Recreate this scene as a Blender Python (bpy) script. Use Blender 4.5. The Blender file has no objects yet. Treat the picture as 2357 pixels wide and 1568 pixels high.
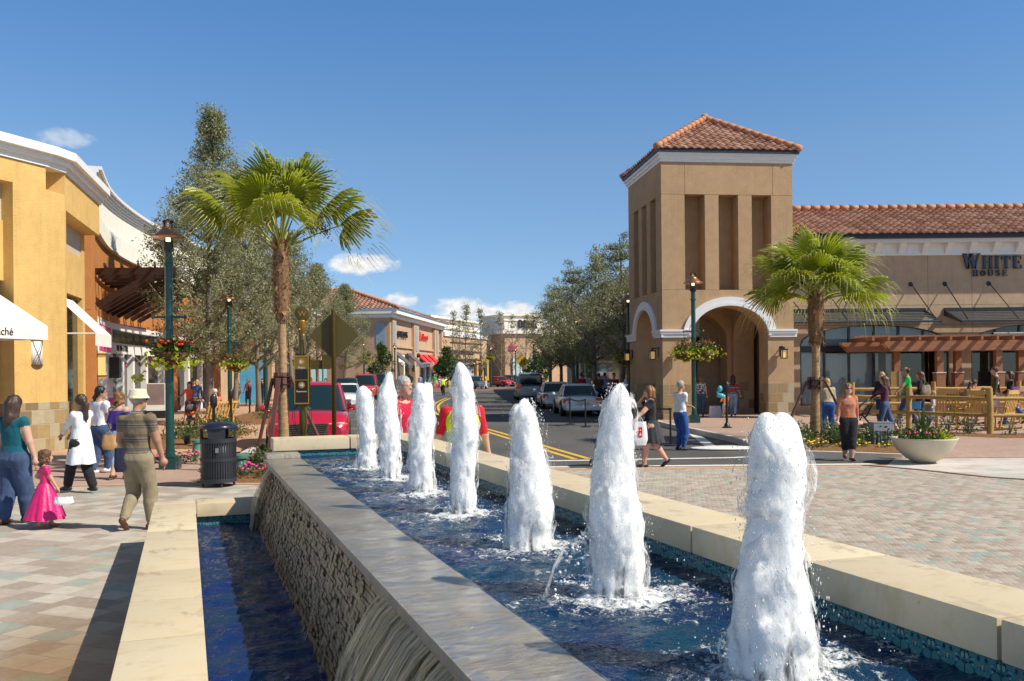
import bpy, bmesh, math, random
import numpy as np
from mathutils import Vector, Matrix
random.seed(7); RNG = np.random.default_rng(7)
SC = bpy.context.scene; COL = SC.collection
R = math.radians; PI = math.pi; sin, cos = math.sin, math.cos

# ------------------------------------------------------------------ camera, sky, sun, exposure
FPX, CX, HY, ROLL, CAMH = 2148.0, 1178.5, 856.0, 0.0094, 2.0     # photo measured at 2357 px width
cam_d = bpy.data.cameras.new('camera'); cam = bpy.data.objects.new('camera', cam_d); COL.objects.link(cam)
cam.location = (0, 0, CAMH)
cam.matrix_world = Matrix.Translation((0, 0, CAMH)) @ Matrix.Rotation(R(90), 4, 'X') @ Matrix.Rotation(-ROLL, 4, 'Z')
cam_d.sensor_width = 36; cam_d.lens = 36*FPX/2357; cam_d.shift_y = 72/2357; cam_d.clip_start = .05; cam_d.clip_end = 3000
SC.camera = cam
SC.render.resolution_x, SC.render.resolution_y = 1024, 681
SC.view_settings.view_transform = 'Standard'; SC.view_settings.look = 'None'
SC.view_settings.exposure = 0.40; SC.view_settings.gamma = 1.0
SUN_EL = R(45); SUN_H = Vector((.93, -.36, 0)).normalized()
SUN_V = Vector((SUN_H.x*cos(SUN_EL), SUN_H.y*cos(SUN_EL), sin(SUN_EL)))
sun_d = bpy.data.lights.new('sun', 'SUN'); sun_d.energy = 4.4; sun_d.angle = R(.53); sun_d.color = (1, .93, .80)
sun = bpy.data.objects.new('sun', sun_d); COL.objects.link(sun)
sun.rotation_euler = SUN_V.to_track_quat('Z', 'Y').to_euler(); sun.location = (20, -10, 30)
world = bpy.data.worlds.new('World'); SC.world = world; world.use_nodes = True

def at(px, py, D):
    dx, dy = px-CX, py-HY
    ux, dn = dx-dy*ROLL, dy+dx*ROLL
    return Vector((ux*D/FPX, D, CAMH-dn*D/FPX))
def G(px, py, z=0.0):
    dx, dy = px-CX, py-HY
    return at(px, py, FPX*(CAMH-z)/(dy+dx*ROLL))
def X(px, D): return (px-CX)*D/FPX

def make_world():
    nt = world.node_tree; nt.nodes.clear(); N = nt.nodes; L = nt.links
    out = N.new('ShaderNodeOutputWorld'); bg = N.new('ShaderNodeBackground'); L.new(bg.outputs[0], out.inputs[0])
    sky = N.new('ShaderNodeTexSky'); sky.sky_type = 'NISHITA'; sky.sun_disc = False
    sky.sun_elevation = SUN_EL; sky.sun_rotation = math.atan2(SUN_H.x, SUN_H.y)
    sky.air_density = .7; sky.dust_density = 0.0; sky.ozone_density = 3.0; sky.altitude = 10
    bg.inputs[1].default_value = .10
    tc = N.new('ShaderNodeTexCoord'); sp = N.new('ShaderNodeSeparateXYZ'); L.new(tc.outputs['Generated'], sp.inputs[0])
    def math_(op, a, b=None, c=None):
        n = N.new('ShaderNodeMath'); n.operation = op
        for i, v in enumerate((a, b, c)):
            if v is None: continue
            if isinstance(v, (int, float)): n.inputs[i].default_value = v
            else: L.new(v, n.inputs[i])
        return n.outputs[0]
    az = math_('ARCTAN2', sp.outputs[0], sp.outputs[1]); el = math_('ARCSINE', sp.outputs[2])
    vec = N.new('ShaderNodeCombineXYZ'); L.new(az, vec.inputs[0]); L.new(math_('MULTIPLY', el, 1.6), vec.inputs[1])
    nz_ = N.new('ShaderNodeTexNoise'); nz_.inputs['Scale'].default_value = 26; nz_.inputs['Detail'].default_value = 7; nz_.inputs['Roughness'].default_value = .62
    L.new(vec.outputs[0], nz_.inputs['Vector'])
    n0 = math_('SUBTRACT', nz_.outputs[0], .5)
    nz2 = N.new('ShaderNodeTexNoise'); nz2.inputs['Scale'].default_value = 90; nz2.inputs['Detail'].default_value = 4
    L.new(vec.outputs[0], nz2.inputs['Vector'])
    def A(px): return math.atan((px-CX)/FPX)
    def E(px, py): return math.atan(-((py-HY)+(px-CX)*ROLL)/FPX*cos(A(px)))
    tot = None
    for px, py, w, h, k in ((836, 614, 92, 34, 1.0), (1068, 716, 95, 34, .95), (1175, 722, 95, 32, .95), (925, 692, 48, 22, .8),
                            (145, 322, 85, 24, .4), (1290, 735, 60, 26, .6), (20, 318, 50, 18, .25), (1900, 760, 260, 40, .6), (600, 770, 200, 40, .5)):
        a = math_('DIVIDE', math_('SUBTRACT', az, A(px)), w/FPX); e = math_('DIVIDE', math_('SUBTRACT', el, E(px, py)), h/FPX)
        e = math_('MULTIPLY', e, math_('ADD', 1.25, math_('MULTIPLY', math_('SIGN', e), -.25)))     # flatter undersides
        r2 = math_('ADD', math_('MULTIPLY', a, a), math_('MULTIPLY', e, e))
        m = math_('ADD', math_('SUBTRACT', .95, r2), math_('MULTIPLY', n0, 3.6))
        mr = N.new('ShaderNodeMapRange'); mr.interpolation_type = 'SMOOTHSTEP'; L.new(m, mr.inputs[0]); mr.inputs[1].default_value = 0; mr.inputs[2].default_value = .9
        mm = math_('MULTIPLY', mr.outputs[0], k)
        tot = mm if tot is None else math_('MAXIMUM', tot, mm)
    ramp = N.new('ShaderNodeValToRGB'); L.new(math_('DIVIDE', el, 1.0), ramp.inputs[0]); cr_ = ramp.color_ramp
    while len(cr_.elements) < 5: cr_.elements.new(.5)
    for e_, (p_, c_) in zip(cr_.elements, ((0, (.66, .72, .82)), (.055, (.76, .82, .90)), (.223, (.98, 1.11, 1.10)), (.40, (.78, 1.20, 1.40)), (.62, (1.10, .98, .74)))): e_.position = p_; e_.color = tuple(v/2 for v in c_)+(1,)
    hs = N.new('ShaderNodeMix'); hs.data_type = 'RGBA'; hs.blend_type = 'MULTIPLY'; hs.inputs[0].default_value = 1; L.new(sky.outputs[0], hs.inputs[6]); L.new(ramp.outputs[0], hs.inputs[7])
    h2 = N.new('ShaderNodeMix'); h2.data_type = 'RGBA'; h2.blend_type = 'MULTIPLY'; h2.inputs[0].default_value = 1; L.new(hs.outputs[2], h2.inputs[6]); h2.inputs[7].default_value = (2, 2, 2, 1)
    mix = N.new('ShaderNodeMix'); mix.data_type = 'RGBA'; L.new(tot, mix.inputs[0]); L.new(h2.outputs[2], mix.inputs[6])
    cr = N.new('ShaderNodeMapRange'); L.new(nz2.outputs[0], cr.inputs[0]); cr.inputs[1].default_value = .3; cr.inputs[2].default_value = .7; cr.inputs[3].default_value = 5.6; cr.inputs[4].default_value = 8.2
    cc = N.new('ShaderNodeCombineColor'); [L.new(cr.outputs[0], cc.inputs[i]) for i in range(3)]
    L.new(cc.outputs[0], mix.inputs[7]); L.new(mix.outputs[2], bg.inputs[0])
make_world()

# ------------------------------------------------------------------ helpers
def vnoise(p, scale=1.0, seed=0):
    p = np.asarray(p, float)*scale+seed*17.31
    i = np.floor(p).astype(np.int64); f = p-i; f = f*f*(3-2*f)
    def h(ix, iy, iz):
        n = (ix*374761393+iy*668265263+iz*2147483647+seed*144665) & 0x7fffffff
        n = ((n ^ (n >> 13))*1274126177) & 0x7fffffff
        n = n ^ (n >> 16)
        return (n & 0xffff)/65535.0
    x, y, z = i[..., 0], i[..., 1], i[..., 2]; fx, fy, fz = f[..., 0], f[..., 1], f[..., 2]
    a = h(x, y, z)*(1-fx)+h(x+1, y, z)*fx; b = h(x, y+1, z)*(1-fx)+h(x+1, y+1, z)*fx
    c = h(x, y, z+1)*(1-fx)+h(x+1, y, z+1)*fx; d = h(x, y+1, z+1)*(1-fx)+h(x+1, y+1, z+1)*fx
    return (a*(1-fy)+b*fy)*(1-fz)+(c*(1-fy)+d*fy)*fz
def fbm(p, scale=1.0, seed=0, octv=3):
    s = 0; a = 1; t = 0
    for o in range(octv): s = s+a*vnoise(p, scale*2**o, seed+o); t += a; a *= .5
    return s/t-.5

class MB:
    def __init__(s): s.v = []; s.f = []; s.m = []; s.t = []; s.n = 0; s.ch = []
    def add(s, vs, fs, mat=0, tint=1.0):
        vs = np.asarray(vs, float).reshape(-1, 3); b = s.n; s.ch.append((len(s.v), len(s.f))); s.v.append(vs); s.n += len(vs)
        k = len(fs)
        for f in fs: s.f.append([b+int(i) for i in f])
        s.m += (list(mat) if hasattr(mat, '__len__') else [mat]*k)
        s.t += (list(tint) if hasattr(tint, '__len__') else [tint]*k)
        return s
    def box(s, x0, x1, y0, y1, z0, z1, mat=0, tint=1.0, M=None):
        vs = [(x, y, z) for z in (z0, z1) for y in (y0, y1) for x in (x0, x1)]
        if M is not None: vs = [tuple(M @ Vector(v)) for v in vs]
        return s.add(vs, [(0, 2, 3, 1), (4, 5, 7, 6), (0, 1, 5, 4), (2, 6, 7, 3), (0, 4, 6, 2), (1, 3, 7, 5)], mat, tint)
    def beam(s, p, q, w, h, mat=0, up=(0, 0, 1), tint=1.0):
        p, q = Vector(p), Vector(q); d = (q-p).normalized(); u = Vector(up)
        x = d.cross(u)
        if x.length < 1e-4: x = d.cross(Vector((0, 1, 0)))
        x.normalize(); z = x.cross(d).normalized()
        vs = []
        for c in (p, q):
            for a, b in ((-1, -1), (1, -1), (1, 1), (-1, 1)): vs.append(tuple(c+x*(a*w/2)+z*(b*h/2)))
        return s.add(vs, [(3, 2, 1, 0), (4, 5, 6, 7), (0, 1, 5, 4), (1, 2, 6, 5), (2, 3, 7, 6), (3, 0, 4, 7)], mat, tint)
    def prism(s, poly, z0, z1, mat=0, M=None, tint=1.0):
        n = len(poly); vs = [(x, y, z0) for x, y in poly]+[(x, y, z1) for x, y in poly]
        if M is not None: vs = [tuple(M @ Vector(v)) for v in vs]
        fs = [tuple(range(n-1, -1, -1)), tuple(range(n, 2*n))]+[(i, (i+1) % n, n+(i+1) % n, n+i) for i in range(n)]
        return s.add(vs, fs, mat, tint)
    def tube(s, pts, rad, n=8, mat=0, cap=True, tint=1.0):
        pts = [Vector(p) for p in pts]; k = len(pts)
        rad = list(rad) if hasattr(rad, '__len__') else [rad]*k
        vs = []; ref = Vector((.31, .17, .93))
        d0 = (pts[1]-pts[0]).normalized(); x = d0.cross(ref)
        if x.length < 1e-3: x = d0.cross(Vector((1, 0, 0)))
        x.normalize()
        for i in range(k):
            d = (pts[min(i+1, k-1)]-pts[max(i-1, 0)]).normalized()
            x = (x-d*x.dot(d)); x = x.normalized() if x.length > 1e-6 else d.orthogonal().normalized()
            y = d.cross(x)
            for j in range(n):
                a = 2*PI*j/n; vs.append(tuple(pts[i]+(x*cos(a)+y*sin(a))*rad[i]))
        fs = [(i*n+j, i*n+(j+1) % n, (i+1)*n+(j+1) % n, (i+1)*n+j) for i in range(k-1) for j in range(n)]
        if cap: fs += [tuple(range(n-1, -1, -1)), tuple((k-1)*n+j for j in range(n))]
        return s.add(vs, fs, mat, tint)
    def lathe(s, prof, n=20, mat=0, c=(0, 0, 0), tint=1.0, M=None, sy=1.0):
        vs = []; k = len(prof)
        for r, z in prof:
            for j in range(n):
                a = 2*PI*j/n; vs.append((c[0]+r*cos(a), c[1]+r*sin(a)*sy, c[2]+z))
        if M is not None: vs = [tuple(M @ Vector(v)) for v in vs]
        fs = [(i*n+j, i*n+(j+1) % n, (i+1)*n+(j+1) % n, (i+1)*n+j) for i in range(k-1) for j in range(n)]
        if prof[0][0] > 1e-5: fs.append(tuple(range(n-1, -1, -1)))
        if prof[-1][0] > 1e-5: fs.append(tuple((k-1)*n+j for j in range(n)))
        return s.add(vs, fs, mat, tint)
    def ball(s, c, r, n=10, mat=0, tint=1.0):
        rx, ry, rz = r if hasattr(r, '__len__') else (r, r, r); m = max(4, n//2)
        vs = [(c[0], c[1], c[2]-rz)]
        for i in range(1, m):
            t = -PI/2+PI*i/m
            for j in range(n): vs.append((c[0]+rx*cos(t)*cos(2*PI*j/n), c[1]+ry*cos(t)*sin(2*PI*j/n), c[2]+rz*sin(t)))
        vs.append((c[0], c[1], c[2]+rz)); last = len(vs)-1
        fs = [(0, 1+(j+1) % n, 1+j) for j in range(n)]
        fs += [(1+i*n+j, 1+i*n+(j+1) % n, 1+(i+1)*n+(j+1) % n, 1+(i+1)*n+j) for i in range(m-2) for j in range(n)]
        b = 1+(m-2)*n; fs += [(b+j, b+(j+1) % n, last) for j in range(n)]
        return s.add(vs, fs, mat, tint)
    def quads(s, V, mat=0, tint=None):          # V: (N,4,3)
        N = len(V); b = s.n; s.v.append(V.reshape(-1, 3)); s.n += 4*N
        s.f += (np.arange(4*N).reshape(N, 4)+b).tolist(); s.m += [mat]*N
        s.t += ([1.0]*N if tint is None else list(tint)); return s
    def grid(s, P, mat=0, tint=1.0):            # P: (a,b,3)
        a, b = P.shape[:2]; i = np.arange(a*b).reshape(a, b)
        fs = np.stack([i[:-1, :-1], i[:-1, 1:], i[1:, 1:], i[1:, :-1]], -1).reshape(-1, 4)
        return s.add(P.reshape(-1, 3), fs.tolist(), mat, tint)
    def parts(s, name, mats, parent):            # every added piece becomes a part of its own
        for i, (v0, f0) in enumerate(s.ch):
            v1, f1 = s.ch[i+1] if i+1 < len(s.ch) else (len(s.v), len(s.f)); o = sum(len(q) for q in s.v[:v0]); p = MB(); p.add(np.concatenate(s.v[v0:v1]), [[k-o for k in f] for f in s.f[f0:f1]]); p.build(name, mats, parent)
    def build(s, name, mats, parent=None, smooth=False, bevel=0, recalc=False, off=None, auto=None):
        me = bpy.data.meshes.new(name); V = np.concatenate(s.v) if s.v else np.zeros((0, 3))
        if off is not None: V = V-np.array(off)
        me.from_pydata(V.tolist(), [], s.f)
        mats = mats if isinstance(mats, (list, tuple)) else [mats]
        for m in mats: me.materials.append(m)
        me.polygons.foreach_set('material_index', np.array(s.m, dtype=np.int32))
        if any(t != 1.0 for t in s.t):
            at_ = me.attributes.new('tint', 'FLOAT', 'FACE'); at_.data.foreach_set('value', np.array(s.t, dtype=np.float32))
        if smooth: me.polygons.foreach_set('use_smooth', [True]*len(me.polygons))
        if recalc or bevel:
            bm = bmesh.new(); bm.from_mesh(me)
            if recalc: bmesh.ops.recalc_face_normals(bm, faces=bm.faces)
            if bevel: bmesh.ops.bevel(bm, geom=[e for e in bm.edges if e.calc_face_angle(0) > .6], offset=bevel, segments=2, profile=.7, affect='EDGES')
            bm.to_mesh(me); bm.free()
        if auto is not None:
            me.polygons.foreach_set('use_smooth', [True]*len(me.polygons))
            me.set_sharp_from_angle(angle=R(auto))
        me.update()
        o = bpy.data.objects.new(name, me); COL.objects.link(o)
        if parent is not None: o.parent = parent
        return o

def tag(o, label, cat, group=None):
    o['label'] = label; o['category'] = cat
    if group: o['group'] = group
    return o
def thing(name, label, cat, loc=(0, 0, 0), rz=0.0, group=None):
    o = bpy.data.objects.new(name, None); o.empty_display_size = .2; COL.objects.link(o)
    o.location = loc; o.rotation_euler = (0, 0, rz)
    return tag(o, label, cat, group)
def struct(o): o['kind'] = 'structure'; return o
def dup(root, loc, rz=None, label=None, group=None, scale=None):
    def rec(o, par):
        c = o.copy(); COL.objects.link(c)
        if par is not None: c.parent = par
        for ch in o.children: rec(ch, c)
        return c
    r = rec(root, None); r.location = loc
    if rz is not None: r.rotation_euler = (0, 0, rz)
    if scale is not None: r.scale = scale if hasattr(scale, '__len__') else (scale,)*3
    if label: r['label'] = label
    if group: r['group'] = group
    return r
def text_mb(txt, size, depth=.02, mat=0, sx=1.0, shear=0.0):
    cu = bpy.data.curves.new('text', 'FONT'); cu.body = txt; cu.size = size; cu.extrude = depth/2; cu.align_x = 'CENTER'; cu.resolution_u = 3; cu.shear = shear
    ob = bpy.data.objects.new('text', cu); me = bpy.data.meshes.new_from_object(ob)
    V = np.array([v.co[:] for v in me.vertices]); V[:, 0] *= sx
    V = np.stack([V[:, 0], -V[:, 2], V[:, 1]], 1)            # stands upright, reads from -Y
    F = [tuple(p.vertices) for p in me.polygons]
    bpy.data.meshes.remove(me); bpy.data.objects.remove(ob); bpy.data.curves.remove(cu)
    return V, F
def put_text(mb, txt, size, pos, dirx=(1, 0, 0), depth=.02, mat=0, sx=1.0, shear=0.0):
    V, F = text_mb(txt, size, depth, mat, sx, shear); dx = Vector(dirx).normalized(); up = Vector((0, 0, 1)); dy = up.cross(dx)
    V = np.array(pos)+V[:, :1]*np.array(dx)+V[:, 1:2]*np.array(dy)+V[:, 2:3]*np.array(up)
    mb.add(V, F, mat)

# ------------------------------------------------------------------ materials
class NT:
    def __init__(s, name):
        s.m = bpy.data.materials.new(name); s.m.use_nodes = True; s.nt = s.m.node_tree; s.b = s.nt.nodes['Principled BSDF']
        s.out = s.nt.nodes['Material Output']
    def n(s, t, **kw):
        nd = s.nt.nodes.new('ShaderNode'+t)
        for k, v in kw.items(): setattr(nd, k, v)
        return nd
    def l(s, a, b): s.nt.links.new(a, b); return s
    def set(s, nd, **kw):
        for k, v in kw.items():
            k = k.replace('_', ' ')
            if hasattr(v, 'links') or hasattr(v, 'is_output'): s.l(v, nd.inputs[k])
            else: nd.inputs[k].default_value = v
        return nd
    def math(s, op, a, b=None, c=None, clamp=False):
        nd = s.n('Math', operation=op, use_clamp=clamp)
        for i, v in enumerate((a, b, c)):
            if v is None: continue
            if isinstance(v, (int, float)): nd.inputs[i].default_value = v
            else: s.l(v, nd.inputs[i])
        return nd.outputs[0]
    def obj(s): return s.n('TexCoord').outputs['Object']
    def mapv(s, vec, scale=(1, 1, 1), rot=(0, 0, 0), loc=(0, 0, 0)):
        m = s.n('Mapping'); s.l(vec, m.inputs[0]); m.inputs['Scale'].default_value = scale; m.inputs['Rotation'].default_value = rot; m.inputs['Location'].default_value = loc
        return m.outputs[0]
    def noise(s, vec, scale, detail=3, rough=.55, dist=0.0):
        t = s.n('TexNoise'); s.l(vec, t.inputs['Vector']); t.inputs['Scale'].default_value = scale; t.inputs['Detail'].default_value = detail
        t.inputs['Roughness'].default_value = rough; t.inputs['Distortion'].default_value = dist; return t.outputs[0]
    def ramp(s, fac, stops, interp='LINEAR'):
        r = s.n('ValToRGB'); s.l(fac, r.inputs[0]); e = r.color_ramp; e.interpolation = interp
        while len(e.elements) < len(stops): e.elements.new(.5)
        for el, (p, c) in zip(e.elements, stops): el.position = p; el.color = tuple(c)+(1,) if hasattr(c, '__len__') else (c, c, c, 1)
        return r.outputs[0]
    def rng(s, v, a, b, c=0.0, d=1.0, smooth=False):
        m = s.n('MapRange'); s.l(v, m.inputs[0])
        if smooth: m.interpolation_type = 'SMOOTHSTEP'
        for i, x in enumerate((a, b, c, d)): m.inputs[1+i].default_value = x
        return m.outputs[0]
    def mix(s, f, a, b, mode='MIX'):
        m = s.n('Mix', data_type='RGBA', blend_type=mode)
        for i, v in ((0, f), (6, a), (7, b)):
            if isinstance(v, (int, float)) and i == 0: m.inputs[0].default_value = v
            elif isinstance(v, (int, float)): m.inputs[i].default_value = (v, v, v, 1)
            elif isinstance(v, tuple): m.inputs[i].default_value = v if len(v) == 4 else v+(1,)
            else: s.l(v, m.inputs[i])
        return m.outputs[2]
    def bump(s, h, strength=.3, dist=.02):
        b = s.n('Bump'); s.l(h, b.inputs['Height']); b.inputs['Strength'].default_value = strength; b.inputs['Distance'].default_value = dist
        s.l(b.outputs[0], s.b.inputs['Normal']); s.l(b.outputs[0], s.b.inputs['Coat Normal']); return b
    def wallcoord(s):            # (along wall, height) for any vertical face
        g = s.n('NewGeometry'); c = s.n('VectorMath', operation='CROSS_PRODUCT'); s.l(g.outputs['True Normal'], c.inputs[0]); c.inputs[1].default_value = (0, 0, 1)
        d = s.n('VectorMath', operation='DOT_PRODUCT'); s.l(g.outputs['Position'], d.inputs[0]); s.l(c.outputs[0], d.inputs[1])
        sp = s.n('SeparateXYZ'); s.l(g.outputs['Position'], sp.inputs[0]); cb = s.n('CombineXYZ'); s.l(d.outputs['Value'], cb.inputs[0]); s.l(sp.outputs[2], cb.inputs[1])
        return cb.outputs[0]
    def tint(s):
        a = s.n('Attribute'); a.attribute_name = 'tint'; return a.outputs['Fac']

def mat(name, col, rough=.7, var=.12, vs=5, bump=0, bs=60, metal=0, tint=False, coat=0, emit=None, spec=.5, bd=.01, stretch=None, sheen=0):
    t = NT(name); b = t.b; o = t.obj(); o2 = t.mapv(o, stretch) if stretch else o
    c = col+(1,)
    if var:
        f = t.rng(t.noise(o2, vs, 4), .25, .75, 1-var, 1+var)
        m = t.n('Mix', data_type='RGBA', blend_type='MULTIPLY'); m.inputs[0].default_value = 1; m.inputs[6].default_value = c
        cc = t.n('CombineColor'); [t.l(f, cc.inputs[i]) for i in range(3)]; t.l(cc.outputs[0], m.inputs[7]); cur = m.outputs[2]
    else: cur = None
    if tint:
        m = t.n('Mix', data_type='RGBA', blend_type='MULTIPLY'); m.inputs[0].default_value = 1
        if cur is not None: t.l(cur, m.inputs[6])
        else: m.inputs[6].default_value = c
        cc = t.n('CombineColor'); tt = t.tint(); [t.l(tt, cc.inputs[i]) for i in range(3)]; t.l(cc.outputs[0], m.inputs[7]); cur = m.outputs[2]
    if cur is not None: t.l(cur, b.inputs['Base Color'])
    else: b.inputs['Base Color'].default_value = c
    b.inputs['Roughness'].default_value = rough; b.inputs['Metallic'].default_value = metal
    b.inputs['Specular IOR Level'].default_value = spec
    if coat: b.inputs['Coat Weight'].default_value = coat; b.inputs['Coat Roughness'].default_value = .05
    if sheen: b.inputs['Sheen Weight'].default_value = sheen
    if emit: b.inputs['Emission Color'].default_value = emit[0]+(1,); b.inputs['Emission Strength'].default_value = emit[1]
    if bump: t.bump(t.noise(o2, bs, 4), bump, bd)
    return t.m
def stucco(name, col, var=.07, bump=.75):
    t = NT(name); o = t.obj(); big = t.noise(o, .6, 3); mid = t.noise(o, 3.2, 5)
    f = t.math('ADD', t.rng(big, .3, .7, -var, var), t.rng(mid, .3, .7, 1-var, 1+var))
    stk = t.noise(t.mapv(o, (3.5, 3.5, .22)), 1.6, 5, .65); f = t.math('ADD', f, t.rng(stk, .52, .78, 0, -.16)); f = t.math('ADD', f, t.rng(t.noise(t.mapv(o, (1, 1, 2.5)), 26, 3, .6), .3, .7, -.055, .055))
    cc = t.n('CombineColor'); [t.l(f, cc.inputs[i]) for i in range(3)]
    t.l(t.mix(1.0, col, cc.outputs[0], 'MULTIPLY'), t.b.inputs['Base Color'])
    t.b.inputs['Roughness'].default_value = .92; t.b.inputs['Specular IOR Level'].default_value = .2
    h = t.math('ADD', t.noise(t.mapv(o, (1, 1, 2.2)), 16, 4, .6), t.math('MULTIPLY', t.noise(o, 90, 2), .5)); t.bump(h, bump, .02)
    return t.m
def tilewall(name, cols, w, h, mortar=.012, off=.0, mcol=(.45, .38, .28), rough=.75, bump=.5, wall=True, rot=0.0, squash=1.0, streak=0.0):
    t = NT(name)
    vec = t.wallcoord() if wall else t.mapv(t.obj(), rot=(0, 0, rot))
    sp = t.n('SeparateXYZ'); t.l(vec, sp.inputs[0])
    row = t.math('FLOOR', t.math('DIVIDE', sp.outputs[1], h))
    u = t.math('ADD', t.math('DIVIDE', sp.outputs[0], w), t.math('MULTIPLY', row, off)); colm = t.math('FLOOR', u)
    fu = t.math('FRACT', u); fv = t.math('FRACT', t.math('DIVIDE', sp.outputs[1], h))
    cb = t.n('CombineXYZ'); t.l(colm, cb.inputs[0]); t.l(row, cb.inputs[1])
    wn = t.n('TexWhiteNoise', noise_dimensions='2D'); t.l(cb.outputs[0], wn.inputs['Vector'])
    n = len(cols); base = t.ramp(wn.outputs['Value'], [(i/n, c) for i, c in enumerate(cols)], 'CONSTANT')
    mo = t.noise(vec, 7, 5, .65); mo2 = t.noise(t.mapv(vec, (3, 18, 1)), 4, 4, .6)
    f = t.math('ADD', t.rng(mo, .25, .75, .86, 1.12), t.rng(t.noise(vec, 1.1, 3), .3, .7, -.06, .06))
    cc = t.n('CombineColor'); [t.l(f, cc.inputs[i]) for i in range(3)]
    colr = t.mix(1.0, base, cc.outputs[0], 'MULTIPLY')
    if streak: colr = t.mix(t.math('MULTIPLY', t.rng(mo2, .5, .75), streak), colr, (.62, .58, .53))
    colr = t.mix(t.math('MULTIPLY', t.rng(t.noise(vec, 3.1, 6, .75), .60, .74), .42), colr, (.16, .125, .09))
    ed = t.math('MINIMUM', t.math('MULTIPLY', t.math('MINIMUM', fu, t.math('SUBTRACT', 1.0, fu)), w), t.math('MULTIPLY', t.math('MINIMUM', fv, t.math('SUBTRACT', 1.0, fv)), h))
    mk = t.rng(ed, mortar*.35, mortar*.6, 1.0, 0.0)
    t.l(t.mix(mk, colr, mcol), t.b.inputs['Base Color']); t.b.inputs['Roughness'].default_value = rough
    hgt = t.math('ADD', t.rng(ed, 0, mortar, 0, 1), t.math('ADD', t.math('MULTIPLY', mo, .35), t.math('MULTIPLY', wn.outputs['Value'], .25))); t.bump(hgt, bump, .012)
    return t, vec
def glass(name, col=(.75, .85, .85), trans=.6, rough=.02):
    t = NT(name); tr = t.n('BsdfTransparent'); tr.inputs[0].default_value = col+(1,); gl = t.n('BsdfGlossy'); gl.inputs['Roughness'].default_value = rough
    fr = t.n('Fresnel'); fr.inputs[0].default_value = 1.5; mx = t.n('MixShader')
    fac = t.math('ADD', t.math('MULTIPLY', fr.outputs[0], 1.3), .04, clamp=True); t.l(fac, mx.inputs[0])
    t.l(tr.outputs[0], mx.inputs[1]); t.l(gl.outputs[0], mx.inputs[2]); t.l(mx.outputs[0], t.out.inputs[0]); return t.m
def leafmat(name, c1, c2, trans=.35, rough=.5):
    t = NT(name); tt = t.tint(); colr = t.mix(tt, c1, c2)
    t.l(colr, t.b.inputs['Base Color']); t.b.inputs['Roughness'].default_value = rough
    tl = t.n('BsdfTranslucent'); t.l(t.mix(1.0, colr, (1.5, 1.6, .7), 'MULTIPLY'), tl.inputs[0]); mx = t.n('MixShader'); mx.inputs[0].default_value = trans
    t.l(t.b.outputs[0], mx.inputs[1]); t.l(tl.outputs[0], mx.inputs[2]); t.l(mx.outputs[0], t.out.inputs[0]); return t.m

M = {}
M['white'] = mat('white paint', (.78, .77, .74), .55, .04)
M['offwhite'] = stucco('off white stucco', (.80, .76, .66), .03, .3)
M['trim'] = mat('trim stucco', (.72, .72, .72), .7, .04, bump=.1)
M['tan'] = stucco('tan stucco', (.46, .305, .175)); M['tan2'] = stucco('pale tan stucco', (.50, .355, .235)); M['pinktan'] = stucco('far tan stucco', (.50, .34, .22))
M['yellow'] = stucco('yellow stucco', (.66, .425, .15)); M['beige'] = stucco('beige stucco', (.55, .46, .35), .04); M['rust'] = stucco('rust stucco', (.50, .20, .065))
M['dkwood'] = mat('dark stained wood', (.035, .016, .013), .55, .2, 4, stretch=(1, 1, 8))
M['wood'] = mat('cedar wood', (.30, .125, .055), .6, .25, 3, bump=.2, bs=20, stretch=(.4, 6, 6))
M['logwood'] = mat('log wood', (.42, .25, .07), .65, .2, 4, bump=.25, bs=18)
M['chairwood'] = mat('pale teak', (.55, .33, .09), .55, .15, 4)
M['brace'] = mat('red brown lumber', (.13, .05, .038), .6, .2, 3)
M['green'] = mat('dark green paint', (.007, .055, .045), .32, .08, coat=.3); M['black'] = mat('black paint', (.012, .012, .014), .4, .1, coat=.2)
M['bronze'] = mat('bronze olive paint', (.10, .075, .018), .42, .08, metal=.2); M['gold'] = mat('gold paint', (.42, .24, .025), .4, .05, metal=.3)
M['copper'] = mat('copper shade', (.55, .27, .17), .32, .1, metal=.85); M['steel'] = mat('grey steel', (.32, .33, .35), .45, .08, metal=.5)
M['charcoal'] = mat('charcoal powder coat', (.022, .024, .032), .45, .1); M['binlid'] = mat('navy lid', (.012, .016, .04), .3, .05, coat=.4)
M['lamp'] = mat('lit lamp glass', (.9, .8, .6), .3, 0, emit=((1, .72, .38), 3.2)); M['amber'] = mat('amber lantern glass', (.8, .5, .2), .4, 0, emit=((1, .62, .2), .22))
M['clear'] = glass('clear glass'); M['shopglass'] = glass('shop glass', (.82, .88, .88)); M['darkglass'] = mat('dark window glass', (.012, .014, .016), .06, 0, spec=.8)
M['awn'] = mat('cream awning canvas', (.78, .74, .66), .85, .03); M['awngrey'] = mat('grey awning canvas', (.10, .10, .115), .85, .05); M['awnred'] = mat('red awning canvas', (.70, .03, .035), .8, .05)
M['pink'] = mat('pink sign', (.80, .05, .25), .5, .04); M['red'] = mat('red plastic', (.62, .02, .02), .35, .04); M['signyellow'] = mat('sign yellow', (.85, .50, .01), .4, .03)
M['slate'] = mat('blue hoarding', (.10, .38, .62), .6, .25, 1.5); M['ltblue'] = mat('pale blue panel', (.35, .65, .75), .6, .1)
M['concrete'] = mat('concrete', (.52, .49, .44), .85, .1, 3, bump=.2, bs=50); M['mulch'] = mat('pine straw mulch', (.25, .12, .045), .9, .5, 22, bump=1.0, bs=70, bd=.03)
M['white2'] = mat('white road paint', (.72, .70, .66), .7, .1, 8); M['yel2'] = mat('yellow road paint', (.70, .42, .04), .7, .12, 8)
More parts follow.
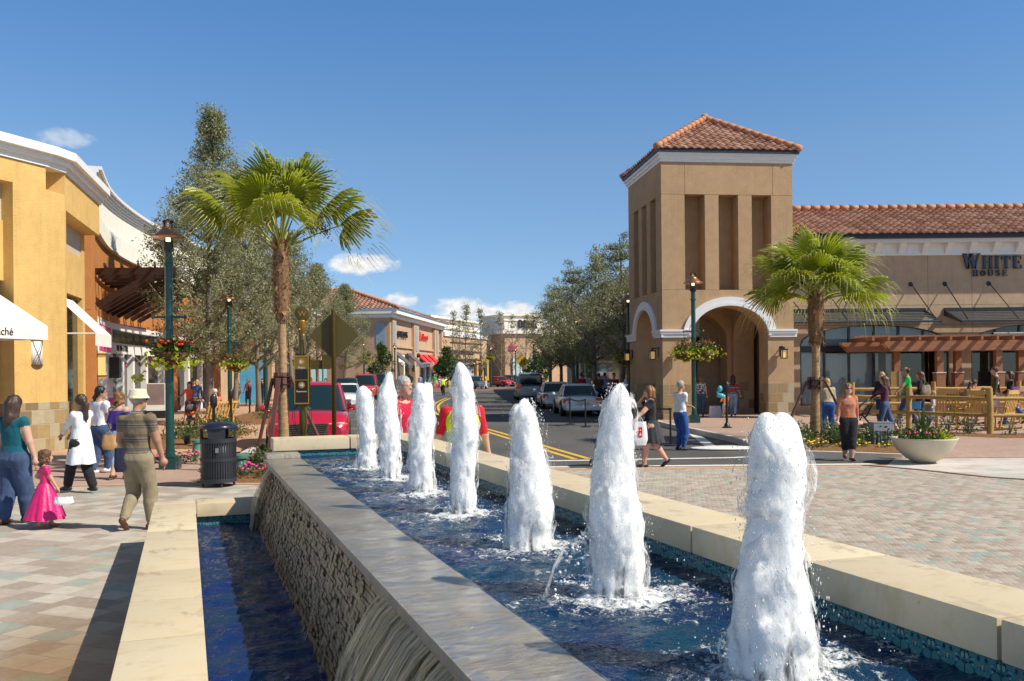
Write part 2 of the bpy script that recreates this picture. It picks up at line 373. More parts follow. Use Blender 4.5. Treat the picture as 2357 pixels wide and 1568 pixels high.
M['bark'] = mat('grey bark', (.20, .165, .13), .9, .3, 9, bump=.6, bs=35, stretch=(1, 1, .3), bd=.02); M['twig'] = mat('grey twig', (.23, .195, .155), .9, .2, 9)
M['palmbark'] = mat('palm bark', (.40, .25, .125), .9, .3, 10, bump=.7, bs=40, stretch=(.4, .4, 2.4), bd=.02, tint=True)
M['fiber'] = mat('palm fibre', (.27, .15, .07), .95, .4, 14, tint=True); M['planter'] = mat('cast planter', (.56, .49, .38), .75, .06, 2.5, bump=.08)
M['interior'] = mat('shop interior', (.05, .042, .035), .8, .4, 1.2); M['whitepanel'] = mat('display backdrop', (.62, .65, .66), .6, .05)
# ------------------------------------------------------------------ ground, road, paving
FA = math.atan2(.330, .944); FN = Vector((cos(FA), sin(FA), 0)); FX = Vector((-sin(FA), cos(FA), 0))
def fw(n, a, z=0): v = FN*n+FX*a; return Vector((v.x, v.y, z))
def sheet(name, poly, z, m):
    b = MB(); zz = z if hasattr(z, '__len__') else [z]*len(poly)
    b.add([(p[0], p[1], q) for p, q in zip(poly, zz)], [tuple(range(len(poly)))]); return struct(b.build(name, m, recalc=True))
def asphalt():
    t = NT('asphalt'); o = t.obj(); f = t.math('ADD', t.rng(t.noise(o, .35, 4), .3, .7, .82, 1.15), t.rng(t.noise(o, 60, 2), .3, .7, -.12, .12))
    f = t.math('ADD', f, t.rng(t.noise(t.mapv(o, (.5, .06, 1), (0, 0, R(-6))), 3, 3), .35, .65, -.08, .08))
    cc = t.n('CombineColor'); [t.l(f, cc.inputs[i]) for i in range(3)]
    t.l(t.mix(1.0, (.092, .088, .082), cc.outputs[0], 'MULTIPLY'), t.b.inputs['Base Color']); t.b.inputs['Roughness'].default_value = .85
    t.bump(t.noise(o, 130, 2), .3, .01); return t.m
M['asphalt'] = asphalt()
tp, vec = tilewall('plaza pavers', [(.50, .445, .375), (.36, .295, .235), (.48, .42, .35), (.33, .355, .31), (.38, .305, .245), (.52, .465, .39), (.42, .345, .28), (.34, .275, .22), (.46, .39, .325)],
                   .29, .29, .008, .5, (.37, .315, .26), .75, .35, wall=False, rot=R(21.8), streak=.4)
# wet, rust-stained pavers by the low basin: a real stain with its own outline
o_ = tp.obj(); sp_ = tp.n('SeparateXYZ'); tp.l(o_, sp_.inputs[0])
nn = tp.math('ADD', tp.math('MULTIPLY', sp_.outputs[0], FN.x), tp.math('MULTIPLY', sp_.outputs[1], FN.y)); aa = tp.math('ADD', tp.math('MULTIPLY', sp_.outputs[0], FX.x), tp.math('MULTIPLY', sp_.outputs[1], FX.y))
wet = tp.math('MULTIPLY', tp.rng(tp.math('ADD', nn, tp.math('MULTIPLY', tp.noise(o_, 2.2, 5, .7), .9)), -1.25, -.55, 0, 1, True), tp.rng(aa, 9.5, 7.0, 0, 1, True))
src = tp.b.inputs['Base Color'].links[0].from_socket
tp.l(tp.mix(wet, src, tp.mix(1.0, src, (.62, .47, .30), 'MULTIPLY')), tp.b.inputs['Base Color']); tp.l(tp.rng(wet, 0, 1, .75, .42), tp.b.inputs['Roughness'])
M['paver'] = tp.m
M['brick'] = tilewall('plaza bricks', [(.40, .33, .26), (.33, .26, .20), (.46, .40, .33), (.36, .29, .235), (.30, .235, .185), (.43, .37, .305), (.27, .34, .29), (.38, .315, .255), (.35, .28, .225), (.46, .40, .34), (.41, .34, .28)],
                      .135, .165, .012, .37, (.50, .43, .36), .78, .5, wall=False, rot=R(4), streak=.5)[0].m
M['bigtile'] = tilewall('strip pavers', [(.60, .55, .49), (.55, .50, .45), (.50, .44, .38), (.58, .53, .48), (.44, .47, .42), (.62, .57, .52)], .46, .40, .014, .0, (.62, .57, .5), .75, .3, wall=False, rot=R(-6), streak=.6)[0].m
M['mauve'] = tilewall('stained walk', [(.41, .275, .215), (.40, .27, .21), (.42, .285, .225)], 2.4, 2.4, .02, 0, (.30, .2, .15), .8, .15, wall=False, rot=R(7))[0].m
M['terra'] = tilewall('terracotta walk', [(.50, .305, .195), (.49, .30, .19), (.515, .315, .20)], 1.9, 1.9, .02, 0, (.36, .22, .14), .85, .15, wall=False, rot=R(7))[0].m
M['redbrick'] = tilewall('crosswalk brick', [(.24, .13, .105), (.21, .11, .09), (.27, .15, .12)], .4, .2, .02, .5, (.2, .13, .1), .85, .2, wall=False)[0].m
M['grass'] = mat('far ground', (.16, .15, .09), .95, .3, .3)
sheet('ground', [(-400, -60), (400, -60), (400, 900), (-400, 900)], -.03, M['grass'])
sheet('road', [(-6.6, 17), (-2.3, 17), (-2.3, 12), (7.5, 12), (30, 12), (30, 18), (8.6, 20.6), (6.2, 21.2), (6.0, 26), (5.3, 33), (5.0, 40), (4.6, 50), (3.6, 70), (2.8, 95), (2.6, 102), (60, 104), (60, 119), (4, 119), (4, 300), (-14, 300), (-17, 119), (-60, 119), (-60, 103), (-13.6, 99), (-12.4, 78), (-9.8, 50), (-6.6, 22.5)], 0, M['asphalt'])
sheet('plaza', [(-60, -8), tuple(fw(1.6, -8).xy), tuple(fw(1.6, 12.0).xy), (-3.1, 16.9), (-60, 16.9)], .004, M['paver'])
sheet('brick_plaza', [tuple(fw(1.62, -8).xy), (40, -8), (40, 15.2), (10.4, 15.2), (8.6, 16.9), (7.9, 18.3), (7.5, 18.85), (-2.2, 18.85), (-3.0, 12.0)], .008, M['brick'])
sheet('plaza_edge', [(-2.2, 18.87), (8.0, 18.87), (8.0, 19.25), (-2.2, 19.25)], .008, M['terra'])
sheet('strip_paving', [(7.53, 18.87), (7.93, 18.3), (8.63, 16.93), (10.42, 15.23), (40, 15.23), (40, 20.4), (8.4, 20.5)], .010, M['bigtile'])
b = MB(); pts = [(7.2, 19.2), (7.5, 18.85), (7.9, 18.3), (8.6, 16.9), (10.4, 15.2), (13, 14.4)]
for p, q in zip(pts[:-1], pts[1:]): b.beam((p[0], p[1], .016), (q[0], q[1], .016), .10, .012)
struct(b.build('paving_border', M['redbrick']))
sheet('walk', [(-60, 16.92), (-3.9, 16.92), (-3.9, 17.4), (-6.7, 22.4), (-7.2, 23.4), (-60, 23.4)], .008, M['mauve'])
b = MB(); b.beam((-30, 16.95, .012), (-3.9, 16.95, .012), .2, .006); struct(b.build('walk_edge', M['terra']))
sheet('sidewalk', [(-60, 23.42), (-7.2, 23.42), (-6.85, 25), (-10.0, 50), (-12.6, 78), (-13.8, 99), (-60, 103)], .008, M['terra'])
# right-hand pavement: slopes up from the plaza, 15 cm kerb along the street
RK = [(8.6, 20.6), (6.2, 21.2), (6.0, 26), (5.3, 33), (5.0, 40), (4.6, 50), (3.6, 70), (2.8, 95)]
b = MB(); b.add([(8.6, 20.55, .012), (40, 20.55, .012), (40, 25.2, .15), (6.05, 25.2, .15), (6.2, 21.4, .12)], [(0, 1, 2, 3, 4)])
b.add([(6.03, 25.2, .15), (60, 25.2, .15), (60, 103, .15), (2.9, 95, .15), (3.7, 70, .15), (4.7, 50, .15), (5.1, 40, .15), (5.4, 33, .15), (6.05, 26, .15)], [tuple(range(9))])
struct(b.build('sidewalk', M['mauve']))
b = MB()
for (p, q) in zip(RK[:-1], RK[1:]):
    za = .10 if p == RK[0] else .156
    P = [Vector((p[0], p[1], 0)), Vector((q[0], q[1], 0))]; d = (P[1]-P[0]).normalized(); nrm = Vector((d.y, -d.x, 0))*.17
    zq = .156
    b.add([tuple(P[0]), tuple(P[1]), tuple(P[1]+Vector((0, 0, zq))), tuple(P[0]+Vector((0, 0, za))), tuple(P[0]+nrm+Vector((0, 0, za))), tuple(P[1]+nrm+Vector((0, 0, zq)))], [(0, 1, 2, 3), (3, 2, 5, 4)])
struct(b.build('kerb', M['concrete']))
b = MB(); LK = [(-2.45, 17.15), (-2.45, 20.6), (-3.2, 21.5), (-6.4, 22.2), (-6.75, 25), (-9.9, 50), (-12.5, 78)]
for p, q in zip(LK[:-1], LK[1:]): b.beam((p[0], p[1], .07), (q[0], q[1], .07), .16, .15)
struct(b.build('kerb', M['concrete']))
# road paint
b = MB()
def stripe(pts, w, m, off=0, z=.005):
    P = [Vector((p[0], p[1], z)) for p in pts]; vs = []
    for i, p in enumerate(P):
        d = (P[min(i+1, len(P)-1)]-P[max(i-1, 0)]).normalized(); nrm = Vector((d.y, -d.x, 0)); vs += [tuple(p+nrm*(off-w/2)), tuple(p+nrm*(off+w/2))]
    b.add(vs, [(2*i, 2*i+1, 2*i+3, 2*i+2) for i in range(len(P)-1)], m)
YL = [G(px, py).xy for px, py in ((1340, 1057), (1252, 1031), (1175, 1007), (1110, 988), (1050, 972), (1016, 955), (1003, 943), (1003, 934), (1012, 926), (1024, 920), (1034, 916))]
def smooth_line(P, k=4):
    P = [Vector(p) for p in P]; out = []
    for i in range(len(P)-1):
        p0, p1, p2, p3 = P[max(i-1, 0)], P[i], P[i+1], P[min(i+2, len(P)-1)]
        for j in range(k):
            t = j/k; out.append(.5*((2*p1)+(p2-p0)*t+(2*p0-5*p1+4*p2-p3)*t*t+(3*p1-p0-3*p2+p3)*t**3))
    return out+[P[-1]]
YL = smooth_line(YL)
stripe(YL, .15, 1, -.16); stripe(YL, .15, 1, .16)
stripe([(-2.4, 20.9), (1, 20.85), (5, 21.2), (6.1, 21.6)], .22, 0); stripe([(-2.4, 19.5), (7.6, 19.5)], .26, 0)
for yy in (99, 120.5): stripe([(-13, yy), (2.6, yy)], .6, 0)
for yy in (27, 33.5, 40, 46.5, 53, 59.5, 66): stripe([(-4.6-(yy-25)*.115, yy), (-6.7-(yy-25)*.125, yy)], .1, 0)
for yy in (38, 45, 53, 60, 68): stripe([(2.4-(yy-38)*.05, yy), (4.6-(yy-38)*.05, yy)], .1, 0)
stripe([(5.2, 24.6), (5.75, 30), (5.0, 38)], .3, 0)
struct(b.build('road_marking', [M['white2'], M['yel2']]))
sheet('crosswalk', [(-13.4, 102), (2.8, 102), (3.2, 118), (-14.8, 118)], .006, M['redbrick'])
sheet('far_sidewalk', [(-60, 120.5), (-16.8, 120.5), (-13.6, 300), (-60, 300)], .10, M['terra']); sheet('far_sidewalk', [(2.9, 119), (60, 119), (60, 300), (4.1, 300)], .10, M['terra'])
b = MB(); b.beam((-60, 120.4, .06), (-16.7, 120.4, .06), .3, .14); b.beam((3, 119, .06), (60, 119, .06), .3, .14); struct(b.build('kerb', M['concrete']))
b = MB(); b.lathe([(.9, .02), (.8, .05), (.4, .075), (0, .085)], 20, c=(G(1665, 1034).x, G(1665, 1034).y, 0), sy=.5); struct(b.build('road_dome', M['white2'], smooth=True))
def bed(poly, h=.1, z=.012, seed=1):
    P = np.array(poly); lo, hi = P.min(0)-.1, P.max(0)+.1; st = .18
    xs = np.arange(lo[0], hi[0]+st, st); ys = np.arange(lo[1], hi[1]+st, st); XX, YY = np.meshgrid(xs, ys, indexing='ij')
    dmin = np.full(XX.shape, 1e9); ins = np.zeros(XX.shape, bool)
    for i in range(len(P)):
        a, c = P[i], P[(i+1) % len(P)]; e = c-a; t = np.clip(((XX-a[0])*e[0]+(YY-a[1])*e[1])/(e@e), 0, 1)
        dmin = np.minimum(dmin, np.hypot(XX-a[0]-t*e[0], YY-a[1]-t*e[1]))
        cr = ((a[1] > YY) != (c[1] > YY)) & (XX < (c[0]-a[0])*(YY-a[1])/(c[1]-a[1]+1e-12)+a[0]); ins ^= cr
    sd = np.where(ins, dmin, -dmin); k = np.clip(sd/.7, -.3, 1)
    P3 = np.stack([XX, YY, z+h*np.sin(np.clip(k, 0, 1)*PI/2)+np.where(sd < 0, -.05, 0)], -1); P3[..., 2] += fbm(P3, 5, seed)*.05*np.clip(k, 0, 1)
    b = MB(); b.grid(P3); return struct(b.build('planting_bed', M['mulch'], smooth=True))
bed([(-5.9, 17.15), (-2.55, 17.15), (-2.55, 20.5), (-3.3, 21.4), (-6.4, 22.1)], .13, .02, 3)
bed([(-11.2, 25), (-8.2, 25), (-9.0, 33), (-11.8, 33)], .12, .014, 4); bed([(-12.6, 37), (-9.1, 37), (-10.6, 50), (-13.6, 50)], .12, .014, 5)
bed([(6.4, 21.35), (8.9, 20.85), (10.1, 21.6), (9.6, 25.8), (6.4, 26.2)], .16, .03, 6); bed([(9.8, 26.4), (11.4, 27.6), (13.3, 25.4), (20, 24.6), (20, 24.0), (13.0, 24.5)], .08, .14, 7)
bed([(11.8, 15.9), (13.5, 14.6), (16, 14.8), (16, 17.4), (13, 17.4)], .14, .05, 8)

# ------------------------------------------------------------------ fountain (local x = across, y = along, camera stands at its origin)
def stone_coping():
    t = NT('cast stone coping'); o = t.obj(); isl = t.n('NewGeometry').outputs['Random Per Island']; big = t.noise(o, 1.2, 4); st = t.noise(t.mapv(o, (1.2, 2.5, 1)), 3.3, 6, .68); sk = t.noise(t.mapv(o, (1, 6, 6)), 14, 4)
    c = t.mix(t.rng(big, .3, .7), (.62, .51, .335), (.66, .56, .39)); c = t.mix(t.math('MULTIPLY', t.rng(st, .52, .66), .45), c, (.50, .37, .19)); c = t.mix(t.math('MULTIPLY', t.rng(sk, .58, .7), .35), c, (.55, .47, .33))
    wetm = t.math('MULTIPLY', t.rng(t.noise(t.mapv(o, (1.5, .8, 1)), 2.6, 6, .7), .56, .62), .5); c = t.mix(wetm, c, (.52, .42, .27))
    ic = t.n('CombineColor'); iv = t.rng(isl, 0, 1, .90, 1.07); [t.l(iv, ic.inputs[i]) for i in range(3)]; c = t.mix(1.0, c, ic.outputs[0], 'MULTIPLY')
    c = t.mix(t.math('MULTIPLY', t.rng(t.noise(o, 9, 6, .8), .66, .72), .5), c, (.30, .235, .14))
    t.l(c, t.b.inputs['Base Color']); t.l(t.rng(wetm, 0, .5, .7, .3), t.b.inputs['Roughness']); t.bump(t.noise(o, 45, 3), .12, .01); return t.m
M['coping'] = stone_coping()
def wet_slate():
    t = NT('wet slate cap'); o = t.obj(); fl = t.noise(t.mapv(o, (1.2, 9, 1)), 7, 5, .65, .6); lump = t.noise(t.mapv(o, (1.5, 2.2, 1)), 3.5, 4, .6, .8)
    c = t.mix(t.rng(t.noise(o, 2.2, 4), .35, .65), (.25, .225, .19), (.38, .345, .29)); c = t.mix(t.math('MULTIPLY', t.rng(lump, .55, .7), .6), c, (.26, .22, .16))
    t.l(c, t.b.inputs['Base Color']); t.b.inputs['Roughness'].default_value = .38; t.b.inputs['Coat Weight'].default_value = .12; t.b.inputs['Coat Roughness'].default_value = .12
    t.bump(t.math('ADD', t.math('MULTIPLY', fl, .6), t.math('MULTIPLY', lump, 1.2)), .9, .03); return t.m
M['slatecap'] = wet_slate()
def ledger_mat():
    t = NT('wet ledger stone'); o = t.obj(); f = t.noise(t.mapv(o, (1, 1, .25)), 22, 5, .65)
    tt = t.n('CombineColor'); a = t.tint(); [t.l(a, tt.inputs[i]) for i in range(3)]
    c = t.mix(t.rng(f, .35, .65), (.15, .10, .05), (.31, .215, .115)); t.l(t.mix(1.0, c, tt.outputs[0], 'MULTIPLY'), t.b.inputs['Base Color'])
    t.b.inputs['Roughness'].default_value = .42; t.b.inputs['Coat Weight'].default_value = .15; t.b.inputs['Coat Roughness'].default_value = .12; t.bump(f, .6, .015); return t.m
M['ledger'] = ledger_mat(); M['dark'] = mat('dark backing', (.02, .017, .013), .8, .2)
def tileband():
    t = NT('blue glazed tile'); o = t.obj(); sp = t.n('SeparateXYZ'); t.l(o, sp.inputs[0])
    u = t.math('DIVIDE', t.math('ADD', sp.outputs[1], sp.outputs[0]), .15); fu = t.math('FRACT', u); v = t.math('DIVIDE', t.math('SUBTRACT', sp.outputs[2], .0), .15); fv = t.math('FRACT', v)
    x = t.math('ABSOLUTE', t.math('SUBTRACT', fu, .5)); cb = t.n('CombineXYZ'); t.l(x, cb.inputs[0]); t.l(fv, cb.inputs[1])
    p1 = t.noise(cb.outputs[0], 6.5, 2, .5, .8); p2 = t.noise(t.mapv(cb.outputs[0], loc=(3.3, 1.7, 0)), 5.2, 2, .5, .6); p3 = t.noise(t.mapv(cb.outputs[0], loc=(7.1, 4.2, 0)), 7, 1)
    c = t.mix(t.rng(t.noise(o, 9, 3), .3, .7), (.045, .17, .20), (.07, .25, .26)); c = t.mix(t.rng(p1, .53, .56), c, (.008, .03, .10)); c = t.mix(t.rng(p3, .60, .63), c, (.16, .36, .34)); c = t.mix(t.rng(p2, .645, .67), c, (.36, .19, .04))
    g = t.math('LESS_THAN', t.math('MINIMUM', t.math('MINIMUM', fu, t.math('SUBTRACT', 1.0, fu)), t.math('MINIMUM', fv, t.math('SUBTRACT', 1.0, fv))), .02)
    t.l(t.mix(g, c, (.03, .06, .07)), t.b.inputs['Base Color']); t.b.inputs['Roughness'].default_value = .12; return t.m
M['tileband'] = tileband()
fo = thing('fountain', 'long cream stone fountain with raised blue pool spilling over a brown ledger stone wall', 'fountain', (0, 0, 0), FA)
A0, A1 = -1.6, 12.2
def coping_run(axis, lo, hi, c0, c1, z0, z1, bl, phase):
    b = MB(); g = .007; e = lo+phase
    cuts = [lo]
    while e < hi-.05:
        if e > lo+.02: cuts.append(e)
        e += bl
    cuts.append(hi)
    for p, q in zip(cuts[:-1], cuts[1:]):
        if axis == 'y': b.box(c0, c1, p+g, q-g, z0, z1)
        else: b.box(p+g, q-g, c0, c1, z0, z1)
    return b.build('coping', M['coping'], fo, bevel=.012, auto=40)
coping_run('y', A0, 11.78, 2.44, 2.84, 1.06, 1.2, .96, .06); coping_run('x', 1.0, 2.84, 11.79, 12.2, 1.05, 1.2, .95, .0)
coping_run('y', A0, A1-.5, -.36, .09, .37, .52, .96, .5); coping_run('x', .10, .80, 11.28, 11.7, .37, .52, .95, 0)
b = MB(); b.box(2.50, 2.80, A0, 12.1, 0, 1.055); b.box(1.02, 2.49, 11.85, 12.1, 0, 1.045); b.box(-.30, -.02, A0, 11.6, 0, .365); b.box(-.01, .74, 11.36, 11.62, 0, .365)
b.box(1.02, 2.48, 11.35, 11.845, 0, .8); b.build('base_wall', M['coping'], fo)
b = MB(); b.box(2.475, 2.497, A0, 11.8, .80, 1.056); b.box(1.31, 2.47, 11.82, 11.846, .80, 1.046); b.box(-.016, .006, A0, 11.3, .10, .368); b.box(.01, .74, 11.33, 11.356, .10, .368); b.build('tile_band', M['tileband'], fo)
b = MB(); y = A0
while y < 11.7: b.box(.88, 1.30, y+.0015, min(y+1.83, 11.7)-.0015, .925, .982); y += 1.83
b.build('spill_cap', M['slatecap'], fo, bevel=.012, auto=40)
b = MB(); b.box(.90, 1.295, 11.44, 11.775, .984, 1.04); b.build('spill_block', M['slatecap'], fo, bevel=.015, auto=40)
b = MB(); b.box(.97, 1.28, A0, 11.7, 0, .92); b.add([(.935, A0, .92), (.935, 11.7, .92), (.74, 11.7, .1), (.74, A0, .1), (.975, A0, .92), (.975, 11.7, .92), (.975, 11.7, .1), (.975, A0, .1)], [(0, 1, 2, 3), (4, 7, 6, 5), (1, 5, 6, 2), (0, 3, 7, 4)]); b.build('wall_core', M['dark'], fo)
b = MB(); top = Vector((.93, 0, .922)); bot = Vector((.735, 0, .18)); sl = (bot-top); Ls = sl.length; sl.normalize(); nrm = Vector((-sl.z*-1, 0, 0)); nrm = Vector((sl.z, 0, -sl.x)).normalized()
if nrm.x > 0: nrm = -nrm
rr = random.Random(4); s = 0.0
while s < Ls:
    h = rr.choice((.024, .028, .033, .04)); y = A0+rr.uniform(0, .1)
    while y < 11.66:
        l = rr.uniform(.045, .115); k = rr.random(); dep = rr.uniform(.006, .024)
        if k < .13: y += l*.6; continue
        p = top+sl*s+Vector((0, y, 0)); Mx = Matrix((( sl.x, 0, nrm.x, p.x), (0, 1, 0, p.y), (sl.z, 0, nrm.z, p.z), (0, 0, 0, 1)))
        b.box(.002, h-.002, .002, min(l, 11.68-y)-.002, -.02, dep, tint=rr.uniform(.6, 1.35), M=Mx); y += l
    s += h
for z in np.arange(.2, .9, .05):
    xx = .93-.195*(.922-z)/.742
    for k in range(3): b.box(xx+.03+k*.1, xx+.12+k*.1, 11.69, 11.70+rr.uniform(.005, .04), z, z+.046, tint=rr.uniform(.6, 1.3))
b.build('ledger_wall', M['ledger'], fo)
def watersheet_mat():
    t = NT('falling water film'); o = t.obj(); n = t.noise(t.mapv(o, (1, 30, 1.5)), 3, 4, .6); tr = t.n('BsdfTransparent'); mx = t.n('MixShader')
    t.b.inputs['Base Color'].default_value = (.82, .64, .38, 1); t.b.inputs['Roughness'].default_value = .2; t.b.inputs['Subsurface Weight'].default_value = .6; t.b.inputs['Subsurface Radius'].default_value = (.2, .18, .12); t.bump(n, .8, .02)  # golden base colour paints in the sunlight glowing through the falling water
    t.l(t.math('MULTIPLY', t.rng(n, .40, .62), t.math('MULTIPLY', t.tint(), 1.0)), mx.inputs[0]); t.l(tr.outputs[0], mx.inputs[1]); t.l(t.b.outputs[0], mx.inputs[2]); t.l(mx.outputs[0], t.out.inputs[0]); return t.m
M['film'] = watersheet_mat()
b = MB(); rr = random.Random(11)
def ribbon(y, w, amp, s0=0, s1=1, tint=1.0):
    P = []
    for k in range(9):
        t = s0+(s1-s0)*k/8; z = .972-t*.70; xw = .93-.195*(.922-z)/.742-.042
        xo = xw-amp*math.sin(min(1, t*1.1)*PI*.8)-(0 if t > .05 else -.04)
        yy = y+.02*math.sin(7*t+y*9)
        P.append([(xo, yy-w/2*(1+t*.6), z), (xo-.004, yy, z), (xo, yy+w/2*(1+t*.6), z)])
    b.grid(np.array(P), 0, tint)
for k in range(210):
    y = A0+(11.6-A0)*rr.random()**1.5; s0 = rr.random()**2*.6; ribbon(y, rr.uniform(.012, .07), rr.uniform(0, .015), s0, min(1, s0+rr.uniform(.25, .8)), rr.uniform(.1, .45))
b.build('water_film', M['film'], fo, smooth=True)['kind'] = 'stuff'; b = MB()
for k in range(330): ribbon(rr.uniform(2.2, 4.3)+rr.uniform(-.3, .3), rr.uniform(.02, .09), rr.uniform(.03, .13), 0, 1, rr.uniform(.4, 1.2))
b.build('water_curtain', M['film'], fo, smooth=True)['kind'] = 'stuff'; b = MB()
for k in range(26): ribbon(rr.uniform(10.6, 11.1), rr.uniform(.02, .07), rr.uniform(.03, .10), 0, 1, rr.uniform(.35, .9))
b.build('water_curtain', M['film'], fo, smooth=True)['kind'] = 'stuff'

b = MB(); yy = np.arange(A0, 11.44, .0125); xx = np.linspace(.884, 1.298, 18); XX, YY = np.meshgrid(xx, yy, indexing='ij'); P = np.stack([XX, YY, 0*XX], -1)
ph_ = YY*70+fbm(P*[.6, 1, 1], 5, 4, 3)*26; P[..., 2] = .9868+.0016*np.sin(ph_)*(fbm(P, 2.5, 9, 2)+.4)+fbm(P*[.45, 1, 1], 9, 6, 3)*.017+fbm(P*[.7, 1, 1], 26, 8, 2)*.006
b.grid(P); t_ = NT('thin water film'); tr_ = t_.n('BsdfTransparent'); gl_ = t_.n('BsdfGlossy'); gl_.inputs['Roughness'].default_value = .2; fr_ = t_.n('Fresnel'); fr_.inputs[0].default_value = 1.36; mx_ = t_.n('MixShader'); t_.l(t_.math('MULTIPLY', fr_.outputs[0], t_.rng(t_.noise(t_.mapv(t_.obj(), (1.2, 3, 1)), 2.6, 5, .7), .35, .65, .05, .42), clamp=True), mx_.inputs[0]); t_.l(tr_.outputs[0], mx_.inputs[1]); t_.l(gl_.outputs[0], mx_.inputs[2]); t_.l(mx_.outputs[0], t_.out.inputs[0]); tr_.inputs[0].default_value = (.93, .92, .90, 1)
b.build('cap_water', t_.m, fo, smooth=True)
JETS = [(1.84, 10.14), (1.87, 9.15), (1.89, 8.0), (1.90, 6.83), (1.89, 5.49), (1.86, 4.29), (1.87, 3.15)]
JETS = [(n, FX.x*0+ (fwp.dot(FX))) for (n, D), fwp in zip(JETS, [G(px, py, .985) for px, py in ((842, 1075), (897, 1098), (970, 1132), (1067, 1178), (1213, 1255), (1408, 1365), (1742, 1545))])]
def water_mat(name, c1, c2):
    t = NT(name); o = t.obj(); at_ = t.n('Attribute'); at_.attribute_name = 'foam'; n1 = t.noise(o, 26, 6, .72, .5); n2 = t.noise(o, 90, 3, .7)
    fm = t.math('ADD', at_.outputs['Fac'], t.math('ADD', t.math('MULTIPLY', t.math('SUBTRACT', n1, .5), 2.2), t.math('MULTIPLY', t.math('SUBTRACT', n2, .5), 1.2)))
    fac = t.rng(fm, .56, .98, 0, 1, True); base = t.mix(t.rng(t.noise(o, 2.4, 4), .35, .65), c1, c2)
    t.l(t.mix(fac, base, (.72, .75, .78)), t.b.inputs['Base Color']); t.l(t.rng(fac, 0, 1, .045, .6), t.b.inputs['Roughness']); t.b.inputs['IOR'].default_value = 1.33; t.b.inputs['Specular IOR Level'].default_value = .5
    w = t.math('ADD', t.math('MULTIPLY', t.noise(t.mapv(o, (.8, 1.1, 1)), 18, 4, .6, .8), .8), t.math('MULTIPLY', t.noise(o, 55, 2, .6, .4), .25)); w = t.math('ADD', w, t.math('MULTIPLY', fac, .15)); t.bump(w, .8, .035); return t.m
def water_grid(x0, x1, y0, y1, nx, z, m, amp, jets, seed):
    ys = [y0]
    while ys[-1] < y1: ys.append(ys[-1]+max(.014, (ys[-1]-1.5)*.006))
    ys[-1] = y1; XX, YY = np.meshgrid(np.linspace(x0, x1, nx), np.array(ys), indexing='ij'); P = np.stack([XX, YY, np.zeros_like(XX)], -1)
    h = (.12-np.abs(fbm(P*[.7, 1.25, 1], 4.2, seed, 2)))*amp*2.6+(.12-np.abs(fbm(P*[.8, 1.2, 1], 10, seed+5, 2)))*amp*1.15+fbm(P, 24, seed+8, 1)*amp*.25; foam = np.zeros_like(XX)
    for (jn, ja) in jets:
        d = np.hypot(XX-jn, (YY-ja)); ang = np.arctan2(YY-ja, XX-jn); wob = fbm(np.stack([np.cos(ang)*1.3+jn, np.sin(ang)*1.3+ja, 0*d], -1), 1.6, seed+9)
        h += .014*np.exp(-(d/.33)**2)*np.sin(d*45+ja*7+wob*6); rr_ = d*(1+1.1*wob)
        foam = np.maximum(foam, np.clip(1.35-rr_/.40, 0, 1.0)); foam = np.maximum(foam, .62*np.exp(-((rr_-.44)/.06)**2)*(fbm(P, 3, seed+2) > -.12)); foam = np.maximum(foam, .46*np.clip(1-d/.85, 0, 1)); foam = np.maximum(foam, .8*np.clip(1-np.abs(fbm(P, 3.2, seed+21, 2))*14, 0, 1)*np.clip(1.25-d/.75, 0, 1))
    P[..., 2] = z+h; b = MB(); b.grid(P); o = b.build('water', m, smooth=True); o.rotation_euler = (0, 0, FA); a = o.data.attributes.new('foam', 'FLOAT', 'POINT'); a.data.foreach_set('value', foam.reshape(-1).astype(np.float32)); return struct(o)
M['pool'] = water_mat('pool water', (.002, .014, .075), (.004, .042, .08)); M['pool2'] = water_mat('lower pool water', (.003, .018, .12), (.012, .036, .085))
water_grid(1.302, 2.473, A0, 11.81, 74, .975, M['pool'], .026, JETS, 3)
water_grid(.008, .76, A0, 11.32, 46, .27, M['pool2'], .036, [], 13)
def jet_mat(name, shell):
    t = NT(name); o = t.obj(); g = t.n('TexCoord').outputs['Generated']; sp = t.n('SeparateXYZ'); t.l(g, sp.inputs[0])
    ns = t.noise(t.mapv(o, (1, 1, .28)), 17, 5, .65, .3); nf = t.noise(t.mapv(o, (1, 1, .5)), 70, 4, .7)
    t.l(t.mix(t.rng(nf, .3, .65), (.90, .895, .88), (.99, .985, .97)), t.b.inputs['Base Color']); t.b.inputs['Roughness'].default_value = .28; t.b.inputs['Subsurface Weight'].default_value = 1.0; t.b.inputs['Subsurface Radius'].default_value = (.9, .95, 1.0); t.b.inputs['Subsurface Scale'].default_value = .05
    t.bump(t.math('ADD', t.math('MULTIPLY', nf, .8), t.math('ADD', ns, t.math('MULTIPLY', t.noise(t.mapv(o, (1, 1, .3)), 150, 2, .7), .4))), .5, .012)
    tr = t.n('BsdfTransparent'); mx = t.n('MixShader'); z = sp.outputs[2]
    if shell: th = t.rng(z, 0, 1, .52, .50); f = t.rng(t.math('SUBTRACT', ns, th), -.03, .10, 0, .85)
    else: th = t.rng(z, 0, .8, .43, .16); f = t.rng(t.math('SUBTRACT', ns, th), -.05, .08, .12, 1)
    lw = t.n('LayerWeight'); lw.inputs[0].default_value = .35; f = t.math('MULTIPLY', f, t.rng(t.math('ADD', lw.outputs['Facing'], t.math('MULTIPLY', nf, .5)), .85, 1.25, 1, .25)); t.l(f, mx.inputs[0]); t.l(tr.outputs[0], mx.inputs[1]); t.l(t.b.outputs[0], mx.inputs[2]); t.l(mx.outputs[0], t.out.inputs[0]); return t.m
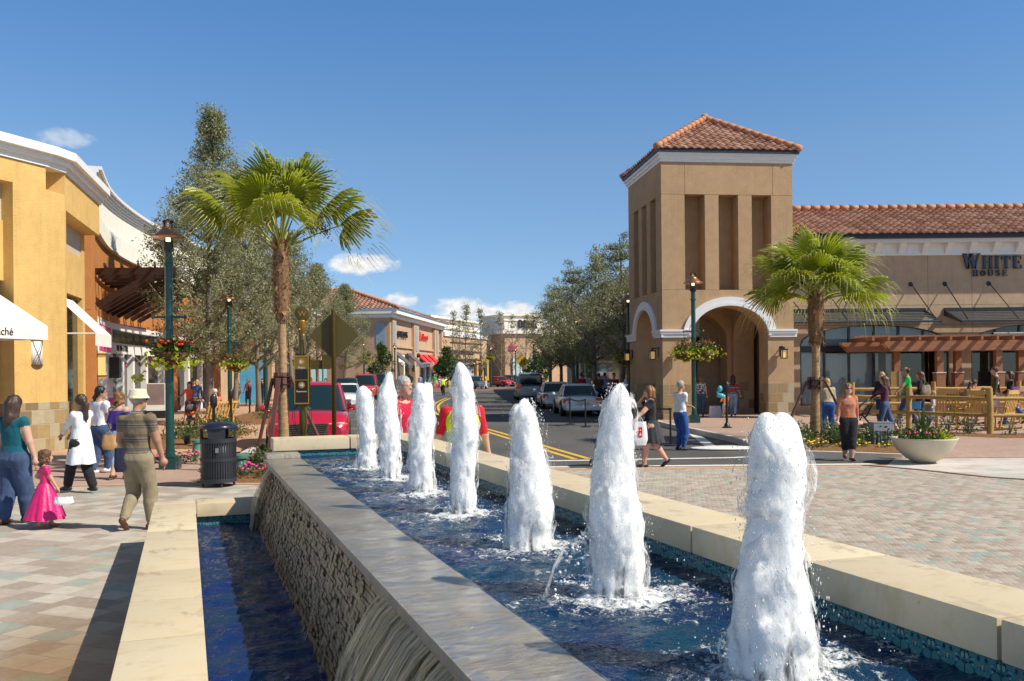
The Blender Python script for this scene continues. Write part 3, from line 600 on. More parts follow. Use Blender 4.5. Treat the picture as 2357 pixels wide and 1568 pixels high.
M['jet'] = jet_mat('jet foam', False); M['jetshell'] = jet_mat('jet spray', True)
M['drop'] = mat('water drop', (.82, .85, .88), .1, 0, spec=.8)
PROF = [[(0, .12), (.2, .095), (.5, .092), (.75, .098), (.9, .085), (1, .055)], [(0, .085), (.25, .106), (.55, .118), (.78, .10), (.9, .052), (1, .028)], [(0, .11), (.35, .108), (.7, .11), (.88, .085), (1, .05)],
        [(0, .088), (.2, .095), (.5, .10), (.8, .083), (.92, .06), (1, .03)], [(0, .137), (.3, .135), (.55, .115), (.75, .09), (.9, .068), (1, .03)], [(0, .125), (.25, .13), (.5, .115), (.7, .09), (.88, .065), (.95, .05), (1, .028)], [(0, .165), (.2, .145), (.4, .118), (.6, .100), (.82, .100), (.93, .078), (1, .045)]]
HT = [.90, 1.05, .94, 1.11, .88, .98, .88]; TIPS = [1, 1, 2, 1, 1, 1, 2]
JL = ['farthest low water jet, a blunt white column by the end coping', 'second jet from the far end with a narrow raised tip', 'ragged two peaked jet, third from the far end', 'tallest smooth white jet, middle of the row, before the safety vest',
      'cone shaped jet before the dark asphalt, third nearest', 'jet with side arc spraying left, second nearest to the camera', 'nearest and widest frothy jet in the pool']
for i, ((jn, ja), pr, h) in enumerate(zip(JETS, PROF, HT)):
    p = fw(jn, ja, .965); t = thing('water_jet', JL[i], 'fountain jet', p, FA, 'white water jets rising from the pool'); rr = np.random.default_rng(50+i)
    def shell(k, seed, amp, h, cut=1.0):
        na, nh = 84, 120; A = np.linspace(0, 2*PI, na+1); Z = np.linspace(0, 1, nh)**.9*cut; AA, ZZ = np.meshgrid(A, Z, indexing='ij'); rad = np.interp(ZZ, [q[0] for q in pr], [q[1] for q in pr])
        rad = rad*np.where(ZZ > .93*cut, np.sqrt(np.clip(1-((ZZ/cut-.93)/.07)**2, 0, 1)), 1)
        q = np.stack([np.cos(AA)*.10, np.sin(AA)*.10, ZZ*h], -1); low = 1-np.clip(ZZ/.6, 0, 1)
        d = fbm(q*[1, 1, .6], 11, seed, 3)*amp*.9+fbm(q*[1, 1, .3], 34, seed+3, 2)*amp*.5*(.4+low)+np.maximum(0, fbm(q, 6, seed+7, 2)-.02)*amp*1.3+fbm(q*[1, 1, .5], 60, seed+11, 2)*amp*.16
        r = np.maximum(rad*k+d, .001)*np.where(ZZ >= cut-1e-6, 0, 1); tip = 0
        zz = ZZ*h
        if TIPS[i] == 2: zz = zz+.035*np.clip((ZZ-.8)/.2, 0, 1)*np.cos(2*AA+seed*0+.5)*np.clip(rad/.05, 0, 1)*1.1
        sway = .03*np.sin(ZZ*5+i*1.7)*ZZ
        return np.stack([np.cos(AA)*r+sway, np.sin(AA)*r, zz], -1)
    b = MB(); b.grid(shell(.92, 20+i, .032, h)); b.build('water_column', M['jet'], t, smooth=True)
    b = MB(); b.grid(shell(1.04, 60+i, .085, h*.97)); b.build('spray', M['jetshell'], t, smooth=True)
    b = MB()
    NS = 1700 if i > 3 else 1000; z = h*(rr.random(NS)**.85)*1.0; rb = np.interp(z/h, [q[0] for q in pr], [q[1] for q in pr]); an = rr.random(NS)*2*PI; lobe = 1+.25*np.sin(an*3+z*9+i)+.15*np.sin(an*5-z*17)
    rad = rb*lobe*(.86+np.abs(rr.normal(size=NS))*.17)+np.where(rr.random(NS) < .06, rr.random(NS)*.09, 0)+.03*(1-z/h)**3*rr.random(NS); sz = .0009+.0024*rr.random(NS)**4; C = np.stack([np.cos(an)*rad, np.sin(an)*rad, z], 1); ST = 1+2.2*rr.random(NS)*(1-z/h)
    D_ = np.array([(1, 0, 0), (-1, 0, 0), (0, 1, 0), (0, -1, 0), (0, 0, 1), (0, 0, -1)], float); V6 = C[:, None, :]+D_[None]*sz[:, None, None]; V6[:, 4, 2] += sz*ST; V6[:, 5, 2] -= sz*ST*1.5
    T8 = np.array([(0, 2, 4), (2, 1, 4), (1, 3, 4), (3, 0, 4), (2, 0, 5), (1, 2, 5), (3, 1, 5), (0, 3, 5)]); b.add(V6.reshape(-1, 3), (np.arange(NS)[:, None, None]*6+T8[None]).reshape(-1, 3).tolist())
    for k in range(90):
        a = rr.random()*2*PI; r = .12+.30*rr.random(); s_ = .0015+.003*rr.random()**3; b.ball((cos(a)*r, sin(a)*r, .02+.15*rr.random()**2), s_, 6)
    if i == 5:
        for k in range(90): u = rr.random(); b.ball((-.12-.24*u+rr.normal()*.012, rr.normal()*.02, .30-.36*(u-.12)**2*1.9+rr.normal()*.02-.1*u*rr.random()), .003+.006*rr.random(), 6)
    b.build('droplets', M['drop'], t, smooth=True)['kind'] = 'stuff'
    if i == 5:
        b = MB()
        for q in range(2): b.tube([(-.09, .01*q-.02, .25-.01*q), (-.17, .012*q-.02, .31-.012*q), (-.25, .012*q-.02, .28-.02*q), (-.32, .014*q-.02, .17-.03*q), (-.37, .015*q-.02, .02)], [.012, .008, .007, .006, .008], 7)
        b.build('side_arc', M['jetshell'], t, smooth=True)
    b = MB(); A = np.linspace(0, 2*PI, 49); Q = np.linspace(0, 1, 14); AA, QQ = np.meshgrid(A, Q, indexing='ij'); w = fbm(np.stack([np.cos(AA), np.sin(AA), 0*AA+i], -1), 1.7, 5+i); rad = (.06+.15*QQ)*(1+.7*w)
    P = np.stack([np.cos(AA)*rad, np.sin(AA)*rad, 0*AA], -1); P[..., 2] = .045*(1-QQ)**1.2+fbm(P, 16, 7+i)*.04*(1-QQ)-.004+.015*(QQ < .9); b.grid(P); b.build('foam', M['jetshell'], t, smooth=True)
    b = MB(); b.lathe([(.045, -.05), (.045, .012), (.03, .018)], 14); b.build('nozzle', M['bronze'], t)
# ------------------------------------------------------------------ buildings
def rooftile_mat(name, cols):
    t = NT(name); a = t.tint(); c = t.ramp(a, cols); o = t.obj(); f = t.rng(t.noise(o, 6, 4), .3, .7, .85, 1.12); cc = t.n('CombineColor'); [t.l(f, cc.inputs[i]) for i in range(3)]
    t.l(t.mix(1.0, c, cc.outputs[0], 'MULTIPLY'), t.b.inputs['Base Color']); t.b.inputs['Roughness'].default_value = .8; return t.m
M['rtile'] = rooftile_mat('clay roof tile', [(0, (.21, .09, .058)), (.5, (.31, .145, .092)), (1, (.40, .235, .17))]); M['ridge'] = mat('clay ridge tile', (.50, .21, .10), .75, .15, 5)
def tile_face(mb, base0, base1, top0, top1, tw=.30, th=.40, ns=8, amp=.045, lift=.03, seed=0):
    """barrel tiles over the sloped quad base0-base1-top1-top0"""
    b0, b1, t0, t1 = map(Vector, (base0, base1, top0, top1)); ex = (b1-b0).normalized(); W = (b1-b0).length
    d0 = t0-b0; s0 = d0.dot(ex); up = d0-ex*s0; H = up.length; ev = up.normalized(); nrm = ex.cross(ev).normalized()
    if nrm.z < 0: nrm = -nrm
    s1 = W-(t1-b0).dot(ex); rows = max(2, round(H/th)); th = H/rows; rs = np.random.default_rng(seed); tints = rs.random((400, rows))
    for r in range(rows):
        v0, v1 = r*th, (r+1)*th+.03; l0, l1 = s0*v0/H, s0*min(v1, H)/H; r0, r1 = W-s1*v0/H, W-s1*min(v1, H)/H
        n = max(1, int((r0-l0)/tw)); P0, P1, PT, tn = [], [], [], []; us = np.arange(math.floor(l0/tw), math.ceil(r0/tw)+1e-6, 1/ns)*tw
        us = us[(us >= l0-1e-6) & (us <= r0+1e-6)]
        if len(us) < 2: continue
        us = np.concatenate([[l0], us, [r0]])
        w = np.where((us/tw) % 1 < .62, np.sin(((us/tw) % 1)/.62*PI), -.45*np.sin((((us/tw) % 1)-.62)/.38*PI))*amp
        ut = np.clip(us, l1, r1)
        B = np.array(b0); E = np.array(ex); V_ = np.array(ev); Nn = np.array(nrm)
        lo = B+np.outer(us, E)+V_*v0+np.outer(w+lift, Nn); hi = B+np.outer(ut, E)+V_*v1+np.outer(w*.9, Nn); un = B+np.outer(us, E)+V_*(v0+.01)+np.outer(w*.5-.01, Nn)
        g = np.stack([un, lo, hi], 0); k = len(us); tt = [float(tints[int(us[j]/tw) % 400, r]) for j in range(k-1)]; mb.grid(g, 0, tt+tt)
def ridge_run(mb, p, q, rad=.13, seg=.38):
    p, q = Vector(p), Vector(q); L = (q-p).length; n = max(1, round(L/seg)); d = (q-p)/n
    for i in range(n): mb.tube([p+d*i, p+d*(i+1.06)], [rad*1.08, rad*.92], 9)
class Frame:                         # local wall frame: u along wall, v outward depth (into the building), z up
    def __init__(s, o, u, inward): s.o = Vector(o); s.u = Vector(u).normalized(); s.w = Vector(inward).normalized()
    def p(s, u, v, z): q = s.o+s.u*u+s.w*v; return (q.x, q.y, q.z+z)
    def mat(s): return Matrix(((s.u.x, s.w.x, 0, s.o.x), (s.u.y, s.w.y, 0, s.o.y), (0, 0, 1, s.o.z), (0, 0, 0, 1)))
    def box(s, mb, u0, u1, v0, v1, z0, z1, m=0): return mb.box(u0, u1, v0, v1, z0, z1, m, M=s.mat())
def arch_plate(mb, fr, w, h, T, opens, z0=0, m=0, n=28, solid_below=True, u_start=0.0):
    """wall of thickness T with arched openings (u0,u1,spring,rise,sill)"""
    cur = u_start
    for (u0, u1, zs, b, sill) in sorted(opens):
        if u0 > cur+1e-4: fr.box(mb, cur, u0, 0, T, z0, h, m)
        if sill > z0+1e-4: fr.box(mb, u0, u1, 0, T, z0, sill, m)
        c, a = (u0+u1)/2, (u1-u0)/2; F, Bk = [], []
        for i in range(n+1):
            ang = PI-PI*i/n; u, z = c+a*cos(ang), zs+b*sin(ang); F.append((u, z))
        vs = []; 
        for (u, z) in F: vs += [fr.p(u, 0, z), fr.p(u, 0, h), fr.p(u, T, z), fr.p(u, T, h)]
        fs = []
        for i in range(n): k, q = 4*i, 4*i+4; fs += [(k, q, q+1, k+1), (k+2, k+3, q+3, q+2), (k, k+2, q+2, q), (k+1, q+1, q+3, k+3)]
        mb.add(vs, fs, m); cur = u1
    if cur < w-1e-4: fr.box(mb, cur, w, 0, T, z0, h, m)
def arch_trim(mb, fr, u0, u1, zs, b, wid, v0, v1, m=0, n=40):
    c, a = (u0+u1)/2, (u1-u0)/2; vs = []
    for i in range(n+1):
        g = PI-PI*i/n; ci, si = cos(g), sin(g); vs += [fr.p(c+a*ci, v0, zs+b*si), fr.p(c+(a+wid)*ci, v0, zs+(b+wid)*si), fr.p(c+(a+wid)*ci, v1, zs+(b+wid)*si), fr.p(c+a*ci, v1, zs+b*si)]
    fs = []
    for i in range(n): k, q = 4*i, 4*i+4; fs += [(k, q, q+1, k+1), (k+1, q+1, q+2, k+2), (k, k+3, q+3, q)]
    mb.add(vs, fs, m)
M['ashlar'] = tilewall('slate ashlar', [(.33, .23, .10), (.25, .165, .07), (.36, .29, .18), (.30, .20, .095), (.21, .145, .075), (.38, .32, .21), (.29, .21, .11)], .42, .37, .02, .5, (.36, .29, .19), .8, .5)[0].m

# ---- the tower
TW = thing('tower', 'square tan stucco tower with tall slots, white trimmed arches and clay tile roof', 'tower', (5.64, 34.9, .15), R(6.6))
S = 5.12; T = .9; H1 = 4.87
FRS = [Frame((0, 0, 0), (1, 0, 0), (0, 1, 0)), Frame((0, S, 0), (0, -1, 0), (1, 0, 0)), Frame((S, S, 0), (-1, 0, 0), (0, -1, 0)), Frame((S, 0, 0), (0, 1, 0), (-1, 0, 0))]
b = MB(); op = (1.12, 4.1, 3.08, 1.16, 0)
for k, fr in enumerate(FRS):
    if k % 2 == 0: arch_plate(b, fr, S, H1-.008, T, [op], z0=1.31)
    else: arch_plate(b, fr, S-T, H1-.008, T, [op], z0=1.31, u_start=T)
b.box(.8, S-.8, .8, S-.8, 4.45, 9.7)
cols = [(0, .175), (.328, .432), (.581, .685), (.835, 1)]
for k, fr in enumerate(FRS):
    for a, c in cols:
        u0, u1 = a*S, c*S
        if k % 2 == 1: u0, u1 = max(u0, .8), min(u1, S-.8)
        if k % 2 == 0 or u1-u0 > .05: fr.box(b, u0, u1, 0, .795, H1, 8.443)
    for (u0, u1) in ((0, .905), (.917, 4.33), (4.342, S)) if k % 2 == 0 else ((.8, S-.8),): fr.box(b, u0, u1, 0, .795, 8.455, 9.7)
b.build('wall', M['tan'], TW)
b = MB()
for k, fr in enumerate(FRS):
    for (u0, u1) in ((0, 1.12), (4.1, S)):
        if k % 2 == 1: u0, u1 = max(u0, T), min(u1, S-T)
        fr.box(b, u0, u1, 0, T, -.2, 1.31)
b.parts('stone_base', M['ashlar'], TW)
for k in (0, 1, 2):
    b = MB(); fr = FRS[k]; arch_trim(b, fr, 1.12, 4.1, 3.15, 1.12, .33, -.085, 0.0); arch_trim(b, fr, 1.36, 3.86, 3.15, 1.27, .10, -.125, -.084) if 0 else None
    arch_trim(b, Frame(fr.p(0, 0, 0), fr.u, fr.w), 1.12, 4.1, 3.15, 1.12, .12, -.11, -.084)
    for (u0, u1) in ((-.10, 1.12), (4.1, S+.10)):
        fr.box(b, u0+.03, u1-.0, -.07, -.001, 3.08, 3.22); fr.box(b, u0, u1+.0, -.12, -.001, 3.22, 3.30); fr.box(b, u0-.03, u1+.03*(u0 < 0), -.15, -.001, 3.30, 3.37)
    b.build('arch_trim', M['trim'], TW, auto=35)
b = MB()
for (o_, z0, z1) in ((.04, 9.66, 9.76), (.09, 9.76, 9.88), (.15, 9.88, 9.99)): b.box(-o_, S+o_, -o_, S+o_, z0, z1)
b.build('cornice', M['white'], TW)
b = MB(); b.box(-.21, S+.21, -.21, S+.21, 9.995, 10.11); b.build('fascia', mat('navy fascia', (.02, .022, .04), .5, .05), TW)
b = MB(); e = .24; ap = (S/2, S/2, 11.95); Cn = [(-e, -e, 10.12), (S+e, -e, 10.12), (S+e, S+e, 10.12), (-e, S+e, 10.12)]
for k in range(4): tile_face(b, Cn[k], Cn[(k+1) % 4], ap, ap, .31, .36, 8, .05, .035, k)
b.build('roof', M['rtile'], TW); b = MB()
for c in Cn: ridge_run(b, Vector(c)+Vector((0, 0, .06)), Vector(ap)+Vector((0, 0, .08)), .125, .36)
b.ball((ap[0], ap[1], ap[2]+.1), .17, 10); b.build('ridge_tile', M['ridge'], TW, smooth=True)
# shopfront seen through the arch
sf = thing('shopfront', 'dark shopfront with black awning and lit white panel seen inside the tower arch', 'shopfront', (5.64, 34.9, .15), R(6.6))
b = MB(); b.box(.6, 4.9, 5.6, 5.8, 0, 4.4); b.build('wall', M['tan2'], sf)
b = MB(); b.box(.8, 3.1, 5.5, 5.59, .1, 2.6); b.build('window', M['darkglass'], sf)
b = MB(); b.box(2.1, 2.9, 5.44, 5.49, .25, 2.5); b.build('display_panel', mat('green display', (.25, .32, .28), .5, .1), sf)
b = MB(); b.add([(.7, 5.55, 3.3), (3.2, 5.55, 3.3), (3.2, 4.7, 2.5), (.7, 4.7, 2.5), (.7, 4.7, 2.25), (3.2, 4.7, 2.25), (3.2, 5.55, 2.25)], [(0, 1, 2, 3), (3, 2, 5, 4), (1, 6, 5, 2)]); b.build('awning', M['black'], sf)
b = MB(); b.box(.7, 3.2, 5.45, 5.59, 3.32, 4.3); b.build('transom', M['whitepanel'], sf)
# ---- wall lanterns
def lantern(label, loc, rz, group):
    t = thing('wall_lantern', label, 'wall lamp', loc, rz, group)            # mounts on a wall facing local -Y
    b = MB(); b.box(-.06, .06, -.02, 0, -.18, .18); b.beam((0, -.01, .14), (0, -.26, .14), .03, .035); b.box(-.11, .11, -.36, -.14, .02, .05); b.box(-.13, .13, -.38, -.12, .05, .07); b.box(-.10, .10, -.35, -.15, -.30, -.27); b.box(-.03, .03, -.28, -.22, .07, .14)
    for x in (-.09, .09):
        for y in (-.34, -.16): b.box(x-.012, x+.012, y-.012, y+.012, -.27, .02)
    b.build('lantern_frame', M['black'], t); b = MB(); b.box(-.075, .075, -.325, -.175, -.26, .015); b.build('lantern_glass', M['amber'], t); return t
TWM = Matrix.Translation((5.64, 34.9, .15)) @ Matrix.Rotation(R(6.6), 4, 'Z')
l0 = lantern('black wall lantern on the front of the tower, left of the large arch', TWM @ Vector((.55, 0, 2.55)), R(6.6), 'lanterns on the tower')
dup(l0, TWM @ Vector((4.62, 0, 2.55)), label='black wall lantern on the front of the tower, right of the large arch')
dup(l0, TWM @ Vector((0, .55, 2.55)), R(6.6-90), 'black lantern on the shaded side of the tower, nearer the corner')
dup(l0, TWM @ Vector((0, 4.6, 2.55)), R(6.6-90), 'black lantern on the shaded side of the tower, farther back by the street lamp')

# ---- clothing store to the right
ST = thing('store_building', 'long tan store with clay tile roof, bracketed white cornice and arched display windows', 'store', (10.8, 38.2, .15), 0)
fr = Frame((0, 0, 0), (1, 0, 0), (0, 1, 0)); W = 19.0; O1 = (1.0, 7.1, 2.9, .72, .34); O2 = (8.0, 14.1, 2.9, .72, .34)
b = MB(); arch_plate(b, fr, W, 6.55, .5, [O1, O2, (15.0, 18.6, 2.9, .7, .34)], z0=0.0); b.box(0, W, 6, 6.3, 0, 6.4); b.box(-.3, 0, .0, 6.3, 0, 6.5); b.build('wall', M['tan2'], ST)
b = MB()
for z in (3.62, 4.42): b.box(0, W, -.003, 0, z, z+.014)
for x in (6.25, 8.05, 13.5): b.box(x, x+.014, -.003, 0, .9, 6.5)
b.build('wall_joint', mat('joint shadow', (.16, .11, .07), .9, 0), ST)
b = MB(); b.box(7.1, 8.0, -.04, -.001, 0, 1.35); b.box(14.1, 15, -.04, -.001, 0, 1.35); b.parts('stone_base', M['ashlar'], ST)
b = MB(); b.box(-.1, W, -.10, -.001, 6.45, 6.53); b.box(-.1, W, -.5, 0, 6.93, 7.08); b.box(-.1, W, -.06, -.001, 6.53, 6.93); x = .2
b.build('cornice', M['white'], ST); b = MB()
while x < W: b.add([(x, -.06, 6.531), (x+.26, -.06, 6.531), (x+.26, -.06, 6.929), (x, -.06, 6.929), (x, -.12, 6.531), (x+.26, -.12, 6.531), (x+.26, -.42, 6.929), (x, -.42, 6.929)], [(4, 5, 6, 7), (0, 4, 7, 3), (1, 2, 6, 5), (0, 1, 5, 4)]); x += .96
b.parts('cornice_bracket', M['white'], ST)
b = MB(); b.box(-.1, W, -.75, .3, 7.085, 7.28); b.build('fascia', bpy.data.materials['navy fascia'], ST)
b = MB(); tile_face(b, (-.1, -.86, 7.25), (W, -.86, 7.25), (-.1, 3.0, 8.86), (W, 3.0, 8.86), .31, .40, 8, .05, .035, 5); b.build('roof', M['rtile'], ST)
b = MB(); ridge_run(b, (-.1, 3.0, 8.93), (W, 3.0, 8.93), .14, .42); b.build('ridge_tile', M['ridge'], ST, smooth=True)
b = MB()                                                     # window framing
for (u0, u1, zs, rise, sill) in (O1, O2, (15.0, 18.6, 2.9, .7, .34)):
    c, a = (u0+u1)/2, (u1-u0)/2
    b.box(u0, u1, .08, .16, 2.55, 2.78); b.box(u0, u1, .08, .2, .0, .34); b.box(u0, u0+.07, .08, .16, .34, 2.9)
    for k in range(1, 6):
        u = u0+(u1-u0)*k/6; z = zs+rise*math.sqrt(max(0, 1-((u-c)/a)**2)); b.box(u-.045, u+.045, .07, .17, .34, z)
    b.add([fr.p(c+a*cos(PI-PI*i/24)*k_, .07, zs+rise*sin(PI*i/24)*k_) for i in range(25) for k_ in (1, .965)], [(2*i, 2*i+2, 2*i+3, 2*i+1) for i in range(24)])
b.build('window_frame', M['black'], ST)
for (u0, u1, zs, rise, sill), dark in ((O1, 0), (O2, 1), ((15.0, 18.6, 2.9, .7, .34), 1)):
    c, a = (u0+u1)/2, (u1-u0)/2; b = MB(); pts = [(u0, .12, sill), (u1, .12, sill)]+[(c+a*cos(PI*i/20), .12, zs+rise*sin(PI*i/20)) for i in range(21)]; b.add(pts, [tuple(range(len(pts)))]); b.build('window_pane', M['shopglass'], ST)
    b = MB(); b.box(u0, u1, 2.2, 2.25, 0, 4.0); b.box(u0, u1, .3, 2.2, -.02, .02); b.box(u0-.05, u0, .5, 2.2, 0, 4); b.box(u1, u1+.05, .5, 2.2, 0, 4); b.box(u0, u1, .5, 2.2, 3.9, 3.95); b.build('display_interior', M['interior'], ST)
b = MB(); b.box(1.05, 4.9, .45, .5, .4, 2.5); b.box(1.05, 6.9, .45, .5, 2.8, 3.6); b.box(8.2, 8.9, .35, .40, 2.75, 3.3); b.build('display_panel', M['whitepanel'], ST)
b = MB(); b.box(12.0, 12.7, .9, 1.0, .5, 2.2); b.build('display_panel', M['pink'], ST)
b = MB(); b.box(8.95, 14.0, .02, .06, 2.82, 3.28); b.build('transom_sign', M['whitepanel'], ST); b = MB(); put_text(b, 'WHITE HOUSE', .34, (10.8, .018, 2.93), sx=1.15); b.build('transom_lettering', M['black'], ST)
def serif_text(mb, txt, x, z, h, y, gap=.16, depth=.07):
    """bold slab-serif capitals; first letter may be taller"""
    def st(p, q, w): mb.beam((x+p[0]*k, y, z+p[1]*hh), (x+q[0]*k, y, z+q[1]*hh), depth, w*k, up=(0, 1, 0))
    for i, ch in enumerate(txt):
        hh = h*(1.22 if (i == 0 and txt == 'WHITE') else 1); k = hh; B, t = .19, .08
        def bar(x0, x1, z0, z1): mb.box(x+x0*k, x+x1*k, y-depth, y, z+z0*hh, z+z1*hh)
        def dia(x0, x1, w): mb.add([(x+(x0)*k, y-depth, z+hh*.98), (x+(x0+w)*k, y-depth, z+hh*.98), (x+(x1+w)*k, y-depth, z), (x+x1*k, y-depth, z), (x+(x0)*k, y, z+hh*.98), (x+(x0+w)*k, y, z+hh*.98), (x+(x1+w)*k, y, z), (x+x1*k, y, z)], [(0, 3, 2, 1), (0, 1, 5, 4), (1, 2, 6, 5), (2, 3, 7, 6), (3, 0, 4, 7)])
        if ch == 'W': dia(.05, .30, .22); dia(.52, .30, .10); dia(.45, .72, .22); dia(1.02, .78, .10); bar(-.02, .38, .93, 1); bar(.42, .80, .93, 1); bar(.88, 1.2, .93, 1); w = 1.2
        elif ch == 'H': bar(.08, .27, 0, 1); bar(.58, .77, 0, 1); bar(.27, .58, .46, .54); [bar(a, a+.34, zz, zz+.07) for a in (0, .5) for zz in (0, .93)]; w = .85
        elif ch == 'I': bar(.08, .27, 0, 1); bar(0, .35, 0, .07); bar(0, .35, .93, 1); w = .36
        elif ch == 'T': bar(.27, .46, 0, 1); bar(0, .73, .92, 1); bar(0, .07, .7, .92); bar(.66, .73, .7, .92); bar(.18, .55, 0, .07); w = .74
        elif ch == 'E': bar(.08, .27, 0, 1); bar(0, .66, .93, 1); bar(0, .70, 0, .07); bar(.27, .5, .47, .54); bar(.6, .66, .74, .93); bar(.63, .70, .07, .28); bar(.46, .52, .38, .63); w = .72
        elif ch in 'OUS':
            if ch == 'O': P = [(.4+.31*cos(2*PI*q/20), .5+.43*sin(2*PI*q/20)) for q in range(21)]
            elif ch == 'U': P = [(.16, .95), (.16, .35)]+[(.42-.26*cos(PI*q/8), .30-.24*sin(PI*q/8)) for q in range(9)]+[(.68, .35), (.68, .95)]; bar(0, .34, .93, 1); bar(.52, .82, .93, 1)
            else: P = [(.58, .78), (.50, .90), (.34, .94), (.18, .86), (.16, .70), (.28, .57), (.46, .47), (.58, .34), (.55, .16), (.40, .06), (.22, .07), (.10, .2)]
            for p, q in zip(P[:-1], P[1:]):
                d = Vector((q[0]-p[0], q[1]-p[1])); wd = (.07+.13*abs(d.y)/max(d.length, 1e-6))*(1.15 if ch != 'U' or p[0] < .4 else .6); e = d*.12
                mb.beam((x+(p[0]-e.x)*k, y-depth/2, z+(p[1]-e.y)*hh), (x+(q[0]+e.x)*k, y-depth/2, z+(q[1]+e.y)*hh), depth, wd*k*.9, up=(0, -1, 0)) if 0 else mb.beam((x+(p[0]-e.x)*k, y-depth/2, z+(p[1]-e.y)*hh), (x+(q[0]+e.x)*k, y-depth/2, z+(q[1]+e.y)*hh), wd*k, depth, up=(0, 1, 0))
            w = .82 if ch != 'S' else .68
        x += w*k+gap*h
    return x
b = MB(); serif_text(b, 'WHITE', 7.62, 5.88, .51, -.06); b.build('sign_lettering', M['binlid'], ST); b = MB(); serif_text(b, 'HOUSE', 8.06, 5.58, .25, -.05, .42); b.build('sign_lettering', M['binlid'], ST)
def canopy(x0, x1, rods):
    b = MB(); b.box(x0, x1, -.05, -.0, 4.15, 4.30); b.beam((x0, -1.45, 3.68), (x1, -1.45, 3.68), .05, .07)
    for x in (x0+.03, x1-.03): b.add([(x-.03, 0, 4.24), (x+.03, 0, 4.24), (x+.03, -1.45, 3.70), (x-.03, -1.45, 3.70), (x-.03, 0, 3.98), (x+.03, 0, 3.98), (x+.03, -1.45, 3.62), (x-.03, -1.45, 3.62)], [(0, 1, 2, 3), (4, 7, 6, 5), (0, 3, 7, 4), (1, 5, 6, 2), (3, 2, 6, 7)])
    fo_ = b.build('canopy_frame', M['black'], ST); b = MB()
    for k in range(6): y0 = -1.4+k*.235; z = 3.72+(y0+1.4)/1.4*.45; b.box(x0+.05, x1-.05, y0, y0+.19, z, z+.02)
    b.build('canopy_louvre', mat('grey green louvre', (.20, .23, .21), .4, .05), ST)
    for x, xt in rods: b = MB(); b.tube([(xt, -.06, 5.28), (x, -1.4, 3.76)], .022, 6); b.lathe([(.10, 0), (.08, .05), (0, .06)], 10, M=Matrix.Translation((xt, 0, 5.28)) @ Matrix.Rotation(R(90), 4, 'X')); b.build('tie_rod', M['black'], ST)
canopy(0.05, 6.15, ((.9, .2), (2.45, 1.9), (4.05, 3.4), (5.95, 5.55))); canopy(6.9, 14.2, ((7.2, 6.95), (9.2, 8.75), (11.2, 10.8), (13.9, 13.4)))
# ---- display mannequins
def mannequin(px, label, c):
    p = at(px, 900, 39.1); t = thing('mannequin', label, 'mannequin', (p.x, 38.75, 1.15), 0, 'display torsos in the store window'); b = MB()
    b.lathe([(.10, 0), (.15, .02), (.15, .1), (.11, .25), (.13, .40), (.17, .52), (.12, .62), (.05, .66)], 14, sy=.6); b.build('torso', c, t, smooth=True); b = MB(); b.lathe([(.045, .66), (.045, .76), (0, .79)], 10); b.tube([(0, 0, 0), (0, 0, -.55)], .02, 6); b.box(-.16, .16, -.1, .1, -.6, -.55); b.build('neck_and_stand', M['white'], t)
    if c == M['black']: b = MB(); b.tube([(.09*cos(a)*1.1, -.10, .46+.14*sin(a)) for a in np.linspace(0, 2*PI, 15)], .008, 5); b.build('necklace', M['white'], t)
mannequin(2003-65, 'headless black vest torso with pale necklace in the display window, nearest the palm', M['black']); mannequin(2075-65, 'grey cardigan torso in the display window', M['steel']); mannequin(2108-65, 'white blouse torso under an open black jacket in the window', M['whitepanel']); mannequin(2150-65, 'dark strappy torso at the right end of the display window', M['charcoal'])
# ---- cedar pergola
PG = thing('pergola', 'reddish cedar pergola with carved beam ends on square posts before the store', 'pergola', (14.5, 35.6, .15), R(-1)); b = MB()
PX = [X(2096, 35.6)-14.5, X(2161, 35.6)-14.5, X(2241, 35.6)-14.5, X(2295, 35.6)-14.5, X(2390, 35.6)-14.5, X(2460, 35.6)-14.5]
for i, x in enumerate(PX):
    b = MB(); y = .0 if i % 2 else 1.4; b.box(x-.12, x+.12, y-.12, y+.12, 0, 2.5); b.box(x-.17, x+.17, y-.17, y+.17, 0, 1.65); b.build('post', M['wood'], PG); b = MB(); b.box(x-.19, x+.19, y-.19, y+.19, 1.65, 1.68); b.build('post_band', M['offwhite'], PG)
for y in (-.16, 1.24, .12, 1.52):
    b = MB(); x0 = -.4-1.1*(y > 1) ; b.prism([(x0, 2.88), (x0, 2.78), (x0+.14, 2.68), (x0+.28, 2.50), (8.2, 2.50), (8.2, 2.88)], y-.045, y+.045, M=Matrix(((1, 0, 0, 0), (0, 0, 1, 0), (0, 1, 0, 0), (0, 0, 0, 1)))); b.build('beam', M['wood'], PG)
for k in range(16):
    b = MB(); x = -.9+k*.58; b.box(x-.04, x+.04, -.55, 2.05, 2.886, 3.04); b.build('rafter', M['wood'], PG)
b = MB(); b.box(-1.1, 8.2, .4, .46, 3.045, 3.12); b.box(-1.1, 8.2, 1.0, 1.06, 3.045, 3.12); b.build('purlin', M['wood'], PG)

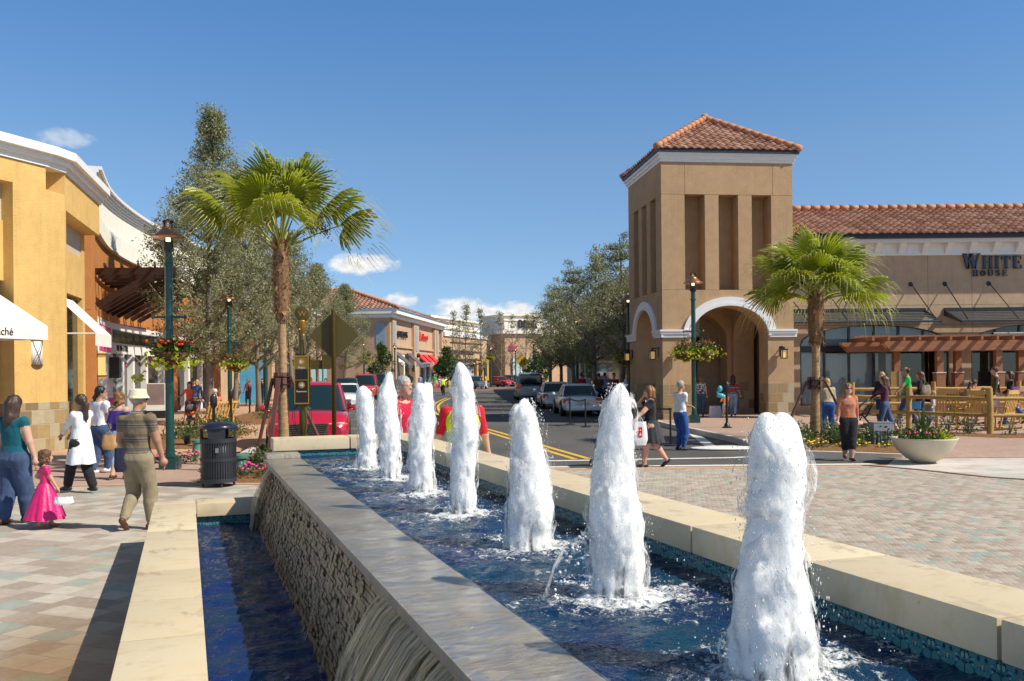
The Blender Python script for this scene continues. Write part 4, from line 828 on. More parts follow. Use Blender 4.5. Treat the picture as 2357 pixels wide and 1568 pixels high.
# ---- yellow store on the left
YB = thing('store_building', 'yellow ochre stucco corner store with beige panels, stone base and white cornice', 'store', (0, 0, 0), 0)
K0, K1, K2, K3 = Vector((-14.4, 19.2, 0)), Vector((-12.3, 24.75, 0)), Vector((-12.18, 25.5, 0)), Vector((-13.35, 30.3, 0))
d1 = (K1-K0).normalized(); n1 = Vector((-d1.y, d1.x, 0)); L1 = (K1-K0).length; d2 = (K3-K2).normalized(); n2 = Vector((-d2.y, d2.x, 0)); L2 = (K3-K2).length; dc = (K2-K1).normalized(); nc = Vector((-dc.y, dc.x, 0))
F1 = Frame(K0, d1, n1); F2 = Frame(K2, d2, n2); FC = Frame(K1, dc, nc); LC = (K2-K1).length; HT_ = 7.55
P1u = L1-1.05
b = MB(); b.prism([tuple(F1.p(P1u, 0, 0)[:2]), tuple(K1.xy), tuple(K2.xy), tuple(F2.p(.15, 0, 0)[:2]), tuple(F2.p(.15, .9, 0)[:2]), tuple(F1.p(P1u, .9, 0)[:2])], 1.31, 6.95)
F1.box(b, 0, P1u, .35, .8, 4.46, 6.0); F1.box(b, 0, L1-.02, .002, .9, 6.95, HT_); F1.box(b, P1u-.32, P1u, .62, .9, 0, 6.95)
F2.box(b, .02, L2, .002, .9, 6.55, HT_); F2.box(b, .15, L2-.4, .45, .8, 4.46, 5.75); F2.box(b, L2-.42, L2-.05, .45, .9, 0, 6.55)
b.build('wall', M['yellow'], YB)
b = MB(); F1.box(b, 0, P1u-.0, .40, .8, 6.0, 6.95); F2.box(b, .15, L2-.1, .50, .8, 5.75, 6.55); b.build('panel', M['beige'], YB)
b = MB(); b.prism([tuple(F1.p(P1u-.03, -.03, 0)[:2]), tuple((K1-nc*.04).xy), tuple((K2-nc*.04).xy), tuple(F2.p(.17, -.03, 0)[:2]), tuple(F2.p(.17, .9, 0)[:2]), tuple(F1.p(P1u-.03, .9, 0)[:2])], 0, 1.31); b.build('stone_base', M['ashlar'], YB)
b = MB()
for (o, z0, z1) in ((.05, HT_+.002, HT_+.16), (.16, HT_+.16, HT_+.3), (.32, HT_+.3, HT_+.52)):
    q0, q1, q2, q3 = F1.p(0, -o, 0), F1.p(L1+o*.35, -o, 0), F2.p(-o*.2, -o, 0), F2.p(L2+.1, -o, 0); i0, i3 = F1.p(0, .9, 0), F2.p(L2+.1, .9, 0); mid = F1.p(L1-.3, .9, 0)
    b.prism([q0[:2], q1[:2], q2[:2], q3[:2], i3[:2], mid[:2], i0[:2]], z0, z1)
b.build('cornice', M['white'], YB)
b = MB(); F1.box(b, 0, P1u-.02, .55, .6, .1, 4.4); F2.box(b, .2, L2-.45, .60, .65, 0, 4.4); b.build('shop_window', M['darkglass'], YB)
b = MB(); F1.box(b, P1u-.32-1.0, P1u-.33, .42, .56, 0, 3.98); F1.box(b, 0, P1u-.33, .36, .42, 3.98, 4.45); F2.box(b, .15, 1.9, .40, .5, 4.05, 4.45); b.build('window_surround', M['white'], YB)
def awning(fr, u0, u1, zt, zb, out, drop, par, vt=.34):
    b = MB(); P = [fr.p(u0, vt, zt), fr.p(u1, vt, zt), fr.p(u1, -out, zb), fr.p(u0, -out, zb), fr.p(u0, -out, zb-drop), fr.p(u1, -out, zb-drop), fr.p(u1, vt, zb-drop), fr.p(u0, vt, zb-drop)]
    b.add(P, [(0, 1, 2, 3), (3, 2, 5, 4)]); b.add([fr.p(u0, -out+.01, zb-drop), fr.p(u1, -out+.01, zb-drop), fr.p(u1, vt, zb-drop+.02), fr.p(u0, vt, zb-drop+.02)], []); return b.build('awning', M['awn'], par)
aw = awning(F1, -1.0, P1u-.34, 4.2, 3.22, 1.5, .33, YB); b = MB(); p = F1.p(P1u-1.62, -1.512, 2.97); put_text(b, 'caché', .26, p, d1, .006, 0, .95); b.build('awning_lettering', M['charcoal'], aw)
b = MB(); b.tube([F1.p(P1u-.34, .4, 2.93), F1.p(P1u-.34, -1.45, 2.91)], .02, 6); b.build('awning_rod', M['white'], aw)
aw2 = awning(F2, .16, 2.6, 4.25, 3.2, .72, .36, YB); b = MB(); b.tube([F2.p(.17, .5, 3.17), F2.p(.17, -.70, 3.17)], .022, 6); b.build('awning_rod', M['white'], aw2)
b = MB(); q = F2.p(.6, .47, 5.0); b.lathe([(.10, 0), (.10, .22), (.06, .26)], 12, c=q); b.tube([q, (q[0]+.25, q[1]+.1, q[2]+.06)], .03, 6); b.build('security_camera', M['white'], YB)
# sconces
sc = thing('wall_sconce', 'white glass wall sconce with dark twig pattern on the yellow corner pier', 'wall lamp', F1.p(L1-.36, 0, 2.6), math.atan2(d1.y, d1.x))
b = MB(); b.lathe([(.19, .32), (.19, .02), (.185, -.3)], 20, M=Matrix.Translation((0, .05, 0)), sy=.8); b.build('sconce_glass', mat('sconce glass', (.80, .78, .76), .3, .05), sc, smooth=True); b = MB()
for z in (.33, -.31): b.lathe([(.2, z-.012), (.2, z+.012)], 20, M=Matrix.Translation((0, .05, 0)), sy=.8)
for k, (a0, a1) in enumerate(((-2.6, -1.2), (-2.3, -.8), (-1.9, -1.0), (-1.4, -2.5))): b.tube([(.197*cos(a0+(a1-a0)*t), .05+.16*sin(a0+(a1-a0)*t), -.29+.6*t) for t in np.linspace(0, 1, 7)], .006, 5)
b.build('sconce_frame', M['bronze'], sc)
# ---- rust and cream curved store
CB = thing('store_building', 'cream and rust store with concave facade and white shopfronts beside the yellow store', 'store', (0, 0, 0), 0)
ctrl = [(-13.9, 30.9), (-15.1, 34.0), (-16.4, 38.0), (-17.35, 42.6), (-17.95, 47.5), (-18.2, 53), (-18.4, 60), (-19.2, 70)]
CP = smooth_line(ctrl, 5)
def wall_strip(mb, pts, z0, z1, o0, o1, m=0):
    """extruded band following pts; o0/o1 offsets toward the street (positive = out)"""
    P = [Vector((p[0], p[1], 0)) for p in pts]; A, B = [], []
    for i, p in enumerate(P):
        d = (P[min(i+1, len(P)-1)]-P[max(i-1, 0)]).normalized(); nr = Vector((d.y, -d.x, 0)); A.append(p+nr*o1); B.append(p+nr*o0)
    g = np.array([[(a.x, a.y, z0) for a in A], [(a.x, a.y, z1) for a in A], [(c.x, c.y, z1) for c in B], [(c.x, c.y, z0) for c in B], [(a.x, a.y, z0) for a in A]]); mb.grid(g, m)
    for k in (0, -1): mb.add([g[0][k], g[1][k], g[2][k], g[3][k]], [(0, 1, 2, 3)], m)
CQ = CP[4:]; b = MB(); wall_strip(b, CQ, 7.9, 9.0, -.8, -.12); wall_strip(b, CQ, 7.17, 7.9, -.8, .10); wall_strip(b, CQ, 7.10, 7.17, -.8, .18); b.build('parapet', M['offwhite'], CB)
b = MB(); [wall_strip(b, CQ, 9.0+.09*k, 9.09+.09*k, -.9, -.06+.07*k) for k in range(4)]; wall_strip(b, CQ, 9.36, 9.48, -.9, .26); b.build('cornice', M['trim'], CB)
b = MB(); wall_strip(b, CP, 4.2, 7.095, -.8, 0); b.build('wall', M['rust'], CB)
def seg(u):                     # point on facade at arclength u, with direction
    acc = 0
    for p, q in zip(CP[:-1], CP[1:]):
        l = (q-p).length
        if acc+l >= u: t = (u-acc)/l; pt = p.lerp(q, t); return Vector((pt.x, pt.y, 0)), Vector((q.x-p.x, q.y-p.y, 0)).normalized()
        acc += l
    return Vector((CP[-1].x, CP[-1].y, 0)), Vector((0, 1, 0))
def ff(u): p, d = seg(u); return Frame(p, d, (-d.y, d.x, 0))
def piece(mb, u0, u1, v0, v1, z0, z1, m=0, n=4):
    P = [seg(u0+(u1-u0)*k/n)[0] for k in range(n+1)]; wall_strip(mb, P, z0, z1, -v1, -v0, m)
b = MB(); piece(b, 0, 1.5, -.12, .8, 0, 4.19); piece(b, 18.5, 20, -.06, .8, 0, 4.19); piece(b, 27, 28.2, -.06, .8, 0, 4.19); b.parts('pier', M['rust'], CB)
b = MB(); piece(b, 1.5, 18.5, .0, .8, 3.95, 4.2, n=12); piece(b, 1.5, 3.0, .06, .8, 0, 3.95); piece(b, 7.2, 8.6, .04, .8, 0, 3.95); piece(b, 3.0, 7.2, .05, .3, 2.75, 3.95)
for u in (10.6, 12.6, 15.0, 17.9): piece(b, u, u+.35, .04, .5, 0, 3.95, n=1)
piece(b, 8.6, 18.5, .06, .5, 2.95, 3.4, n=8); piece(b, 20, 27, .1, .5, 3.0, 4.19); [piece(b, u, u+.3, .06, .5, 0, 3.0, n=1) for u in (20, 22.3, 24.6, 26.7)]; b.build('shopfront', M['white'], CB)
b = MB(); piece(b, 3.0, 7.2, .35, .4, 0, 2.75); b.build('shop_door', mat('pale door panels', (.52, .50, .47), .6, .1), CB)
b = MB(); piece(b, 8.6, 18.5, .3, .35, .3, 2.95, n=8); piece(b, 20, 27, .3, .35, .3, 3.0); piece(b, 8.6, 18.5, .01, .05, 3.4, 3.9, n=8); b.build('shop_window', M['darkglass'], CB)
b = MB(); piece(b, 2.6, 7.4, -.10, .04, 2.85, 4.05); sg = b.build('sign_board', M['white'], CB); b = MB(); piece(b, 2.8, 7.2, -.13, -.101, 2.95, 3.9); b.build('sign_face', M['pink'], sg)
f_ = ff(5.0); b = MB(); put_text(b, 'SM', .62, f_.p(.05, -.14, 3.3), f_.u, .02); put_text(b, 'urban', .26, f_.p(.3, -.14, 3.02), f_.u, .02); b.build('sign_lettering', M['white'], sg) if 0 else None
b = MB(); f_ = ff(4.6); f_.box(b, -.7, .35, -.145, -.131, 3.32, 3.84); f_ = ff(5.9); [f_.box(b, -.5+k*.22, -.40+k*.22, -.145, -.131, 3.3, 3.75) for k in range(5)]; b.build('sign_lettering', M['white'], sg)
b = MB(); f_ = ff(5.0); put_text(b, 'T MINI', .30, f_.p(0, -.135, 3.02), f_.u, .012); b.build('sign_lettering', mat('deep pink', (.45, .02, .14), .5, 0), sg)
b = MB(); f_ = ff(10.6); put_text(b, 'WE WHITTER', .36, f_.p(0, .035, 3.06), f_.u, .02); b.build('shop_lettering', M['black'], CB)
b = MB(); f_ = ff(8.0); f_.box(b, -.25, .25, -.35, .04, 1.9, 2.75); b.build('blade_sign', M['black'], CB)
b = MB(); piece(b, 8.6, 18.5, .02, .5, 0, .3, n=8); b.build('stone_base', M['dark'], CB)
t = thing('wall_lantern', 'bronze framed box lantern on the brown pier beside the cream awning', 'wall lamp', seg(.9)[0]+Vector((.12, -.04, 2.35)), math.atan2(seg(.9)[1].y, seg(.9)[1].x)); b = MB()
b.box(-.20, .20, -.05, 0, -.5, .5)
for z in (-.36, .38): b.box(-.24, .24, -.32, 0, z-.025, z+.025)
b.build('lantern_frame', M['bronze'], t); b = MB(); b.box(-.18, .18, -.28, -.05, -.46, .44); b.build('lantern_glass', M['amber'], t)
# trellis with knee braces
TR = thing('wall_trellis', 'dark brown timber trellis on knee braces over the rust wall', 'trellis', (0, 0, 0), 0)
for k in range(9):
    u = 2.6+k*1.35; p, d = seg(u); o = Vector((1, -.02, 0))
    b = MB(); a = p+Vector((0, 0, 5.72)); b.beam(a, a+o*2.9, .10, .24, up=(0, 0, 1)); e = a+o*2.9; b.build('outrigger', M['dkwood'], TR)
    b = MB(); b.beam(p+Vector((.05, 0, 4.52)), p+o*2.1+Vector((0, 0, 5.62)), .11, .18); b.build('knee_brace', M['dkwood'], TR)
for j, off in enumerate((.35, .95, 1.55, 2.15, 2.75)):
    P = [seg(2.3+k*.6)[0]+Vector((off, -.02*off, 5.93)) for k in range(21)]; b = MB()
    for p, q in zip(P[:-1], P[1:]): b.beam(p, q, .07, .12)
    b.build('purlin', M['dkwood'], TR)
# building with tiled roof seen over the cream parapet
HB = thing('tiled_roof_building', 'brown clay tile hip roof showing over the cream parapet behind the oak', 'building', (-22.5, 57, -1.5), 0); b = MB(); b.box(-4, 2.2, 0, 14, 0, 11); b.build('wall', M['tan2'], HB)
b = MB(); tile_face(b, (2.4, -.4, 11), (2.4, 14.4, 11), (-.8, 3.5, 13.2), (-.8, 10, 13.2), .4, .5, 6, .06, .04); tile_face(b, (-4.4, -.4, 11), (2.4, -.4, 11), (-.8, 3.5, 13.2), (-.8, 3.5, 13.2), .4, .5, 6, .06, .04); b.build('roof', M['rtile'], HB)
b = MB(); ridge_run(b, (2.4, -.4, 11.05), (-.8, 3.5, 13.25), .16); ridge_run(b, (-.8, 3.5, 13.25), (-.8, 10, 13.25), .16); b.build('ridge_tile', M['ridge'], HB, smooth=True)
# long left row behind the trees with painted hoarding
LB = thing('store_row', 'low tan store row with dark openings behind the left street trees', 'store', (0, 0, 0), 0); pts = [(-19.3, 71), (-19.8, 80), (-20.4, 92), (-21, 103)]
b = MB(); wall_strip(b, pts, 3.2, 8.2, -6, 0); [wall_strip(b, [(-19.3-.055*(y-71), y), (-19.3-.055*(y+1.3-71), y+1.3)], 0, 3.2, -.6, .02) for y in range(71, 102, 5)]; b.build('wall', M['pinktan'], LB)
b = MB(); wall_strip(b, pts, 0, 3.2, -.5, -.3); b.build('shop_window', M['darkglass'], LB); b = MB(); wall_strip(b, pts, 8.2, 8.7, -6, .2); b.build('cornice', M['white'], LB)
for i, (px, pw, D, m, lab) in enumerate(((578, 52, 64, 'slate', 'deep blue painted hoarding behind two strolling women'), (668, 26, 72, 'ltblue', 'pale blue hoarding panel left of the sign post'), (735, 34, 76, 'ltblue', 'pale blue hoarding panel below the diamond sign'))):
    t = thing('hoarding', lab, 'hoarding', (X(px, D), D, 0), R(8)); b = MB(); w = pw*D/FPX; b.box(-w/2, w/2, 0, .08, .02, 3.1); b.build('board', M[m], t); b = MB(); [b.box(x-.05, x+.05, .08, .18, .02, 3.0) for x in (-w/2+.2, w/2-.2)]; b.build('batten', M['chairwood'], t)

# ---- far pair of shops with clay roof, long cream building and department store
def far_store():
    t = thing('store_building', 'two storey tan corner shop with hip roof, grey and red awnings, far down street', 'store', (-15.9, 125, 0), math.atan2(.995, .0995)); W, H = 39.3, 9.4
    # local x runs back along the shop face, local -y looks at the street, the shaded end faces the camera
    b = MB(); b.box(0, W, .9, 34, 0, H)
    for u0, u1 in ((0, 2.15), (14.1, 17.7), (30.9, 34.6), (37.5, W)): b.box(u0, u1, 0, .9, 0, H)
    for u0, u1 in ((2.15, 14.1), (17.7, 30.9), (34.6, 37.5)): b.box(u0, u1, .45, .9, 4.7, H); b.box(u0, u1, .2, .9, 5.5, 5.8)
    b.box(-.5, -.001, .3, 6.5, 0, H); b.build('wall', M['pinktan'], t)
    b = MB(); [b.box(-.5-o, W+o, -o, 34, z0, z1) for o, z0, z1 in ((.15, H, H+.5), (.8, H+.5, H+1.2))]; b.build('cornice', M['white'], t)
    b = MB(); z = H+1.2; tile_face(b, (-1.4, 34, z), (-1.4, -1.1, z), (7, 27, z+3.2), (7, 8, z+3.2), .6, .75, 6, .10, .07, 2); tile_face(b, (-1.4, -1.1, z), (W+1, -1.1, z), (7, 8, z+3.2), (W-8, 8, z+3.2), .6, .75, 6, .10, .07, 3); b.build('roof', M['rtile'], t)
    b = MB(); ridge_run(b, (-1.4, -1.1, z+.1), (7, 8, z+3.3), .25, .7); ridge_run(b, (7, 8, z+3.3), (W-8, 8, z+3.3), .25, .7); ridge_run(b, (7, 8, z+3.3), (7, 27, z+3.3), .25, .7); b.build('ridge_tile', M['ridge'], t, smooth=True)
    b = MB(); gb = mat('blue glass block', (.26, .34, .41), .3, .3, 14)
    for u in (.5, 15, 32.2): b.box(u, u+1.3, -.06, -.001, 5.2, 8.9)
    b.box(-.56, -.501, .9, 2.2, 5.4, 8.7); b.parts('glass_block', gb, t)
    b = MB(); b.box(2.2, 14, .80, .89, 0, 4.6); b.box(17.8, 30.8, .8, .89, 0, 4.6); b.build('shop_window', M['darkglass'], t); b = MB(); b.box(4.4, 9.6, .50, .79, 0, 4.6); [b.box(u, u+1.0, .5, .79, 0, 4.0) for u in (19.5, 24.5, 29)]; b.build('door_surround', M['offwhite'], t)
    b = MB(); b.box(5.4, 8.6, .44, .49, 0, 3.5); b.build('shop_door', mat('khaki door', (.16, .12, .07), .5, .1), t)
    for u0, u1, c in ((2.3, 5.4, 'awngrey'), (10.6, 13.6, 'awngrey'), (18.0, 21, 'awnred'), (22.5, 25.6, 'awnred'), (27, 30.5, 'awnred')):
        b = MB(); P = [(u0, .45, 4.9), (u1, .45, 4.9), (u1, -1.6, 3.1), (u0, -1.6, 3.1), (u0, -1.6, 2.7), (u1, -1.6, 2.7), (u0, .45, 4.5)]; b.add(P, [(0, 1, 2, 3), (3, 2, 5, 4), (0, 3, 6)]); b.build('awning', M[c], t)
    b = MB(); put_text(b, "CHICO'S", 1.25, (7.2, .28, 7.0), depth=.3, sx=1.25); b.build('sign_lettering', M['charcoal'], t); b = MB(); put_text(b, 'closet', 1.35, (23.6, .28, 7.2), depth=.3, sx=1.5); b.lathe([(.75, 0), (.75, .2)], 16, M=Matrix.Translation((19.3, .3, 7.6)) @ Matrix.Rotation(R(90), 4, 'X')); b.build('sign_lettering', M['red'], t)
    b = MB(); put_text(b, "Chico's", .8, (7.0, .2, 3.1), depth=.08, sx=1.0); b.build('door_lettering', M['white'], t); b = MB(); b.box(13.9, 14.1, -2.9, -.3, 2.9, 3.5); bs = b.build('blade_sign', M['whitepanel'], t); b = MB(); put_text(b, "CHICO'S", .42, (13.88, -1.6, 3.05), (0, -1, 0), depth=.02, sx=1.0); b.build('sign_lettering', M['charcoal'], bs)
    b = MB(); b.ball((-.7, 3.2, 4.6), .35, 8); b.ball((16, -.2, 4.6), .35, 8); b.parts('wall_lamp', M['black'], t)
far_store()
CR = thing('store_building', 'long cream store with stepped parapet beyond the clay roofed corner shop', 'store', (X(1021, 168), 168, 0), math.atan2(28, 8.8)); b = MB(); b.box(0, 24, 0, 14, 0, 8.9); b.build('wall', M['pinktan'], CR); b = MB(); b.box(-4, 23, 1.5, 14, 8.9, 11.4); [b.box(-4, 23+o, 1.5-o, 14, z, z+.4) for o, z in ((.3, 10.1), (.45, 11.4), (.8, 11.8))]; b.build('parapet', M['offwhite'], CR)
b = MB(); b.box(-.1, 24.2, -.3, -.001, 8.6, 9.3); b.build('cornice', M['trim'], CR); b = MB(); [b.box(0, 16, -1.6-.1*k, -1.3, z, z+.28) for k, z in enumerate((3.4, 4.2, 5.6, 7.2))]; [b.box(x, x+.5, -1.6, 0, 3.0, 3.4) for x in np.arange(0, 16, 4)]; b.build('trellis', M['dkwood'], CR)
b = MB(); b.box(16.8, 22.8, -.2, -.02, .1, 3.9); b.build('shop_door', M['darkglass'], CR); b = MB(); [b.box(x, x+1.0, -.6, -.21, .1, 3.9) for x in (16.2, 19.2, 22.4)]; b.box(16.0, 23.6, -.6, -.21, 3.9, 4.7); b.build('door_frame', M['chairwood'], CR); b = MB(); b.box(3, 13, -.6, -.02, .1, 3.4); b.build('hoarding_panel', mat('grey blue hoarding', (.30, .42, .55), .7, .3, .6), CR)
DS = thing('department_store', 'cream topped department store with raised entrance block at the end of the street', 'department store', (-1.4, 190, 0), math.atan2(.43, .9)); L_ = 8.4; b = MB(); b.box(0, L_, 0, 11, 0, 10.2); b.box(L_+.01, 40, 2, 14, 0, 9.5); b.build('wall', M['pinktan'], DS); b = MB(); b.box(-.25, L_+.2, -.25, 11.2, 10.4, 13.4)
[b.box(-.25-o, L_+.2+o, -.25-o, 11.2, z, z+.4) for o, z in ((.2, 12.4), (.45, 13.4))]; b.box(L_+.3, 40, 1.5, 14, 9.5, 12.2); b.build('parapet', M['offwhite'], DS)
b = MB(); b.box(-.7, L_+.5, -.7, 11, 9.8, 10.395); b.build('cornice', M['trim'], DS); b = MB(); put_text(b, "Dillard's", 2.6, (5.0, -.5, 10.85), depth=.4, sx=.5); b.build('sign_lettering', M['charcoal'], DS)
b = MB(); put_text(b, 'thor', 2.2, (1.9, -.2, 6.4), depth=.2, sx=.5); b.build('shop_lettering', M['pink'], DS); b = MB(); b.box(1.6, 7.5, -.1, -.02, .1, 4.8); b.build('shop_window', mat('pale shop glass', (.45, .55, .55), .15, .2, .5), DS); b = MB(); [b.box(x, x+.3, -.25, -.11, .1, 4.8) for x in (1.4, 3.4, 5.5, 7.4)]; b.build('door_frame', M['white'], DS)
# ---- right-hand row behind the trees
RB = thing('store_row', 'shaded tan and cream store row running back behind the right street trees', 'store', (0, 0, 0), 0); pts = [(9.6, 40.5), (8.6, 52), (7.6, 68), (6.6, 90), (6.2, 104)]
b = MB(); wall_strip(b, [p for p in pts], 3.3, 8.3, 6, 0); b.build('wall', M['pinktan'], RB); b = MB(); wall_strip(b, pts, 0.1, 3.3, .5, .2); b.build('shop_window', M['darkglass'], RB)
b = MB()
for y in np.arange(41, 103, 3.6): x = 9.6-(y-40.5)*.055; b.box(x-.12, x+.5, y, y+1.1, .1, 3.3)
b.parts('pier', M['offwhite'], RB); b = MB(); wall_strip(b, pts, 8.3, 8.8, 6, -.2); b.build('cornice', M['white'], RB)
b = MB(); tile_face(b, (8.9, 44, 8.8), (7.9, 62, 8.8), (12.5, 46, 10.9), (11.5, 60, 10.9), .5, .6, 6, .08, .05); b.build('roof', M['rtile'], RB)
# ------------------------------------------------------------------ trees and plants
M['oakleaf'] = leafmat('oak leaf', (.125, .13, .07), (.37, .37, .235), .3, .5); M['paleleaf'] = leafmat('sparse tree leaf', (.10, .10, .045), (.22, .21, .11), .3)
M['shrub'] = leafmat('shrub leaf', (.025, .05, .012), (.10, .17, .035), .3, .4); M['palmleaf'] = leafmat('palm leaf', (.13, .165, .014), (.37, .39, .05), .42, .36); M['palmtip'] = leafmat('palm tip', (.35, .36, .12), (.52, .50, .24), .4, .5)
M['petiole'] = mat('palm stalk', (.25, .27, .05), .5, .15, 6); M['potato'] = leafmat('lime leaf', (.28, .32, .02), (.50, .52, .04), .4); M['flred'] = mat('red petal', (.75, .06, .02), .6, .1); M['flpink'] = mat('pink petal', (.78, .05, .30), .6, .1); M['flyel'] = mat('yellow petal', (.85, .52, .02), .6, .1); M['darkleaf'] = leafmat('purple leaf', (.02, .012, .015), (.06, .03, .03), .2)
def leaf_quads(C, size, rng, aspect=.42, updir=None, tmin=0, tmax=1):
    N = len(C); d = rng.normal(size=(N, 3)); d[:, 2] = d[:, 2]*.8+.25
    if updir is not None: d += updir
    d /= np.linalg.norm(d, axis=1)[:, None]; r = rng.normal(size=(N, 3)); s = np.cross(d, r); s /= np.linalg.norm(s, axis=1)[:, None]+1e-9
    L = size*(.65+.7*rng.random(N))[:, None]; w = L*aspect
    V = np.stack([C, C+d*L*.5+s*w*.5, C+d*L, C+d*L*.5-s*w*.5], 1)
    return V, np.clip(rng.normal(.5, .25, N), tmin, tmax)
def tree(name, label, cat, pos, H, base_h, prof, ntips, leaves, lsize, leafm, seed, group, trunk_r=.14, limbs=11, twigs=True, asp=.45, lean=(0, 0), gap=.0, barkm='bark', multi=True):
    """prof: [(height fraction of crown, radius)]; limbs sweep up from the trunk, twigs carry leaf sprays"""
    t = thing(name, label, cat, pos, 0, group); rng = np.random.default_rng(seed); rr = random.Random(seed); b = MB(); top = H*.93
    def ax(z): f = z/H; return np.array([lean[0]*f+.10*math.sin(f*5+seed), lean[1]*f+.08*math.cos(f*4+seed*2), z])
    zs = np.linspace(-.06, top, 14); b.tube([ax(z) for z in zs], [trunk_r*(1.35 if z < .05 else 1)*(1-.93*(max(0, z)/top)**.8)+.012 for z in zs], 9)
    pz = np.array([p[0] for p in prof]); pr = np.array([p[1] for p in prof]); segs = []
    for k in range(limbs):
        f = .0+.85*(k/limbs)**1.15; z0 = base_h*.82+f*(top-base_h)*.75; ang = k*2.4+rr.uniform(-.4, .4); zr = rr.uniform(.16, .34)*(H-base_h)*(1-f*.5)
        R_ = np.interp((z0+zr-base_h)/(H-base_h), pz, pr)*rr.uniform(.72, .98); p0 = ax(z0); pts = []
        for q in np.linspace(0, 1, 6):
            rad = R_*q**.85; pts.append(p0+np.array([cos(ang+.3*q)*rad, sin(ang+.3*q)*rad, zr*(q**1.3)+.1*math.sin(q*6+k)]))
        r0 = trunk_r*.42*(1-f*.6); b.tube(pts, [r0*(1-.85*q)+.008 for q in np.linspace(0, 1, 6)], 6, cap=False); segs.append(np.array(pts))
    segs.append(np.array([ax(z) for z in np.linspace(base_h, top, 12)])); SP = np.concatenate(segs); C, UD = [], []; tw = MB(); got = 0; tries = 0
    while got < ntips and tries < ntips*12:
        tries += 1; f = rr.random()**.9; z = base_h+f*(H-base_h); Rm = np.interp(f, pz, pr); a = rr.uniform(0, 2*PI); q = rr.random()**.5
        wob = 1+.38*float(fbm(np.array([cos(a)*1.6, sin(a)*1.6, f*5.0]), 1.1, seed, 2))*2; tip = ax(z)+np.array([cos(a)*Rm*q*wob, sin(a)*Rm*q*wob, 0])
        if float(fbm(tip, .95, seed+3, 2)) < gap-.10: continue
        dd = np.linalg.norm(SP-tip-np.array([0, 0, -.35]), axis=1)+np.maximum(0, SP[:, 2]-tip[2])*2; o = SP[np.argmin(dd)]; mid = (o+tip)/2+np.array([0, 0, -.06])+rng.normal(size=3)*.05; got += 1
        if twigs and got % (2 if ntips > 500 else 1) == 0: tw.tube([o, mid, tip], [.013, .008, .003], 3, cap=False)
        u = rng.random(leaves)**.7; P = (o*(1-u)[:, None]**2+2*mid*(u*(1-u))[:, None]+tip*(u**2)[:, None]) if np.linalg.norm(tip-o) > .5 else tip+rng.normal(size=(leaves, 3))*.12
        C.append(P+rng.normal(size=(leaves, 3))*.085); dr = tip-o; UD.append(np.repeat((dr/(np.linalg.norm(dr)+1e-6))[None]*.7, leaves, 0))
    b.build('trunk', M[barkm], t, smooth=True)
    if twigs: tw.build('twigs', M['twig'], t)['kind'] = 'stuff'
    C = np.concatenate(C); UD = np.concatenate(UD); V, tn = leaf_quads(C, lsize, rng, asp, UD); m = MB(); m.quads(V, 0, tn); m.build('crown', leafm, t); return t
OAK = [(0, .9), (.06, 1.9), (.18, 2.55), (.35, 2.5), (.5, 2.15), (.66, 1.45), (.8, .7), (.92, .34), (1, .1)]
OG = 'grey green street oaks'
tree('street_oak', 'tall slender grey green oak rising above the green lamp post on the left walk', 'tree', (X(484, 37), 37, 0), 13.2, 2.7, [(f, r*1.13) for f, r in OAK], 1750, 30, .11, M['oakleaf'], 3, OG, .17, 17, lean=(.15, 0), gap=.015)
o2 = tree('street_oak', 'dense bushy oak on the left kerb, behind the palm trunk', 'tree', (X(592, 47), 47, 0), 10.2, 2.6, [(0, 1), (.15, 2.4), (.4, 2.8), (.65, 2.2), (.85, 1.2), (1, .3)], 980, 30, .115, M['oakleaf'], 8, OG, .15, 14, gap=.03)
RO = [(0, 1), (.15, 2.0), (.35, 2.5), (.6, 2.1), (.8, 1.3), (1, .3)]
o3 = tree('street_oak', 'tall upright oak at the right kerb, beside the tower', 'tree', (X(1432, 47), 47, .15), 9.2, 2.4, RO, 520, 28, .11, M['oakleaf'], 12, OG, .15, 14, gap=.04)
for o, px, D, lab, sc, rz, z in ((o2, 668, 58, 'oak behind the wayfinding post on the left side of the street', 1.06, 1.1, 0), (o2, 730, 70, 'oak above the pale blue hoarding behind the diamond sign', 1.0, 2.3, 0), (o2, 795, 86, 'rounded oak right of the diamond sign, before the brown end wall', 1.0, 3.9, 0), (o2, 545, 55, 'half hidden oak between the first two left street trees', 1.0, 5.0, 0),
                                (o3, 1372, 52, 'oak at the right kerb, second back from the tower', 1.0, 1.9, .15), (o3, 1320, 60, 'oak at the right kerb with open top, above the white sedans', 1.02, 3.3, .15), (o3, 1290, 70, 'dark oak behind the silver utility vehicle on the right kerb', 1.0, 4.4, .15), (o3, 1268, 84, 'farthest oak on the right kerb, left edge of the right tree group', .98, .7, .15)):
    dup(o, (X(px, D), D, z), rz, lab, OG, sc)
y0 = tree('young_tree', 'nearly bare young tree before the long cream store, just right of the clay roof', 'tree', (X(1044, 128), 128, .1), 10.5, 2.2, [(0, .6), (.3, 1.9), (.6, 1.6), (1, .2)], 240, 3, .2, M['paleleaf'], 21, 'thin young trees by the far stores', .12, 12)
y1 = tree('young_tree', 'thin young tree with small green leaves, second right of the clay roof', 'tree', (X(1073, 124), 124, .1), 11.0, 2.2, [(0, .7), (.3, 2.1), (.6, 1.7), (1, .2)], 240, 9, .2, M['oakleaf'], 22, 'thin young trees by the far stores', .12, 12)
